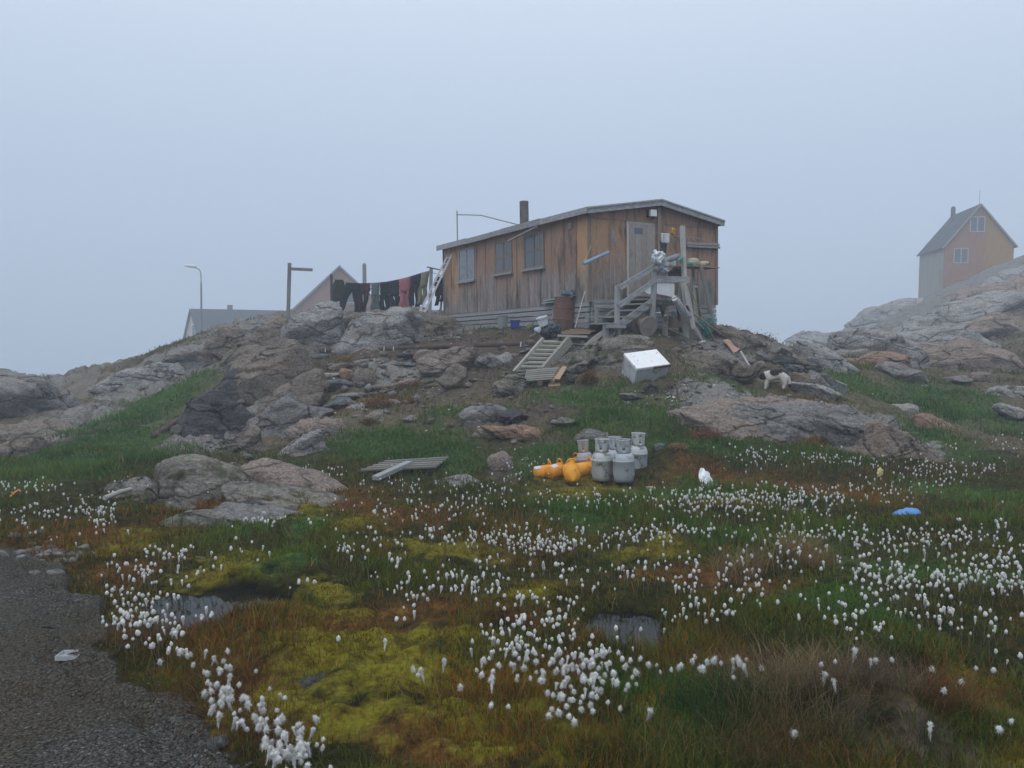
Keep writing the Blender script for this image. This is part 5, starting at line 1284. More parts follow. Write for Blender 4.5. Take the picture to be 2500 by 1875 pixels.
def tube_leg(m, top, bot, w0, w1, seed, d0=.06):
    rings = []
    for i in range(9):
        t = i / 8; c = top.lerp(bot, t); w = w0 + (w1 - w0) * t
        w *= 1 + .07 * math.sin(t * 9 + seed); sx = .02 * math.sin(t * 6 + seed)
        rings.append([(c.x + sx + w / 2 * math.cos(a), c.y + (d0 - .02 * t) * math.sin(a) + .015 * math.sin(2 * a + t * 5 + seed), c.z + .012 * math.sin(a * 3 + seed)) for a in [2 * math.pi * k / 12 for k in range(12)]])
    m.loft(rings)
def trousers(pxl, pxr, pyb, mat, label, slant=0, split=.35, seed=1, foot=.9, gap=.0, name="trousers", cat="trousers"):
    a, b = line_at(pxl), line_at(pxr); d = (a.y + b.y) / 2
    zb = P((pxl + pxr) / 2, pyb, d).z; sc = d / F
    m = MB(); top = (a + b) / 2; W = (b - a).length
    crotch = top.lerp(Vector((top.x + slant * sc * split, d, zb)), split); crotch.x = top.x + slant * sc * split; crotch.z = top.z + (zb - top.z) * split
    rings = []
    for i in range(5):
        t = i / 4; c = top.lerp(crotch, t)
        e = 1 - .06 * t
        rings.append([(c.x + W / 2 * e * math.cos(an), d + .07 * math.sin(an), c.z + (a.z - b.z) * -.5 * math.cos(an) * (1 - t)) for an in [2 * math.pi * k / 14 for k in range(14)]])
    m.loft(rings)
    for s in (-1, 1):
        t_ = Vector((crotch.x + s * W * .245, d, crotch.z + .04)); b_ = Vector((top.x + slant * sc + s * (W * .245 + gap), d + .02 * s, zb + .03 * math.sin(seed + s)))
        tube_leg(m, t_, b_, W * .53, W * .53 * foot, seed + s)
    return tag(m.build(name, mat, None, top, smooth=True), label, cat, "garments on the long washing line")
def jacket(pxl, pxr, pyt, pyb, mat, label, sl_l, sl_r, d, seed=1, grp="garments on the long washing line"):
    sc = d / F; zt, zb = P(0, pyt, d).z, P(0, pyb, d).z
    xl, xr = P(pxl, 700, d).x, P(pxr, 700, d).x; m = MB(); rings = []
    for i in range(8):
        t = i / 7; cx = (xl + xr) / 2 + .02 * math.sin(t * 5 + seed); w = (xr - xl) * (.62 + .38 * min(1, t * 5)) * (1 - .06 * t + .03 * math.sin(t * 12 + seed))
        rings.append([(cx + w / 2 * math.cos(an), d + .09 * math.sin(an) + .02 * math.sin(3 * an + t * 6), zt + (zb - zt) * t + .03 * math.sin(an * 2 + seed) * t) for an in [2 * math.pi * k / 16 for k in range(16)]])
    m.loft(rings)
    for (x0, x1, yb) in (sl_l, sl_r): tube_leg(m, P(x0, pyt + 14, d - .05), P(x1, yb, d - .05), .15, .12, seed)
    return tag(m.build("jacket", mat, None, Vector(((xl + xr) / 2, d, zt)), smooth=True), label, "jacket", grp)
jacket(812, 842, 683, 733, CLO['olive'], "dark olive jacket hanging at the left end of the washing line", (819, 817, 749), (841, 837, 752), 26.5, 2)
trousers(846, 884, 760, CLO['black'], "black leggings with legs wide apart next to the olive jacket", -14, .28, 3, .6, .13)
trousers(880, 901, 760, CLO['plum'], "dark plum trousers slanting in the wind", -8, .4, 5, .8)
trousers(896, 905, 722, CLO['red'], "small red garment clipped behind the dark plum trousers", -3, .5, 6, .9)
trousers(907, 926, 756, CLO['sage'], "sage grey trousers on the washing line", -1, .5, 7, 1.0)
trousers(928, 949, 759, CLO['black'], "black trousers right of the sage grey ones", 0, .42, 9, .98, .004)
trousers(950, 974, 747, CLO['navy'], "wide dark navy trousers left of the pink ones", 0, .62, 11, 1.02)
trousers(975, 1001, 750, CLO['pink'], "dusty pink trousers on the washing line", 2, .5, 13, 1.06)
trousers(1003, 1027, 748, CLO['black'], "black trousers right of the pink ones", -4, .3, 15, .9)
trousers(1030, 1048, 742, CLO['khaki'], "khaki trousers nearest the washing post", -12, .5, 17, 1.0)
jacket(1060, 1087, 676, 722, CLO['black'], "black jacket hanging behind the ladder by the cabin corner", (1072, 1066, 746), (1084, 1078, 736), 25.9, 4, None)
m = MB(); pa, pb2 = P(1050, 664, 25.6), P(1090, 676, 26.3); m.tube([pa, pb2], .008, 5); tag(m.build("washing_line", M_BLACK, None, pa), "short line from the washing post to the cabin corner", "line")
p = on(1075, 770); m = MB(); m.bar(P(1074, 775, 25.9), P(1078, 735, 26.0), .07, .05, up=(0, 1, 0)); tag(m.build("post", M_GREYW, None, P(1074, 775, 25.9)), "short grey post under the black jacket", "post")
# ladder leaning on the cabin
lad = thing("ladder", "white aluminium ladder leaning on the far corner of the cabin", "ladder", P(1024, 770, 24.6))
A1, A2 = P(1019, 772, 24.55), P(1031, 774, 24.25)
T1_, T2_ = P(1096, 618, 24.75), P(1107, 613, 24.5)
M_ALU = plain("white_aluminium", (.55, .56, .58), (.4, .41, .43), 6, .5, .1)
for p, q_ in ((A1, T1_), (A2, T2_)):
    m = MB(); m.bar(p, q_, .055, .04, up=(0, 1, 0)); m.build("rail", M_ALU, lad)
for k in range(1, 11):
    t = k / 11.0
    m = MB(); m.tube([A1.lerp(T1_, t), A2.lerp(T2_, t)], .018, 6); m.build("rung", M_ALU, lad)
# sign post
sp_b = P(702, 775, 26.6); sp = thing("sign_post", "tall wooden post with one short arm on the skyline", "post", sp_b)
m = MB(); m.bar(sp_b - Vector((0, 0, .4)), P(707, 642, 26.6), .10, .10, up=(0, 1, 0), tint=.2); m.build("post_shaft", M_GREYW, sp)
m = MB(); m.bar(P(703, 656, 26.5), P(763, 659, 26.5), .05, .095, tint=.1); m.build("arm", M_GREYW, sp)
# street lamp
DLAMP = 66
b_ = P(492, 850, DLAMP); t_ = P(491, 672, DLAMP)
la = thing("street_lamp", "curved street lamp standing in front of the long grey roof", "lamp", b_)
M_LAMP = plain("grey_galvanised", (.14, .15, .17), (.10, .11, .125), 5, .6, .1)
m = MB(); m.tube([b_ - Vector((0, 0, 1)), P(491.5, 760, DLAMP), P(491, 690, DLAMP)], [.085, .08, .06], 10); m.tube([P(491, 690, DLAMP), P(490.5, 668, DLAMP), P(488, 660, DLAMP), P(482, 655, DLAMP), P(474, 653.5, DLAMP)], .038, 8); m.build("pole", M_LAMP, la)
hp = [P(479, 651.5, DLAMP), P(474, 650.5, DLAMP), P(462, 649, DLAMP), P(449, 648.5, DLAMP)]
m = MB(); m.tube(hp, [.08, .12, .14, .06], 10); m.build("lamp_head", plain("pale_lamp_glass", (.62, .64, .66), (.5, .52, .54), 5, .4, 0), la)
# far houses
def wallmat(nm, c1, c2): return plain(nm, c1, c2, 1.2, .85, .2, 6, coords='obj', stretch=(1, 1, .25))
M_WINW = plain('weathered_white_trim', (.36, .37, .38), (.3, .31, .32), 5, .7, 0)
M_HROOF = plain("slate_roof", (.055, .06, .07), (.04, .043, .05), 2, .9, .1)
def house(root, fw, ln, ze, zr, zb, wall, side_wall, roofm, wins, chim=None, ov=.25, foot=None):
    """gable front in the y=0 plane from x=0..fw, body running back to y=ln"""
    def gable(y0, y1):
        pts_ = [(0, zb), (fw, zb), (fw, ze), (fw / 2, zr), (0, ze)]
        m = MB(); f = [(x, y0, z) for x, z in pts_]; k = [(x, y1, z) for x, z in pts_]
        m.add(f + k, [tuple(range(5)), tuple(range(9, 4, -1))] + [(i, i + 5, (i + 1) % 5 + 5, (i + 1) % 5) for i in range(5)])
        return m
    gable(0, .12).build("wall", wall, root, local=True); gable(ln - .12, ln).build("wall", wall, root, local=True)
    for x0 in (0.003, fw - .123):
        m = MB(); m.box((x0, .122, zb), (x0 + .12, ln - .122, ze)); m.build("wall", side_wall, root, local=True)
    sl = (zr - ze) / (fw / 2)
    rm = MB()
    for s in (-1, 1):
        xe = fw / 2 + s * (fw / 2 + ov)
        a = [(xe, -ov, ze - sl * ov + .01), (fw / 2, -ov, zr + .01), (fw / 2, ln + ov, zr + .01), (xe, ln + ov, ze - sl * ov + .01)]
        b2 = [(x, y, z + .14) for x, y, z in a]
        rm.add(a + b2, [(0, 1, 2, 3), (7, 6, 5, 4), (0, 4, 5, 1), (1, 5, 6, 2), (2, 6, 7, 3), (3, 7, 4, 0)])
    r = rm.build("roof", roofm, root, local=True)
    m = MB()
    for s in (-1, 1): m.bar((fw / 2 + s * (fw / 2 + ov), -ov - .02, ze - sl * ov + .05), (fw / 2 + s * .01, -ov - .02, zr + .05), .03, .16, up=(0, 0, 1))
    m.build("bargeboard", M_GREYW, r, local=True)
    if chim:
        cx, cy, h = chim; z0 = zr - abs(cx - fw / 2) * sl
        m = MB(); m.box((cx - .19, cy - .19, z0 - .2), (cx + .19, cy + .19, z0 + h)); m.box((cx - .14, cy - .14, z0 + h + .002), (cx + .14, cy + .14, z0 + h + .12)); m.build("chimney", M_CHIM, r, local=True)
    for (kind, u0, u1, z0, z1) in wins:
        m = MB(); t = .09
        def bx(m, a0, a1, b0, b1, p0, p1):
            if kind == 'F': m.box((a0, -p1, b0), (a1, -p0, b1))
            else: m.box((-p1, a0, b0), (-p0, a1, b1))
        bx(m, u0, u0 + t, z0, z1, .0, .06); bx(m, u1 - t, u1, z0, z1, .0, .06); bx(m, u0 + t, u1 - t, z1 - t, z1, 0, .058); bx(m, u0 + t, u1 - t, z0, z0 + t, 0, .058); bx(m, (u0 + u1) / 2 - t / 2, (u0 + u1) / 2 + t / 2, z0 + t, z1 - t, 0, .056)
        w = m.build("window", M_WINW, root, local=True)
        m = MB(); bx(m, u0 + t, u1 - t, z0 + t, z1 - t, .002, .02); m.build("pane", M_GLASS, w, local=True)
    if foot:
        m = MB()
        for k in range(5): m.box((fw * (.08 + .2 * k), .15, zb - 2.4), (fw * (.08 + .2 * k) + .14, .29, zb - .002))
        m.box((.1, .3, zb - 2.5), (fw - .1, ln - .3, zb - .004)); m.build("foundation", M_CONC, root, local=True)
    return r
# orange house on the right hill
HD = 84.0
n0 = P(2302, 705, HD); e0 = P(2474, 640, HD - 1.3)
ang = math.atan2(e0.y - n0.y, e0.x - n0.x)
fw = math.hypot(e0.x - n0.x, e0.y - n0.y)
hr = thing("orange_house", "orange gabled house with white windows high on the right hill", "house", (n0.x, n0.y, P(2302, 720, HD).z), ang)
z0 = hr.location.z
zz = lambda px, py: P(px, py, HD + 1).z - z0
def fx_(px): 
    a, _ = ray(px, 600); # meet the gable plane
    dx, dy = math.cos(ang), math.sin(ang)
    t = (a * n0.y - n0.x) / (dx - a * dy); return t
M_OHW = NT("orange_house_boards")
_s = M_OHW.n("ShaderNodeSeparateXYZ"); M_OHW.l(M_OHW.obj(), _s.inputs[0])
_c = M_OHW.mix(M_OHW.ramp(M_OHW.math('ADD', M_OHW.math('MULTIPLY', _s.outputs['X'], 1 / fw), M_OHW.math('MULTIPLY', M_OHW.math('SUBTRACT', M_OHW.noise(M_OHW.obj(), .6, 4), .5), .12)), [(0.55, 0.0), (0.63, 1.0)]), (.25, .125, .065), (.28, .15, .025))
M_OHW = M_OHW.done(M_OHW.mix(1.0, _c, M_OHW.ramp(M_OHW.noise(M_OHW.mapping(M_OHW.obj(), (5, 5, .6)), 2, 4), [(.3, .75), (.7, 1.15)]), 'MULTIPLY'), .85)
M_OHS = wallmat("pale_side_boards", (.27, .25, .21), (.20, .18, .155))
ro = house(hr, fw, 8.6, zz(2302, 603), zz(2385, 507), -1.4, M_OHW, M_OHS, M_HROOF,
      [('F', fx_(2329), fx_(2365), zz(2347, 645), zz(2347, 609)), ('F', fx_(2366), fx_(2403), zz(2385, 571), zz(2385, 534)), ('S', 1.2, 1.9, zz(2290, 650), zz(2290, 618))], (fw * .40, 6.2, 1.5), foot=True)
m = MB(); m.tube([(fw / 2, .3, zz(2385, 507)), (fw / 2, .3, zz(2385, 470))], .02, 6); m.build("antenna", M_LAMP, ro, local=True)
# pink house behind the washing
PD = 78.0
gl, gr = P(716, 764, PD), P(942, 745, PD + 1.9)
ang = math.atan2(gr.y - gl.y, gr.x - gl.x); fw = math.hypot(gr.x - gl.x, gr.y - gl.y)
hp_ = thing("pink_house", "faded pink gabled house behind the washing line", "house", (gl.x, gl.y, P(722, 790, PD).z), ang)
z0 = hp_.location.z; zz = lambda px, py: P(px, py, PD + 1.2).z - z0
house(hp_, fw, 7.0, zz(722, 757), zz(829, 652), -1.0, wallmat("faded_pink_boards", (.27, .14, .105), (.23, .13, .095)), M_OHS, M_HROOF, [('F', fw * .41, fw * .66, zz(829, 740), zz(829, 690))], (fw * .775, 1.6, 2.7))
# long grey roofed house further left
GD = 100.0
c0 = P(491, 845, GD)
ang = math.radians(132); ln_ = 14.0; fw = 5.6
hg = thing("grey_roofed_house", "pale house with a long dark slate roof below the skyline on the left", "house", (c0.x, c0.y, P(486, 850, GD).z), ang)
z0 = hg.location.z; zz = lambda px, py: P(px, py, GD + 2).z - z0
# local x runs back from the near corner, local -y along the roof to the right
def ggable(y0, y1, mat):
    pts_ = [(0, -1.5), (fw, -1.5), (fw, zz(486, 836)), (fw / 2, zz(480, 757)), (0, zz(486, 836))]
    m = MB(); f = [(x, y0, z) for x, z in pts_]; k = [(x, y1, z) for x, z in pts_]
    m.add(f + k, [tuple(range(5))[::-1], tuple(range(5, 10))] + [(i, (i + 1) % 5, (i + 1) % 5 + 5, i + 5) for i in range(5)]); m.build("wall", mat, hg, local=True)
MPF = wallmat("pale_far_boards", (.40, .40, .37), (.42, .33, .29))
ggable(0, -.14, MPF); ggable(-ln_ + .14, -ln_, MPF)
for x0 in (.003, fw - .143):
    m = MB(); m.box((x0, -ln_ + .142, -1.5), (x0 + .14, -.142, zz(486, 836))); m.build("wall", MPF, hg, local=True)
m = MB(); zE, zR = zz(486, 836), zz(480, 757)
sl = (zR - zE) / (fw / 2)
for s in (-1, 1):
    xe = fw / 2 + s * (fw / 2 + .3); a = [(xe, .3, zE - sl * .3 + .01), (fw / 2, .3, zR + .01), (fw / 2, -ln_ - .3, zR + .01), (xe, -ln_ - .3, zE - sl * .3 + .01)]; b2 = [(x, y, z + .16) for x, y, z in a]
    m.add(a + b2, [(0, 1, 2, 3), (7, 6, 5, 4), (0, 4, 5, 1), (1, 5, 6, 2), (2, 6, 7, 3), (3, 7, 4, 0)])
rg = m.build("roof", M_HROOF, hg, local=True)
m = MB(); m.box((fw / 2 - .3, -5.2, zR - .1), (fw / 2 + .3, -4.7, zR + .75)); m.build("chimney", M_CHIM, rg, local=True)
m = MB(); m.box((fw * .30, .002, zR * .30), (fw * .5, .06, zR * .62)); w = m.build("window", M_WHITE, hg, local=True); m = MB(); m.box((fw * .32, .061, zR * .32), (fw * .48, .07, zR * .60)); m.build("pane", M_GLASS, w, local=True)
# ------------------------------------------------------------------ steps, pallets, freezer, cylinders, dog, litter
# low platform of planks at the top of the ramp
pf = thing("plank_platform", "low platform of tan and grey planks before the porch stairs", "platform", P(1398, 838, 17.9))
for k, (x0, y0, x1, y1, d, mt, w) in enumerate(((1361, 819, 1434, 822, 17.55, M_PALEW, .11), (1371, 812, 1440, 813, 17.75, M_TANW, .12), (1378, 809, 1446, 809, 17.9, M_TANW, .12), (1390, 806, 1452, 807, 18.05, M_TANW, .12))):
    m = MB(); m.bar(P(x0, y0, d), P(x1, y1, d), w, .045, tint=.5 + .1 * (k % 2)); m.build("plank", mt, pf)
for x, y in ((1367, 832), (1432, 836)):
    m = MB(); m.bar(P(x, y + 12, 17.62), P(x, 823.5, 17.62), .08, .06, up=(0, 1, 0)); m.build("leg", M_DARKW, pf)
stick("plank", P(1480, 806, 17.6), on(1428, 847) + Vector((0, 0, .02)), .075, M_PALEW, "broad grey plank slanting down right of the platform", "plank", True)
stick("plank", P(1502, 806, 17.7), P(1482, 826, 17.5), .06, M_GREYW, "short grey plank at the foot of the stair post", "plank", True)
stick("lath", on(1392, 842) + Vector((0, 0, .04)), on(1428, 847) + Vector((0, 0, .04)), .02, M_GREYW, "thin grey lath lying under the platform", "lath", True)
stick("lath", on(1386, 852) + Vector((0, 0, .03)), on(1403, 849) + Vector((0, 0, .03)), .02, M_PALEW, "short pale lath right of the ramp", "lath", True)
# the ladder-like ramp
a0 = on(1256, 908); a1 = P(1327, 829, 17.75); b0_ = on(1327, 908); b1_ = P(1391, 831, 17.5)
rampd = thing("step_ramp", "mossy grey ladder-like wooden steps lying on the slope", "steps", a0)
m = MB(); m.bar(a0 - Vector((0, 0, .02)), a1, .06, .12); m.build("side_rail", M_PALEW, rampd)
m = MB(); m.bar(b0_ + Vector((0, 0, .02)), b1_, .075, .20); m.build("side_rail", M_OLIVEW, rampd)
for k in range(8):
    t = .06 + .90 * k / 7
    m = MB(); p, q_ = a0.lerp(a1, t), b0_.lerp(b1_, t); off = Vector((0, 0, -.02))
    d = (q_ - p).normalized(); m.bar(p + d * .03 + off, q_ - d * .05 + off, .14, .04, up=(0, -.25, 1), tint=.45 + .1 * (k % 3)); m.build("tread", M_OLIVEW, rampd)
for k, (y0, y1) in enumerate(((912, 910), (920, 917))):
    m = MB(); m.bar(on(1262 + 4 * k, y0) + Vector((0, 0, .06)), on(1334, y1) + Vector((0, 0, .07)), .08, .03, tint=.4); m.build("foot_board", M_GREYW, rampd)
# pallet
TL, TR, BR, BL = on(1288, 922) + Vector((0, 0, .16)), on(1366, 917) + Vector((0, 0, .17)), on(1347, 948) + Vector((0, 0, .17)), on(1279, 950) + Vector((0, 0, .15))
pal = thing("pallet", "grey wooden pallet with one tan end lying on the slope", "pallet", on(1310, 950))
nrm = (TR - BL).cross(TL - BR).normalized(); nrm = nrm if nrm.z > 0 else -nrm
for k in range(6):
    t = (k + .5) / 6; m = MB(); m.bar(BL.lerp(TL, t), BR.lerp(TR, t), (TL - BL).length / 6 * .7, .022, up=nrm, tint=.05 + .12 * (k % 3)); m.build("deck_board", M_OLIVEW, pal)
ex = (BR - BL).normalized()
for t, mt, nm in ((0.04, M_GREYW, "bearer"), (.55, M_TANW, "bearer"), (1.0, M_TANW, "bearer")):
    m = MB(); m.bar(BL.lerp(BR, t) - nrm * .07, TL.lerp(TR, t) - nrm * .07, .09, .10, up=nrm); m.build(nm, mt, pal)
m = MB(); m.bar(BR + ex * .11, TR + ex * .11, .10, .03, up=nrm, tint=.8); m.build("end_board", M_TANW, pal)
m = MB(); m.bar(BR + ex * -.08 - nrm * .14, BR + ex * .16 - nrm * .14, .12, .06, up=nrm, tint=.7); m.build("corner_block", M_TANW, pal)
# white freezer sunk askew in the soil
fd = min(on(1552, 950).y + .12, 15.8)
T3 = P(1555, 902, fd); T0 = P(1531, 873, fd + .35); T2 = P(1634, 891, fd + .25)
e1 = (T2 - T3); e2 = (T0 - T3); e2 = e2 - e1 * (e1.dot(e2) / e1.dot(e1)); nn = e1.cross(e2).normalized(); nn = nn if nn.z > 0 else -nn
T0 = T3 + e2 * 1.25; T1 = T2 + e2 * 1.25; D_ = nn * -.62
fz = thing("freezer", "old white chest freezer lying askew in the grass", "freezer", T3 + D_)
m = MB(); g0 = nn * -.035; m.hexa([tuple(p) for p in (T3 + D_, T0 + D_, T1 + D_, T2 + D_, T3 + g0, T0 + g0, T1 + g0, T2 + g0)])
fb = m.build("freezer_body", plain("stained_enamel", (.42, .44, .45), (.30, .31, .32), 3, .6, .15, 30, spot=(.12, .11, .09), spot_at=.58, spot_scale=4), fz, bevel=.015)
m = MB(); o_ = e1.normalized() * .012; o2 = e2.normalized() * .012
m.hexa([tuple(p) for p in (T3 - o_ - o2 - nn * .031, T0 - o_ + o2 - nn * .031, T1 + o_ + o2 - nn * .031, T2 + o_ - o2 - nn * .031, T3 - o_ - o2 + nn * .03, T0 - o_ + o2 + nn * .03, T1 + o_ + o2 + nn * .03, T2 + o_ - o2 + nn * .03)])
m.build("lid", plain("chipped_white_enamel", (.72, .73, .74), (.66, .67, .68), 5, .5, .1, 30, spot=(.20, .12, .07), spot_at=.63, spot_scale=14), fz, bevel=.012)
m = MB(); m.bar(T2 + o_ * 2 - o2 * 2, T2 - e1 * .5 - o2 * 1.8, .02, .05, up=nn); m.build("rust_edge", M_RUST, fz)
# black bag on the orange boulder
g = on(1243, 1036); bb = thing("black_bag", "crumpled black rubbish bag lying behind the orange boulder", "bag", g)
blob("bag_body", P(1243, 1021, g.y + .05), (.28, .18, .13), 71, M_BLACK, parent=bb, rough=.4, ang=3)
# rusty water pipes
def pipe(name, pp, r, label):
    m = MB(); m.tube(pp, r, 10); root = m.build(name, M_DRUST, None, pp[0], smooth=True); return tag(root, label, "pipe")
def over(pts_, r, lift=.05): return [on(x, y) + Vector((0, 0, r + lift)) for x, y in pts_]
def at(pts_): return [P(x, y, d) for x, y, d in pts_]
pp = at([(738, 872, 20.6), (757, 860, 20.75), (775, 857, 20.8), (850, 854, 20.7), (960, 851, 20.3), (1060, 847, 19.9), (1150, 843, 19.5), (1230, 841, 19.2), (1320, 839, 18.6)])
def seat(p, r):
    """move along the line of sight until the pipe just rests on the ground"""
    a, b = p.x / p.y, p.z / p.y
    dd = np.linspace(14, 30, 320)
    k = np.where(b * dd <= height(a * dd, dd) + r)[0]
    d = dd[k[0]] if len(k) else p.y
    return Vector((a * d, d, b * d))
r1 = pipe("water_pipe", [seat(p, .05) for p in pp], .062, "long rusty pipe crossing the slope below the cabin")
for x, y in ((795, 852), (938, 848), (961, 848), (1101, 840), (1271, 838)):
    p = seat(P(x, y + 6, 20), .05); stick("pipe_strap", p + Vector((0, -.06, -.02)), p + Vector((.01, -.05, .09)), .011, M_WHITE, "small white tie on the long rusty pipe", "tie", False, "white ties on the long rusty pipe")
pp2 = [seat(P(x, y, 18), .04) for x, y in ((375, 1066), (430, 1028), (480, 1000), (520, 980), (552, 966))]
pipe("water_pipe", pp2, .06, "dark rusty pipe slanting across the left grass slope")
stick("stick", P(556, 950, pp2[-1].y), P(578, 943, pp2[-1].y), .02, M_WHITE, "white stick at the upper end of the slanting pipe", "stick")
# gas cylinders
def gas(base_, r, h, mat, label, tilt=(0, 0), yaw=0.0, group=None, valve=None):
    root = thing("gas_cylinder", label, "gas cylinder", base_, 0, group)
    bh = h * .49; cr_ = r * .64; m = MB()
    prof = [(0, -.03), (r * .93, -.03), (r * .93, .03), (r * .97, .05), (r, .07), (r, bh * .93), (r * 1.02, bh * .94), (r * 1.02, bh * .97), (r, bh * .98)]
    for k in range(1, 9):
        a = k / 8 * math.pi / 2; prof.append((r * (.45 + .55 * math.cos(a)), bh * .98 + (h * .20) * math.sin(a)))
    prof.append((0, bh * .98 + h * .20))
    R3 = Matrix.Rotation(tilt[0], 4, 'Y') @ Matrix.Rotation(tilt[1], 4, 'X')
    ax_ = R3 @ Vector((0, 0, 1))
    m.lathe(base_, prof, 28, axis=tuple(ax_)); m.build("body", mat, root, smooth=True)
    # collar with an opening to the front
    z0, z1 = bh + h * .165, h; m = MB(); s = ax_.cross(Vector((0, 1, 0))).normalized(); u = s.cross(ax_).normalized()
    if u.y > 0: u = -u
    n = 28; v_ = []; fs = []
    zs = [z0, z0 + (z1 - z0) * .28, z0 + (z1 - z0) * .80, z1]
    for z in zs:
        for k in range(n):
            a = 2 * math.pi * k / n + yaw; v_.append(tuple(Vector(base_) + ax_ * z + (u * math.cos(a) + s * math.sin(a)) * cr_ * (1.04 if z == z1 else 1)))
    for j in range(3):
        for k in range(n):
            if j == 1 and k in (0, n - 1): continue
            if j == 0 and k in (5, 6, 21, 22): continue
            fs.append((j * n + k, j * n + (k + 1) % n, (j + 1) * n + (k + 1) % n, (j + 1) * n + k))
    m.add(v_, fs); c_ = m.build("collar", mat, root, smooth=True, solid=.006)
    m = MB(); ring = [Vector(base_) + ax_ * z1 + (u * math.cos(2 * math.pi * k / 24) + s * math.sin(2 * math.pi * k / 24)) * cr_ * 1.04 for k in range(25)]
    m.tube(ring, .009, 6); m.build("rim", mat, c_, smooth=True)
    m = MB(); vb = Vector(base_) + ax_ * (bh + h * .17); m.lathe(vb, [(0, 0), (.02, 0), (.02, .05), (.032, .055), (.032, .075), (0, .08)], 10, axis=tuple(ax_)); m.bar(vb + ax_ * .03, vb + ax_ * .03 + u * .055, .025, .025); m.build("valve", valve or M_METAL, root)
    return root
M_GAS = plain("grey_cylinder_paint", (.36, .39, .42), (.29, .315, .345), 4, .5, .15, 30, spot=(.13, .12, .11), spot_at=.60, spot_scale=10)
M_GASW = plain("pale_worn_cylinder_paint", (.42, .44, .45), (.33, .35, .36), 4, .5, .15, 30, spot=(.15, .12, .095), spot_at=.58, spot_scale=9)
M_GAST = plain("tan_grey_cylinder_paint", (.34, .32, .31), (.27, .255, .245), 4, .5, .15, 30)
M_ORG = plain("orange_cylinder_paint", (.68, .27, .008), (.54, .20, .008), 4, .5, .15, 30, spot=(.20, .09, .025), spot_at=.60, spot_scale=8)
M_YORG = plain("yellow_orange_paint", (.68, .30, .012), (.58, .24, .012), 4, .45, .12, 30, spot=(.22, .10, .02), spot_at=.61, spot_scale=8)
GRP = "grey gas cylinders standing in the bog"
def gb(px, py, d): 
    p = P(px, py, d); return Vector((p.x, p.y, gz(p.x, p.y) - .015))
for (px, d, r, mt, lb, ybase, tl) in ((1500, 12.55, .153, M_GAS, "grey gas cylinder in the middle at the back of the group", 1156, 0), (1555, 12.35, .154, M_GASW, "rightmost pale grey gas cylinder standing behind the front pair", 1148, .03),
                         (1469, 11.85, .153, M_GASW, "worn pale grey gas cylinder in front beside the orange ones", 1166, 0), (1523, 11.65, .158, M_GAS, "clean grey gas cylinder in front with a wide collar opening", 1169, -.02)):
    b_ = P(px, ybase, d); gas(b_, r, .575, mt, lb, (tl, 0), (px % 7 - 3) * .1, GRP)
b_ = P(1431, 1160, 12.35); gas(b_, .128, .54, M_GAST, "small tan grey gas cylinder with a yellow valve behind the orange ones", (-.10, -.05), .15, GRP, M_YEL)
m = MB(); p = P(1441, 1110, 12.2); m.add([tuple(p + Vector(v)) for v in ((-.05, -.05, -.03), (.05, -.05, -.02), (.05, -.05, .03), (-.05, -.05, .025))], [(0, 1, 2, 3)])
# orange cylinders lying in a heap: round body, cone foot, ring handle
def orange(ctr, axis, r, L, mat, label, lab=None, cone=.02):
    root = thing("gas_cylinder", label, "gas cylinder", ctr, 0, "orange gas cylinders lying in a heap"); A = Vector(axis).normalized(); o = Vector(ctr) - A * L / 2
    m = MB(); prof = [(0, -cone), (r * .25, -cone * .85), (r * .92, .0), (r, .015), (r, L * .45), (r * 1.015, L * .46), (r * 1.015, L * .49), (r, L * .5), (r, L * .78)]
    for k in range(1, 8):
        a = k / 7 * math.pi / 2; prof.append((r * (.3 + .7 * math.cos(a)), L * .78 + L * .2 * math.sin(a)))
    prof.append((0, L * .98)); m.lathe(o, prof, 24, axis=tuple(A)); b = m.build("body", mat, root, smooth=True)
    s = A.cross(Vector((0, 0, 1))).normalized(); u = s.cross(A)
    m = MB(); m.tube([o + A * (L * .80) + s * (r * .55 * math.cos(math.pi * k / 10)) + u * (r * .72 + .085 * math.sin(math.pi * k / 10)) for k in range(11)], .012, 6); m.build("handle", mat, root)
    m = MB(); m.tube([o + A * (L * .97) + (s * math.cos(2 * math.pi * k / 16) + u * math.sin(2 * math.pi * k / 16)) * r * .55 for k in range(17)], .012, 6); m.build("collar", mat, root)
    m = MB(); m.lathe(o + A * L * .95, [(0, 0), (.024, 0), (.024, .06), (0, .06)], 10, axis=tuple(A)); m.build("valve", M_METAL, root)
    if lab:
        m = MB(); nrm_ = (u * .75 - s * .3 * (1 if s.y > 0 else -1)).normalized()
        if nrm_.y > 0: nrm_.y *= -1
        nrm_ = (nrm_ - A * nrm_.dot(A)).normalized(); t2 = A.cross(nrm_)
        cc = o + A * L * lab
        m.grid(lambda i, j: tuple(cc + A * (i - .5) * .10 + (nrm_ * math.cos((j - .5) * .7) + t2 * math.sin((j - .5) * .7)) * (r + .004)), 4, 6); m.build("paper_label", M_CLOTHW, root, solid=.002)
    return root
orange(P(1330, 1153, 12.0), (.9, .3, .12), .110, .30, M_ORG, "leftmost orange gas cylinder with a white label on its end", .10)
orange(P(1358, 1150, 11.95), (.75, .6, .16), .112, .30, M_ORG, "dull orange gas cylinder with a pale label next to the leftmost", .3)
orange(P(1402, 1134, 12.5), (.55, .8, .2), .105, .27, M_ORG, "rusty topped orange gas cylinder at the back of the heap")
orange(P(1428, 1146, 12.1), (.92, .35, .10), .112, .31, M_YORG, "bright orange gas cylinder touching the grey ones")
orange(P(1395, 1152, 11.6), (-.05, .9, .36), .122, .27, M_YORG, "yellow orange gas cylinder in front with its cone foot forward", None, .11)
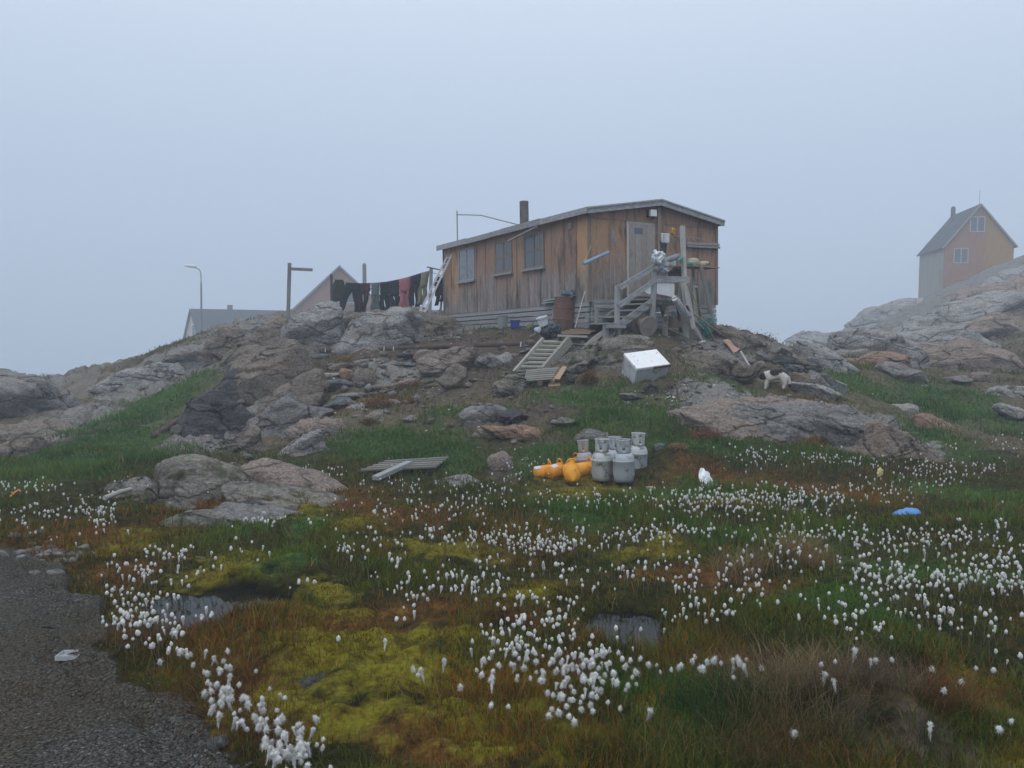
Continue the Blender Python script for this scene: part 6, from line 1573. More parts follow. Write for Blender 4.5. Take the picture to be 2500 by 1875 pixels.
# duckboard and slabs in the bog
DKL = [on(x, y) + Vector((0, 0, .10)) for x, y in ((882, 1163), (1066, 1155), (1094, 1133), (938, 1142))]
dk = thing("duckboard", "old grey slatted duckboard lying in the cotton grass", "duckboard", on(980, 1160))
for k in range(5):
    t = k / 4; m = MB(); m.bar(DKL[0].lerp(DKL[3], t), DKL[1].lerp(DKL[2], t), .11, .025, tint=.0 + .12 * (k % 3)); m.build("slat", M_OLIVEW, dk)
for t in (.12, .5, .9):
    m = MB(); p, q_ = DKL[0].lerp(DKL[1], t) - Vector((0, 0, .05)), DKL[3].lerp(DKL[2], t) - Vector((0, 0, .05)); m.bar(p, q_, .07, .07); m.build("bearer", M_DARKW, dk)
stick("plank", on(916, 1176) + Vector((0, 0, .05)), on(1000, 1150) + Vector((0, 0, .13)), .05, M_GREYW, "broad pale plank lying across the duckboard", "plank", True)
# litter in the bog
g = on(1722, 1186); wb_ = thing("plastic_bag", "white plastic bag caught in the cotton grass", "bag", g)
m = MB(); bp = [P(1712, 1141, g.y + .02), P(1729, 1147, g.y + .10), P(1752, 1190, g.y - .05), P(1728, 1190, g.y - .12), P(1704, 1166, g.y - .06)]
def bagfn(u, v):
    a_ = bp[0].lerp(bp[1], u); c_ = bp[3].lerp(bp[2], u); p_ = a_.lerp(c_, v) + (bp[4] - a_.lerp(c_, .5)) * (1 - u) * 4 * v * (1 - v) * .8
    nz = float(fbm(np.array([u * 4.0]), np.array([v * 4.0]), seed=5, octv=3)[0])
    return tuple(p_ + Vector((.02 * nz, -.09 * math.sin(math.pi * u) * math.sin(math.pi * min(1, v * .9 + .05)) + .05 * nz, .02 * nz)))
m.grid(bagfn, 14, 14); m.build("bag_body", M_BAG, wb_, solid=.004)
g = on(2221, 1262); blob("blue_sheet", P(2222, 1253, g.y + .03), (.15, .12, .045), 87, plain("sky_blue_plastic", (.08, .24, .52), (.055, .17, .4), 5, .5, .3, 12), "bright blue plastic sheet lying in the grass", "plastic sheet", rough=.18, R=rotm(0, 10))
g = on(2147, 1163); blob("yellow_wrapper", g + Vector((0, 0, .06)), (.04, .03, .06), 89, plain("pale_yellow", (.6, .55, .2), (.5, .45, .16), 5, .6), "small pale yellow wrapper in the far cotton grass", "wrapper", rough=.3)
g = on(2026, 1213); blob("fish_bone", on(1590, 1200) + Vector((0, 0, .05)), (.07, .04, .03), 90, plain("pale_bone", (.5, .46, .3), (.4, .36, .24), 5, .7), "pale crumpled scrap in the grass below the gas cylinders", "scrap", rough=.3)
g = on(2190, 830)
blob("white_sack", P(2190, 828, g.y - .2), (.22, .2, .26), 91, M_WHITE, "white torn sack on the right rock slope", "sack", rough=.25, ang=5); blob("white_sack", P(2212, 826, g.y - .1), (.26, .2, .13), 93, M_BAG, "pale flat sack beside the white torn sack", "sack", rough=.25, ang=5)
g = on(2287, 843); blob("white_sack", g + Vector((0, -.1, .1)), (.28, .2, .12), 95, M_BAG, "small white bundle alone on the right rock slope", "bundle", rough=.15)
g = on(35, 1222); stick("stick", g + Vector((-.05, 0, .05)), on(42, 1212) + Vector((.03, 0, .09)), .012, plain("orange_plastic", (.62, .22, .03), (.5, .17, .02), 5, .6), "short orange stick in the grass at the left edge", "stick")
stick("plank", on(256, 1224) + Vector((0, 0, .04)), on(320, 1204) + Vector((0, 0, .05)), .03, M_PALEW, "pale driftwood pole beside the large outcrop", "pole")
# on the road
g = on(172, 1608); ty = thing("plastic_tray", "clear broken plastic tray lying on the gravel road", "tray", g)
M_TRAY = plain("clear_tray", (.45, .46, .48), (.33, .34, .36), 5, .3, 0)
m = MB()
for lo_, hi_ in (((-.058, -.04, .006), (.055, .04, .010)), ((-.058, -.044, .006), (.055, -.0405, .032)), ((-.058, .0405, .006), (.02, .044, .030)), ((-.062, -.0395, .006), (-.0585, .0395, .028)), ((.0555, -.0395, .006), (.059, .01, .03))): m.box(tuple(g + Vector(lo_)), tuple(g + Vector(hi_)))
m.build("tray_body", M_TRAY, ty); m = MB(); m.box(tuple(g + Vector((-.05, -.002, .0105))), tuple(g + Vector((.05, .002, .02)))); m.build("divider", M_TRAY, ty)
stick("twig", on(100, 1535) + Vector((0, 0, .012)), on(136, 1539) + Vector((0, 0, .012)), .009, M_BLACK, "black twig lying on the gravel road", "twig")
g = on(528, 1822); blob("road_stone", g + Vector((0, 0, .01)), (.045, .035, .03), 97, ROCKM['s'], "greenish round stone at the edge of the gravel road", "stone", rough=.12, ang=7)
# the dog
g = on(1893, 951)
dg_ = g; dog = thing("dog", "white dog with a black back and head sniffing among the rocks", "dog", dg_)
def skin(name, chain, edges, rad, mats, parent, sub=2):
    me = bpy.data.meshes.new(name); me.from_pydata([tuple(Vector(v)) for v in chain], edges, []); me.update()
    o = bpy.data.objects.new(name, me); COL.objects.link(o); o.parent = parent
    sm = o.modifiers.new("skin", 'SKIN'); sm.use_smooth_shade = True
    for i, r in enumerate(rad): me.skin_vertices[0].data[i].radius = (r, r) if isinstance(r, (int, float)) else r
    me.skin_vertices[0].data[0].use_root = True
    ss = o.modifiers.new("sub", 'SUBSURF'); ss.levels = sub; ss.render_levels = sub
    for mt in mats: me.materials.append(mt)
    return o
kD = NT("dog_fur"); pD = kD.obj()
def near(c, r0, r1):
    d = kD.n("ShaderNodeVectorMath", operation='DISTANCE'); kD.l(kD.mapping(pD, (1, .7, 1)), d.inputs[0]); d.inputs[1].default_value = (c[0], c[1] * .7, c[2])
    return kD.ramp(kD.math('ADD', d.outputs['Value'], kD.math('MULTIPLY', kD.math('SUBTRACT', kD.noise(pD, 14, 3), .5), .06)), [(r0, 1.0), (r1, 0.0)])
fur = kD.mix(kD.noise(kD.mapping(pD, (1, 1, .4)), 30, 4), (.34, .315, .275), (.52, .50, .46))
mk = kD.math('MAXIMUM', kD.math('MAXIMUM', near((-.02, -.10, .40), .10, .125), near((.05, -.04, .43), .10, .12)), kD.math('MAXIMUM', near((-.31, -.05, .26), .10, .13), near((.29, .0, .06), .06, .08)))
M_DOG = kD.done(kD.mix(mk, fur, (.014, .012, .012)), .9, kD.bump(kD.noise(pD, 60, 4), .6, .01), .2)
ch = [(.16, 0, .30), (.06, 0, .305), (-.05, 0, .30), (-.14, 0, .305), (-.215, -.02, .30), (-.275, -.04, .265), (-.33, -.05, .225),      # spine, neck, head
      (.17, .06, .21), (.205, .06, .14), (.19, .065, .06), (.165, .065, .015),      # hind leg
      (.17, -.06, .21), (.19, -.065, .13), (.165, -.07, .06), (.14, -.07, .015),
      (-.16, .055, .20), (-.165, .06, .11), (-.17, .06, .03), (-.19, .06, .012),
      (-.165, -.055, .20), (-.19, -.06, .11), (-.20, -.06, .03), (-.225, -.06, .012),
      (.245, 0, .26), (.275, 0, .17), (.28, 0, .10), (.30, 0, .045)]
ed = [(0, 1), (1, 2), (2, 3), (3, 4), (4, 5), (5, 6), (0, 7), (7, 8), (8, 9), (9, 10), (0, 11), (11, 12), (12, 13), (13, 14), (3, 15), (15, 16), (16, 17), (17, 18), (3, 19), (19, 20), (20, 21), (21, 22), (0, 23), (23, 24), (24, 25), (25, 26)]
rd_ = [.135, .125, .13, .135, .085, .075, .036, .08, .05, .035, .03, .08, .05, .035, .03, .065, .042, .034, .03, .065, .042, .034, .03, .05, .045, .045, .025]
skin("body", ch, ed, rd_, [M_DOG], dog)
for sy in (-.055, .0):
    m = MB(); m.loft([[(-.27 + .012 * math.cos(a), -.04 + sy + .0 + .028 * math.sin(a), .30) for a in [2 * math.pi * k / 6 for k in range(6)]], [(-.262, -.04 + sy * 1.3 + .001 * k, .365 + .0005 * k) for k in range(6)]]); m.build("ear", M_BLACK, dog, local=True)
dog.rotation_euler = (0, 0, math.radians(-16)); dog.scale = (.95, .95, .98)
# ------------------------------------------------------------------ plants
GATT = {k: v.reshape(nr, nc) for k, v in g_attrs.items()}
def samp(x, y, *names):
    """ground height and cover under many points, from the finished ground sheet"""
    r = np.clip(np.searchsorted(rows, y) - 1, 0, nr - 2); fr = (y - rows[r]) / (rows[r + 1] - rows[r])
    t = x / (np.maximum(np.abs(y), 2.0) + 0.3)
    c = np.clip(np.searchsorted(tcol, t) - 1, 0, nc - 2); fc = (t - tcol[c]) / (tcol[c + 1] - tcol[c])
    fr = np.clip(fr, 0, 1); fc = np.clip(fc, 0, 1)
    def g(A): return (A[r, c] * (1 - fr) * (1 - fc) + A[r + 1, c] * fr * (1 - fc) + A[r, c + 1] * (1 - fr) * fc + A[r + 1, c + 1] * fr * fc)
    return [g(GZ)] + [g(GATT[n]) for n in names]
def blade_material(name, rough=.75):
    k = NT(name); c = k.attr("tone", 'Color')
    tr = k.n("ShaderNodeBsdfTranslucent"); k.l(c, tr.inputs['Color'])
    k.done(c, 1.0, None, .03)
    mx = k.n("ShaderNodeMixShader"); mx.inputs[0].default_value = .25
    k.l(k.b.outputs[0], mx.inputs[1]); k.l(tr.outputs[0], mx.inputs[2]); k.l(mx.outputs[0], k.out.inputs['Surface'])
    return k.m
M_BLADE = blade_material("grass_blade")
def blades(name, x, y, z, length, width, lean, color, label, cat, rs, tipc=1.25):
    n = len(x)
    az = rs.uniform(0, 2 * np.pi, n); wx, wy = np.cos(az) * width / 2, np.sin(az) * width / 2
    la = rs.uniform(0, 2 * np.pi, n); lx, ly = np.cos(la) * lean * length, np.sin(la) * lean * length
    hz_ = length * np.sqrt(np.maximum(1 - lean ** 2 * .6, .2))
    V = np.empty((n, 5, 3))
    V[:, 0] = np.c_[x - wx, y - wy, z - .01]; V[:, 1] = np.c_[x + wx, y + wy, z - .01]
    mx, my, mz = x + lx * .35, y + ly * .35, z + hz_ * .58
    V[:, 2] = np.c_[mx + wx * .8, my + wy * .8, mz]; V[:, 3] = np.c_[mx - wx * .8, my - wy * .8, mz]
    V[:, 4] = np.c_[x + lx, y + ly, z + hz_]
    b = np.arange(n)[:, None] * 5
    loops = np.concatenate([b + np.array([[0, 1, 2, 3]]), b + np.array([[3, 2, 4]])], 1).ravel()
    starts = (np.arange(n)[:, None] * 7 + np.array([[0, 4]])).ravel()
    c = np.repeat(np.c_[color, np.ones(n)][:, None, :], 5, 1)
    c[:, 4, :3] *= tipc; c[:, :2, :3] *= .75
    o = np_mesh(name, V.reshape(-1, 3), loops, starts, [M_BLADE], {'tone': np.clip(c.reshape(-1, 4), 0, 1)})
    return tag(o, label, cat, kind='stuff')
def lerp3(a, b, t): return np.asarray(a)[None] * (1 - t[:, None]) + np.asarray(b)[None] * t[:, None]
GR = np.random.RandomState(12)
def grass_colors(x, y, green, rust, moss):
    n = len(x)
    v = fbm(x * .9, y * .9, seed=101, octv=3) * .5 + .5
    v2 = fbm(x * 3.1, y * 3.1, seed=105, octv=2) * .5 + .5
    c = lerp3((.034, .046, .009), (.13, .125, .022), np.clip(v2 + GR.normal(size=n) * .2, 0, 1))
    br = lerp3((.085, .038, .009), (.29, .13, .028), GR.uniform(0, 1, n))
    gn = lerp3((.025, .068, .010), (.095, .18, .028), GR.uniform(0, 1, n))
    st = lerp3((.17, .12, .055), (.27, .21, .11), GR.uniform(0, 1, n))
    ym = lerp3((.10, .09, .013), (.17, .14, .02), GR.uniform(0, 1, n))
    pb = np.clip(.02 + moss * .30 + rust * .75 + (v - .5) * .7, 0, .9); u = GR.uniform(0, 1, n)
    c = np.where((u < pb)[:, None], br, c)
    pg = np.clip(.08 + green * .85 - (v - .5) * .4, 0, .95); u = GR.uniform(0, 1, n)
    c = np.where((u < pg)[:, None], gn, c)
    u = GR.uniform(0, 1, n); c = np.where((u < moss * .4)[:, None], ym, c)
    u = GR.uniform(0, 1, n); c = np.where((u < .045)[:, None], st, c)
    return c
# bog grass
N = 400000
y = np.exp(GR.uniform(np.log(2.3), np.log(15.0), N)); x = GR.uniform(-.80, .80, N) * (y + .4)
z, ro_, rd2, po_, mo_, gr_, so_, ru_ = samp(x, y, 'rock', 'road', 'wet', 'moss', 'green', 'soil', 'rust')
dens = np.clip(.55 + .9 * fbm(x * 1.4, y * 1.4, seed=111, octv=3), .08, 1) * (1 - ro_ * 1.6).clip(0, 1) * (1 - rd2) * np.where(po_ > .55, .16, 1) * (1 - .45 * mo_) * (1 - .8 * so_.clip(0, 1) * (y > 12))
kp = GR.uniform(0, 1, N) < dens; kp &= road_sd(x, y) > .02 + .10 * GR.uniform(0, 1, N) ** 2
x, y, z, mo_, gr_, ru_, po_ = (a[kp] for a in (x, y, z, mo_, gr_, ru_, po_))
tall = np.clip(.55 + .8 * fbm(x * .8, y * .8, seed=121, octv=3), .25, 1.4)
ln = GR.uniform(.05, .15, len(x)) * tall * (1 - .55 * mo_) * np.clip(.5 + 1.6 * road_sd(x, y), .45, 1) * (1 + .35 * gr_)
col = grass_colors(x, y, gr_, ru_, mo_)
col = np.where((po_ > .5)[:, None], col * .6, col)
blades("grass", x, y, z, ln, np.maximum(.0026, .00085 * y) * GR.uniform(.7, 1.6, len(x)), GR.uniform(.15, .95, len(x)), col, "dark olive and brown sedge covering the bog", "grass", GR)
# moss: dense short tufts
N = 130000
y = np.exp(GR.uniform(np.log(2.4), np.log(11.0), N)); x = GR.uniform(-.75, .75, N) * (y + .3)
z, mo_, rd2, po_ = samp(x, y, 'moss', 'road', 'wet')
pm_ = mo_ * .9 + .75 * fbm(x * 1.9, y * 1.9, seed=131, octv=5)
kp = (GR.uniform(0, 1, N) < sstep(.28, .75, pm_)) & (rd2 < .2) & (po_ < .3)
x, y, z = x[kp], y[kp], z[kp]; n = len(x)
cm = lerp3((.10, .092, .006), (.24, .185, .010), np.clip(.5 + .7 * fbm(x * 5, y * 5, seed=133, octv=3) + GR.normal(size=n) * .2, 0, 1))
cm = np.where((GR.uniform(0, 1, n) < np.clip(.3 + .7 * fbm(x * 1.7, y * 1.7, seed=137), 0, .85))[:, None], lerp3((.10, .048, .010), (.19, .10, .014), GR.uniform(0, 1, n)), cm)
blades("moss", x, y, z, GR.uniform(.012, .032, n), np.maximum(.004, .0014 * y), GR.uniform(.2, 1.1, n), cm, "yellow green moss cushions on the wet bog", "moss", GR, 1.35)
# hill grass, thick where it is green
N = 300000
y = np.exp(GR.uniform(np.log(12.0), np.log(34.0), N)); x = GR.uniform(-.75, .75, N) * (y + .4)
z, ro_, gr_, so_, ru_ = samp(x, y, 'rock', 'green', 'soil', 'rust')
cl = fbm(x * .9, y * .9, seed=141, octv=4)
gg = gr_ + .35 * cl
dens = np.clip(sstep(.12, .7, gg) * 1.0 + .45 * sstep(-.2, .5, cl) + .5 * ru_, 0, 1) * (1 - ro_ * 1.15).clip(0, 1) * (1 - .55 * so_)
inc = (np.abs((x - A0.x) * U.x + (y - A0.y) * U.y - 2.0) < 2.1) & ((x - A0.x) * Vv.x + (y - A0.y) * Vv.y > -.2) & ((x - A0.x) * Vv.x + (y - A0.y) * Vv.y < 7.5)
pth_ok = np.where((x < -7) & (y > 16), path_d(x, y), 9) > 1.05
kp = (GR.uniform(0, 1, N) < dens) & ~inc & pth_ok
x, y, z, gr_, ru_, gg = (a[kp] for a in (x, y, z, gr_, ru_, gg)); n = len(x)
c = lerp3((.055, .065, .025), (.125, .115, .05), GR.uniform(0, 1, n))
c = np.where((GR.uniform(0, 1, n) < sstep(.05, .55, gg))[:, None], lerp3((.035, .085, .020), (.085, .16, .036), np.clip(.5 + .6 * fbm(x * .7, y * .7, seed=145) + GR.normal(size=n) * .2, 0, 1)), c)
c = np.where((GR.uniform(0, 1, n) < ru_ * .9)[:, None], lerp3((.11, .05, .02), (.20, .09, .03), GR.uniform(0, 1, n)), c)
c = np.where((GR.uniform(0, 1, n) < .06)[:, None], lerp3((.16, .13, .07), (.26, .22, .13), GR.uniform(0, 1, n)), c)
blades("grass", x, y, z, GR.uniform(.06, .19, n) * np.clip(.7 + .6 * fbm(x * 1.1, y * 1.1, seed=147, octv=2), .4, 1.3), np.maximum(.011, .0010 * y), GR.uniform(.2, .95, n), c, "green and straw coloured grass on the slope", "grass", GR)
# dry tussock in front on the right
def tuft(px, py, sx, sy, n, l0, l1, c0, c1, out):
    c = hit(px, py); xx = c.x + GR.normal(size=n) * sx; yy = c.y + GR.normal(size=n) * sy
    out.append((xx, yy, samp(xx, yy)[0], GR.uniform(l0, l1, n), lerp3(c0, c1, GR.uniform(0, 1, n))))
T = []
tuft(1930, 1770, .16, .10, 900, .10, .26, (.10, .07, .035), (.26, .20, .11), T); tuft(2080, 1720, .22, .10, 700, .08, .2, (.08, .05, .025), (.22, .16, .09), T)
tuft(2120, 1790, .14, .06, 500, .10, .24, (.07, .05, .03), (.20, .15, .10), T); tuft(2310, 1790, .06, .05, 400, .12, .26, (.09, .04, .015), (.16, .08, .03), T)
tuft(1900, 1850, .25, .08, 900, .08, .22, (.05, .05, .02), (.18, .12, .06), T); tuft(1740, 1780, .14, .12, 1200, .10, .24, (.02, .045, .012), (.05, .085, .025), T); tuft(1850, 1650, .2, .06, 500, .1, .2, (.06, .035, .025), (.14, .08, .05), T)
tuft(1960, 1390, .10, .12, 500, .12, .32, (.16, .10, .04), (.26, .18, .09), T); tuft(1810, 1400, .12, .12, 300, .1, .28, (.14, .10, .05), (.26, .2, .1), T); tuft(1930, 1640, .10, .05, 60, .2, .36, (.28, .22, .12), (.36, .30, .18), T)
tuft(500, 1250, .25, .15, 900, .06, .16, (.10, .045, .02), (.20, .10, .045), T); tuft(620, 1240, .2, .1, 400, .05, .14, (.10, .05, .02), (.18, .09, .04), T); tuft(450, 1560, .25, .2, 900, .06, .14, (.09, .04, .018), (.16, .08, .03), T)
tuft(560, 1690, .14, .18, 800, .06, .14, (.08, .035, .016), (.15, .07, .03), T); tuft(650, 1800, .12, .12, 700, .06, .13, (.08, .035, .016), (.14, .065, .03), T)
for (px_, py_) in ((300, 1640), (250, 1575), (380, 1700), (470, 1790), (150, 1430), (220, 1500), (60, 1380), (330, 1760), (180, 1560), (540, 1850), (90, 1820), (60, 1700)):
    tuft(px_, py_, .05, .05, 60, .02, .07, (.05, .03, .012), (.10, .08, .03), T)
xx, yy, zz_, ll, cc = (np.concatenate([t[i] for t in T]) for i in range(5))
blades("dry_grass", xx, yy, zz_, ll, np.maximum(.0022, .0007 * yy), GR.uniform(.3, 1.15, len(xx)), cc, "dry straw and rust coloured tussock grass", "grass", GR)
# low shrubs with coloured leaves
def shrub(px, py, w, h, n, c0, c1, label):
    g = on(px, py); d = g.y; W, H = w / 2 * d / F, h * d / F
    u = GR.normal(size=(n, 3)); u /= np.linalg.norm(u, axis=1)[:, None]; r = GR.uniform(.35, 1, n) ** .5
    p = u * r[:, None] * np.array([W, W * .7, H * .62]) * (1 + .25 * GR.normal(size=(n, 1))); p[:, 2] = np.abs(p[:, 2]) + .01
    s = GR.uniform(.012, .026, n); a = GR.normal(size=(n, 3)); a /= np.linalg.norm(a, axis=1)[:, None]; b = np.cross(a, GR.normal(size=(n, 3))); b /= np.linalg.norm(b, axis=1)[:, None]
    V = np.stack([p - a * s[:, None], p + b * s[:, None] * .5, p + a * s[:, None], p - b * s[:, None] * .5], 1)
    t = np.clip(p[:, 2] / (H + .01) * .6 + GR.uniform(0, .6, n), 0, 1)
    col_ = np.repeat(np.c_[lerp3(c0, c1, t), np.ones(n)][:, None], 4, 1).reshape(-1, 4)
    root = thing("low_shrub", label, "shrub", (g.x, g.y, g.z - .01))
    o = np_mesh("foliage", V.reshape(-1, 3), np.arange(n * 4), np.arange(n) * 4, [M_BLADE], {'tone': col_}); o.parent = root
    m = MB()
    for k in range(7): m.tube([(0, 0, -.02), (u[k, 0] * W * .3, u[k, 1] * W * .3, H * .3), (u[k, 0] * W * .7, u[k, 1] * W * .5, H * .55)], [.007, .005, .003], 5)
    m.build("stems", M_BROWNW, root, local=True)
shrub(1437, 935, 46, 48, 900, (.05, .055, .018), (.19, .075, .035), "yellow green shrub with red tips right of the pallet")
shrub(920, 995, 90, 34, 900, (.05, .05, .018), (.20, .085, .03), "rust red low shrub beside the pale pointed slab")
shrub(900, 1035, 60, 20, 500, (.04, .06, .018), (.14, .08, .03), "low green and rusty shrub above the smooth dome")
shrub(1725, 1068, 80, 26, 700, (.12, .035, .025), (.26, .09, .06), "red leaved shrub at the left end of the right outcrop")
shrub(1985, 1082, 60, 24, 600, (.13, .055, .015), (.26, .12, .03), "bright rust shrub under the dark hollow of the right outcrop")
shrub(2095, 1085, 50, 18, 500, (.10, .055, .02), (.22, .11, .035), "rust shrub at the bulging head of the right outcrop")
shrub(1000, 985, 26, 26, 300, (.10, .075, .015), (.24, .13, .03), "orange yellow shrub beside the small whitish stone")
shrub(1000, 945, 70, 24, 500, (.10, .045, .02), (.20, .09, .04), "reddish low shrub right of the isolated pinkish block")
shrub(850, 880, 60, 16, 500, (.13, .075, .02), (.26, .14, .04), "orange low shrub under the pipe bend")
shrub(1850, 835, 90, 34, 900, (.06, .03, .02), (.14, .07, .05), "reddish brown shrub on the rock edge right of the cabin")
shrub(1240, 955, 56, 26, 500, (.10, .05, .02), (.20, .10, .04), "rusty shrub growing against the rounded lichen boulder")
shrub(1440, 1080, 44, 16, 300, (.12, .06, .02), (.22, .12, .04), "rusty shrub just behind the gas cylinders")
shrub(1655, 1095, 50, 22, 400, (.16, .10, .045), (.28, .18, .09), "straw coloured shrub right of the lone bluish stone")
shrub(1320, 808, 110, 22, 900, (.035, .045, .015), (.10, .10, .035), "olive grass clump in front of the blue crate")
shrub(2005, 880, 30, 22, 300, (.07, .06, .02), (.16, .09, .03), "yellowish shrub on top of the boulder heap")
shrub(900, 975 - 70, 40, 12, 200, (.04, .06, .018), (.10, .10, .03), "small green plant on the stone heap")
# cotton grass
CLUST = [(75, 1188, 85, 12, 55, 'a'), (60, 1265, 40, 16, 16, 'b'), (130, 1245, 60, 16, 40, 'b'), (215, 1238, 50, 20, 26, 'b'), (265, 1262, 32, 20, 48, 'b'), (120, 1300, 80, 18, 16, 'b'), (310, 1185, 30, 10, 8, 'a'),
 (636, 1272, 40, 10, 28, 'c'), (405, 1350, 45, 14, 20, 'd'), (350, 1400, 55, 22, 46, 'd'), (480, 1352, 80, 15, 16, 'd'), (280, 1450, 60, 22, 28, 'd'), (330, 1480, 55, 22, 36, 'd'), (310, 1520, 55, 22, 52, 'd'), (360, 1500, 36, 18, 20, 'd'), (420, 1535, 22, 16, 12, 'd'), (330, 1560, 22, 12, 6, 'd'),
 (480, 1400, 30, 10, 6, 'd'), (520, 1505, 40, 14, 8, 'e'), (620, 1340, 60, 14, 7, 'c'), (400, 1575, 50, 20, 9, 'f'), (440, 1610, 40, 22, 22, 'f'), (530, 1655, 45, 28, 40, 'f'), (480, 1700, 36, 18, 14, 'f'), (560, 1700, 32, 22, 22, 'f'), (600, 1720, 55, 28, 16, 'f'), (640, 1765, 50, 28, 24, 'f'), (690, 1805, 50, 30, 40, 'f'), (760, 1800, 45, 22, 8, 'f'), (700, 1848, 50, 18, 22, 'f'),
 (730, 1425, 34, 12, 9, 'g'), (800, 1152, 28, 8, 24, 'h'), (745, 1142, 26, 7, 7, 'h'), (950, 1182, 60, 12, 14, 'h'), (1000, 1188, 60, 16, 22, 'h'), (1060, 1192, 80, 13, 12, 'h'), (1110, 1228, 90, 15, 66, 'h'), (1000, 1262, 80, 15, 26, 'h'), (900, 1242, 60, 12, 10, 'h'), (770, 1265, 50, 10, 6, 'c'),
 (1258, 1150, 48, 26, 42, 'i'), (1180, 1192, 60, 15, 18, 'h'), (1350, 1212, 120, 17, 52, 'i'), (1480, 1222, 90, 14, 30, 'i'), (1590, 1205, 60, 12, 10, 'i'),
 (1840, 1112, 52, 19, 70, 'j'), (2030, 1118, 55, 15, 62, 'j'), (2120, 1132, 30, 9, 9, 'j'), (2230, 1148, 88, 22, 84, 'j'), (2330, 1152, 46, 18, 46, 'j'), (2400, 1138, 28, 13, 18, 'j'), (2322, 1094, 10, 8, 9, 'k'), (2460, 1082, 60, 16, 26, 'k'),
 (1650, 1218, 58, 17, 44, 'l'), (1720, 1217, 58, 14, 52, 'l'), (1800, 1213, 88, 17, 95, 'l'), (1900, 1217, 88, 16, 95, 'l'), (2000, 1217, 98, 16, 80, 'l'), (2120, 1208, 78, 14, 40, 'l'), (2250, 1192, 58, 13, 22, 'l'), (1850, 1248, 98, 12, 50, 'l'), (1650, 1243, 58, 10, 24, 'l'),
 (1200, 1302, 138, 16, 60, 'm'), (1290, 1322, 98, 16, 80, 'm'), (1330, 1332, 58, 13, 95, 'm'), (1100, 1312, 98, 16, 38, 'm'), (950, 1332, 78, 16, 18, 'g'), (850, 1347, 28, 16, 22, 'g'), (1450, 1312, 88, 18, 34, 'm'), (1600, 1302, 78, 18, 38, 'm'), (1700, 1292, 88, 16, 26, 'm'), (1560, 1312, 38, 11, 22, 'm'),
 (1850, 1302, 118, 20, 42, 'n'), (2000, 1302, 88, 18, 50, 'n'), (2100, 1312, 98, 22, 48, 'n'), (2190, 1332, 88, 22, 64, 'n'), (2290, 1312, 68, 20, 46, 'n'), (2400, 1302, 58, 22, 30, 'n'), (2480, 1332, 38, 22, 22, 'n'),
 (1000, 1377, 108, 18, 17, 'g'), (1080, 1412, 128, 18, 22, 'g'), (1180, 1372, 60, 14, 12, 'm'), (1350, 1392, 128, 20, 34, 'm'), (1500, 1392, 98, 13, 12, 'm'), (1620, 1392, 78, 22, 34, 'm'), (1780, 1382, 98, 22, 30, 'n'), (1930, 1352, 58, 22, 26, 'n'), (2150, 1397, 88, 18, 42, 'n'), (2220, 1422, 98, 16, 68, 'n'), (2330, 1412, 88, 20, 64, 'n'), (2430, 1382, 58, 26, 68, 'n'), (2480, 1422, 38, 18, 42, 'n'), (2070, 1372, 38, 18, 20, 'n'),
 (1060, 1437, 75, 16, 26, 'o'), (1160, 1437, 36, 18, 40, 'o'), (1030, 1452, 36, 12, 15, 'o'), (1440, 1432, 28, 9, 9, 'm'), (1700, 1442, 55, 22, 30, 'n'), (1830, 1427, 36, 18, 26, 'n'), (1750, 1492, 55, 16, 30, 'n'), (2050, 1492, 55, 18, 20, 'n'), (2200, 1472, 118, 22, 44, 'n'), (2300, 1502, 118, 22, 26, 'n'), (2130, 1542, 68, 22, 16, 'n'), (2400, 1532, 78, 26, 20, 'n'), (1650, 1502, 46, 13, 10, 'n'),
 (1300, 1482, 46, 26, 46, 'o'), (1350, 1512, 46, 22, 40, 'o'), (1250, 1562, 55, 26, 36, 'p'), (1300, 1602, 75, 30, 52, 'p'), (1380, 1602, 55, 26, 30, 'p'), (1450, 1642, 42, 26, 54, 'p'), (1480, 1602, 36, 18, 12, 'p'), (1400, 1702, 65, 26, 20, 'p'), (1280, 1652, 55, 22, 13, 'p'), (1560, 1542, 55, 13, 10, 'e'), (1700, 1632, 95, 9, 20, 'q'), (1780, 1622, 36, 9, 9, 'q'),
 (1010, 1655, 16, 18, 5, 'r'), (820, 1558, 8, 16, 2, 'r'), (960, 1540, 14, 10, 3, 'r'), (920, 1575, 14, 10, 2, 'r'), (1080, 1625, 6, 10, 2, 'r'), (1176, 1645, 3, 6, 1, 'r'), (1395, 1742, 28, 18, 9, 'p'), (990, 1490, 50, 16, 5, 'r'), (1590, 1738, 2, 2, 1, 'q'),
 (2205, 1598, 8, 4, 1, 's'), (2070, 1632, 40, 16, 7, 's'), (2275, 1642, 3, 3, 1, 's'), (2380, 1638, 3, 3, 1, 's'), (2350, 1668, 3, 3, 1, 's'), (2305, 1692, 4, 4, 2, 's'), (2450, 1605, 26, 26, 6, 's'), (2470, 1760, 3, 3, 1, 's'), (2430, 1782, 8, 5, 2, 's'), (1938, 1795, 6, 5, 2, 'q'), (2270, 1772, 2, 2, 1, 's'), (2030, 1640, 12, 20, 4, 's'), (2640, 1320, 110, 50, 60, 'n'), (2720, 1450, 120, 60, 50, 'n'), (2640, 1200, 100, 25, 40, 'l'), (1230, 1250, 600, 60, 60, 'm'), (2100, 1420, 300, 60, 50, 'n')]
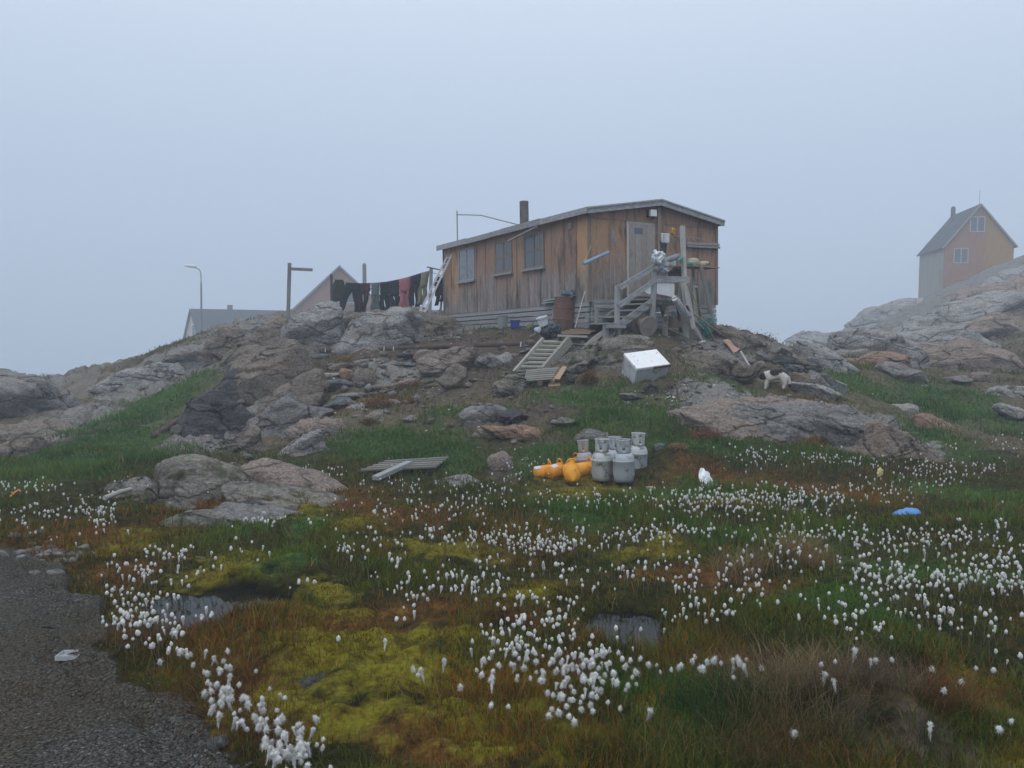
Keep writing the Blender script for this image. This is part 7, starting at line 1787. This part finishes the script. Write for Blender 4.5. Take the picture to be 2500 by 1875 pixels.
CLAB = {'a': "small white cotton grass head at the far left of the bog", 'b': "white cotton grass head in the clump left of the large outcrop", 'c': "white cotton grass head on the rocks below the large outcrop", 'd': "white cotton grass head between the gravel road and the left pool", 'e': "white cotton grass head on the rim of a bog pool",
        'f': "tall white cotton grass head along the lower gravel edge", 'g': "white cotton grass head in the brown grass behind the left pool", 'h': "small white cotton grass head around the duckboard", 'i': "small white cotton grass head around the gas cylinders", 'j': "small white cotton grass head below the right outcrop", 'k': "tiny white cotton grass head beyond the right outcrop",
        'l': "small white cotton grass head in the band by the white plastic bag", 'm': "white cotton grass head in the middle of the bog", 'n': "white cotton grass head in the green grass on the right", 'o': "white cotton grass head just behind the middle pool", 'p': "big fluffy cotton grass head in front of the middle pool", 'q': "drooping cotton grass head at the dry tussock mound",
        'r': "single cotton grass head standing in the yellow moss", 's': "single cotton grass head at the lower right of the bog"}
DG = np.exp(np.linspace(np.log(2.2), np.log(22), 500))
def fast_hit(px, py):
    out = np.zeros((len(px), 3)); 
    for i in range(len(px)):
        a, b = ray(px[i], py[i]); h = samp(a * DG, DG)[0]; k = np.where(b * DG <= h)[0]
        j = k[0] if len(k) else len(DG) - 1
        out[i] = (a * DG[j], DG[j], h[j])
    return out
CR = np.random.RandomState(77)
hx, hy, hk = [], [], []
for (cx, cy, rx, ry, n, key) in CLUST:
    for i in range(max(1, int(n * (.98 if key in 'dp' else .78)))):
        hx.append(cx + CR.normal() * rx * (1.05 if key in 'fpo' else .8)); hy.append(cy + CR.normal() * ry * (1.05 if key in 'fpo' else .8)); hk.append(key)
hx = np.array(hx); hy = np.array(hy); H0 = fast_hit(hx, hy)
hh = CR.uniform(.075, .15, len(hx))
B0 = fast_hit(hx, hy + hh * F / H0[:, 1])
okc = (road_sd(B0[:, 0], B0[:, 1]) > .03) & (samp(B0[:, 0], B0[:, 1], 'wet')[1] < .75)
B0, hh = B0[okc], hh[okc]; hk = [k for k, o_ in zip(hk, okc) if o_]
M_COT = NT("cotton_fluff")
_cc = M_COT.ramp(M_COT.noise(M_COT.pos(), 45, 4), [(.3, (.50, .49, .46)), (.62, (.80, .80, .79))])
_tr = M_COT.n("ShaderNodeBsdfTranslucent"); M_COT.l(_cc, _tr.inputs['Color'])
M_COT.done(_cc, 1.0, M_COT.bump(M_COT.noise(M_COT.pos(), 220, 4), .8, .003), 0.02)
_mx = M_COT.n("ShaderNodeMixShader"); _mx.inputs[0].default_value = .35; M_COT.l(M_COT.b.outputs[0], _mx.inputs[1]); M_COT.l(_tr.outputs[0], _mx.inputs[2]); M_COT.l(_mx.outputs[0], M_COT.out.inputs['Surface'])
M_COT = M_COT.m
M_STEM = plain("cotton_stem", (.17, .145, .08), (.07, .062, .028), 30, .9, 0, coords="pos")
def head_shape(n, kind, seed):
    D, Fc = ico(n); V = D.copy()
    w = .0105 * (1 + .3 * fbm(D[:, 0] * 2 + seed, D[:, 1] * 2, D[:, 2] * 2, seed, 3))
    if kind == 0:      # round tuft
        V = D * w[:, None] * np.array([1, 1, 1.12]); V[:, 2] += np.where(D[:, 2] > 0, D[:, 2] ** 3 * .004, 0)
    elif kind == 1:    # drop shape
        V = D * w[:, None] * np.array([.92, .92, 1.35]); V[:, :2] *= (1 - .35 * (D[:, 2:3] > 0) * D[:, 2:3])
    else:              # drooping, trailing down the stem
        lo = np.minimum(D[:, 2], 0)
        V = D * w[:, None] * np.array([.85, .85, 1.0]); V[:, 2] += lo * .034; V[:, :2] *= (1 + .55 * lo[:, None]); V[:, 0] += lo ** 2 * .008 * math.cos(seed); V[:, 1] += lo ** 2 * .008 * math.sin(seed)
    return V, Fc
order = np.argsort(B0[:, 1]); inframe = np.abs((B0[:, 0] / B0[:, 1])) < .66
near_ = [i for i in order if inframe[i]][:300]; near_set = set(near_)
HEADM = []
for s_ in range(9):
    V, Fc = head_shape(3, (0, 0, 1, 1, 0, 2, 1, 2, 0)[s_], s_ + 1)
    # loose silky hairs round the tuft
    rh = np.random.RandomState(s_); nh = 170; ii = rh.randint(0, len(V), nh); b0h = V[ii] * .8; dirn = V[ii] / np.linalg.norm(V[ii], axis=1)[:, None] + rh.normal(size=(nh, 3)) * .35 + np.array([0, 0, -.35])
    tip = V[ii] + dirn * rh.uniform(.003, .0115, (nh, 1)); sd_ = np.cross(dirn, rh.normal(size=(nh, 3))); sd_ /= np.linalg.norm(sd_, axis=1)[:, None]
    HVh = np.stack([b0h - sd_ * .0011, b0h + sd_ * .0011, tip], 1).reshape(-1, 3)
    Fc = np.r_[Fc, np.arange(nh * 3).reshape(-1, 3) + len(V)]; V = np.r_[V, HVh]
    o = np_mesh("seed_head", V, Fc.ravel(), np.arange(len(Fc)) * 3, [M_COT], None, smooth=True, link=False); HEADM.append(o.data); bpy.data.objects.remove(o)
STEMM = []
for s_ in range(6):
    m = MB(); bx_, by_ = math.cos(s_ * 2.1) * .12, math.sin(s_ * 2.1) * .12
    m.tube([(-bx_ * .9, -by_ * .9, -1.05), (-bx_ * .35, -by_ * .35, -.5), (0, 0, 0)], [.0026, .0022, .0016], 5); o = m.build("cotton_grass", M_STEM, None, (0, 0, 0)); STEMM.append(o.data); bpy.data.objects.remove(o)
for i in near_:
    x0, y0, z0_ = B0[i]; L0 = hh[i]; j = int(CR.randint(0, 6))
    me = STEMM[j]
    st = bpy.data.objects.new("cotton_grass", me); COL.objects.link(st)
    st.location = (x0, y0, z0_ + L0); st.scale = (L0, L0, L0); st.rotation_euler = (0, 0, CR.uniform(0, 6.3))
    tag(st, CLAB[hk[i]], "cotton grass", "cotton grass " + {'d': "by the gravel", 'f': "by the gravel"}.get(hk[i], "in the bog") + " " + hk[i].replace(hk[i], CLAB[hk[i]].split("head ")[1]))
    st["kind"] = "thing"
    hd_ = bpy.data.objects.new("seed_head", HEADM[int(CR.randint(0, 9))]); COL.objects.link(hd_); hd_.parent = st
    sc = CR.uniform(.55, 1.05) / L0; hd_.scale = (sc, sc, sc * CR.uniform(.9, 1.2)); hd_.rotation_euler = (CR.uniform(-.3, .3), CR.uniform(-.3, .3), CR.uniform(0, 6.3))
Vs, Fs, off = [], [], 0; SVs, SFs, soff = [], [], 0
shapes = [head_shape(2, (0, 0, 1, 0, 1, 2)[k], k + 20) for k in range(6)]
sq = np.array([(0, 1, 4, 3), (1, 2, 5, 4), (2, 0, 3, 5)])
mats_idx = []
for i in range(len(B0)):
    if i in near_set: continue
    V, Fc = shapes[int(CR.randint(0, 6))]
    sc = CR.uniform(.55, 1.25) * (1.0 + .022 * max(0, B0[i, 1] - 6)); a = CR.uniform(0, 6.3)
    V = V @ np.array(Matrix.Rotation(a, 3, 'Z')).T * sc + B0[i] + np.array([CR.normal() * .01, CR.normal() * .01, hh[i]])
    Vs.append(V); Fs.append(Fc + off); off += len(V)
    r_ = .0018 + .00012 * B0[i, 1]; tri = np.array([(math.cos(q_) * r_, math.sin(q_) * r_, 0) for q_ in (0, 2.1, 4.2)])
    b_ = B0[i] + np.array([CR.normal() * .02, CR.normal() * .02, -.01]); t_2 = V.mean(0)
    SVs.append(np.r_[tri + b_, tri * .6 + t_2]); SFs.append(sq + soff); soff += 6
HV = np.concatenate(Vs); HF = np.concatenate(Fs); SV = np.concatenate(SVs); SF = np.concatenate(SFs) + len(HV)
loops = np.r_[HF.ravel(), SF.ravel()]; starts = np.r_[np.arange(len(HF)) * 3, len(HF) * 3 + np.arange(len(SF)) * 4]
cg_ = np_mesh("cotton_grass_field", np.r_[HV, SV], loops, starts, [M_COT, M_STEM], None, smooth=True)
mi = np.zeros(len(starts), np.int32); mi[len(HF):] = 1; cg_.data.polygons.foreach_set("material_index", mi)
tag(cg_, "countless white cotton grass heads spread over the bog", "cotton grass", kind='stuff')
# gravel stones on the road
N = 9000
yg = np.exp(GR.uniform(np.log(2.4), np.log(8.5), N)); xg = GR.uniform(-.8, .05, N) * (yg + .4)
sdg = road_sd(xg, yg); kp = (sdg < .12) & (GR.uniform(0, 1, N) < np.where(sdg > -.1, .35, np.clip(.35 + .7 * fbm(xg * .9, yg * .9, seed=151), .1, 1)))
xg, yg = xg[kp], yg[kp]; zg = samp(xg, yg)[0] + .012
D, Fc = ico(1); Vs = []
for i in range(len(xg)):
    s0 = GR.uniform(.003, .0095) * (1.6 if GR.uniform() < .06 else 1)
    V = D * (1 + .3 * GR.normal(size=(len(D), 1)).clip(-1, 1)) * np.array([s0, s0 * GR.uniform(.6, 1), s0 * GR.uniform(.4, .8)])
    Vs.append(V @ rotm(GR.uniform(0, 360)).T + np.array([xg[i], yg[i], zg[i] + s0 * .2]))
Fa = (np.arange(len(xg))[:, None, None] * len(D) + Fc[None]).reshape(-1, 3)
k = NT("road_pebble"); M_PEB = k.done(k.ramp(k.noise(k.pos(), 40, 2), [(.35, (.03, .03, .028)), (.55, (.065, .063, .058)), (.7, (.15, .145, .135))]), .85, None, .2)
tag(np_mesh("gravel", np.concatenate(Vs), Fa.ravel(), np.arange(len(Fa)) * 3, [M_PEB]), "loose dark gravel stones on the road", "gravel", kind='stuff')
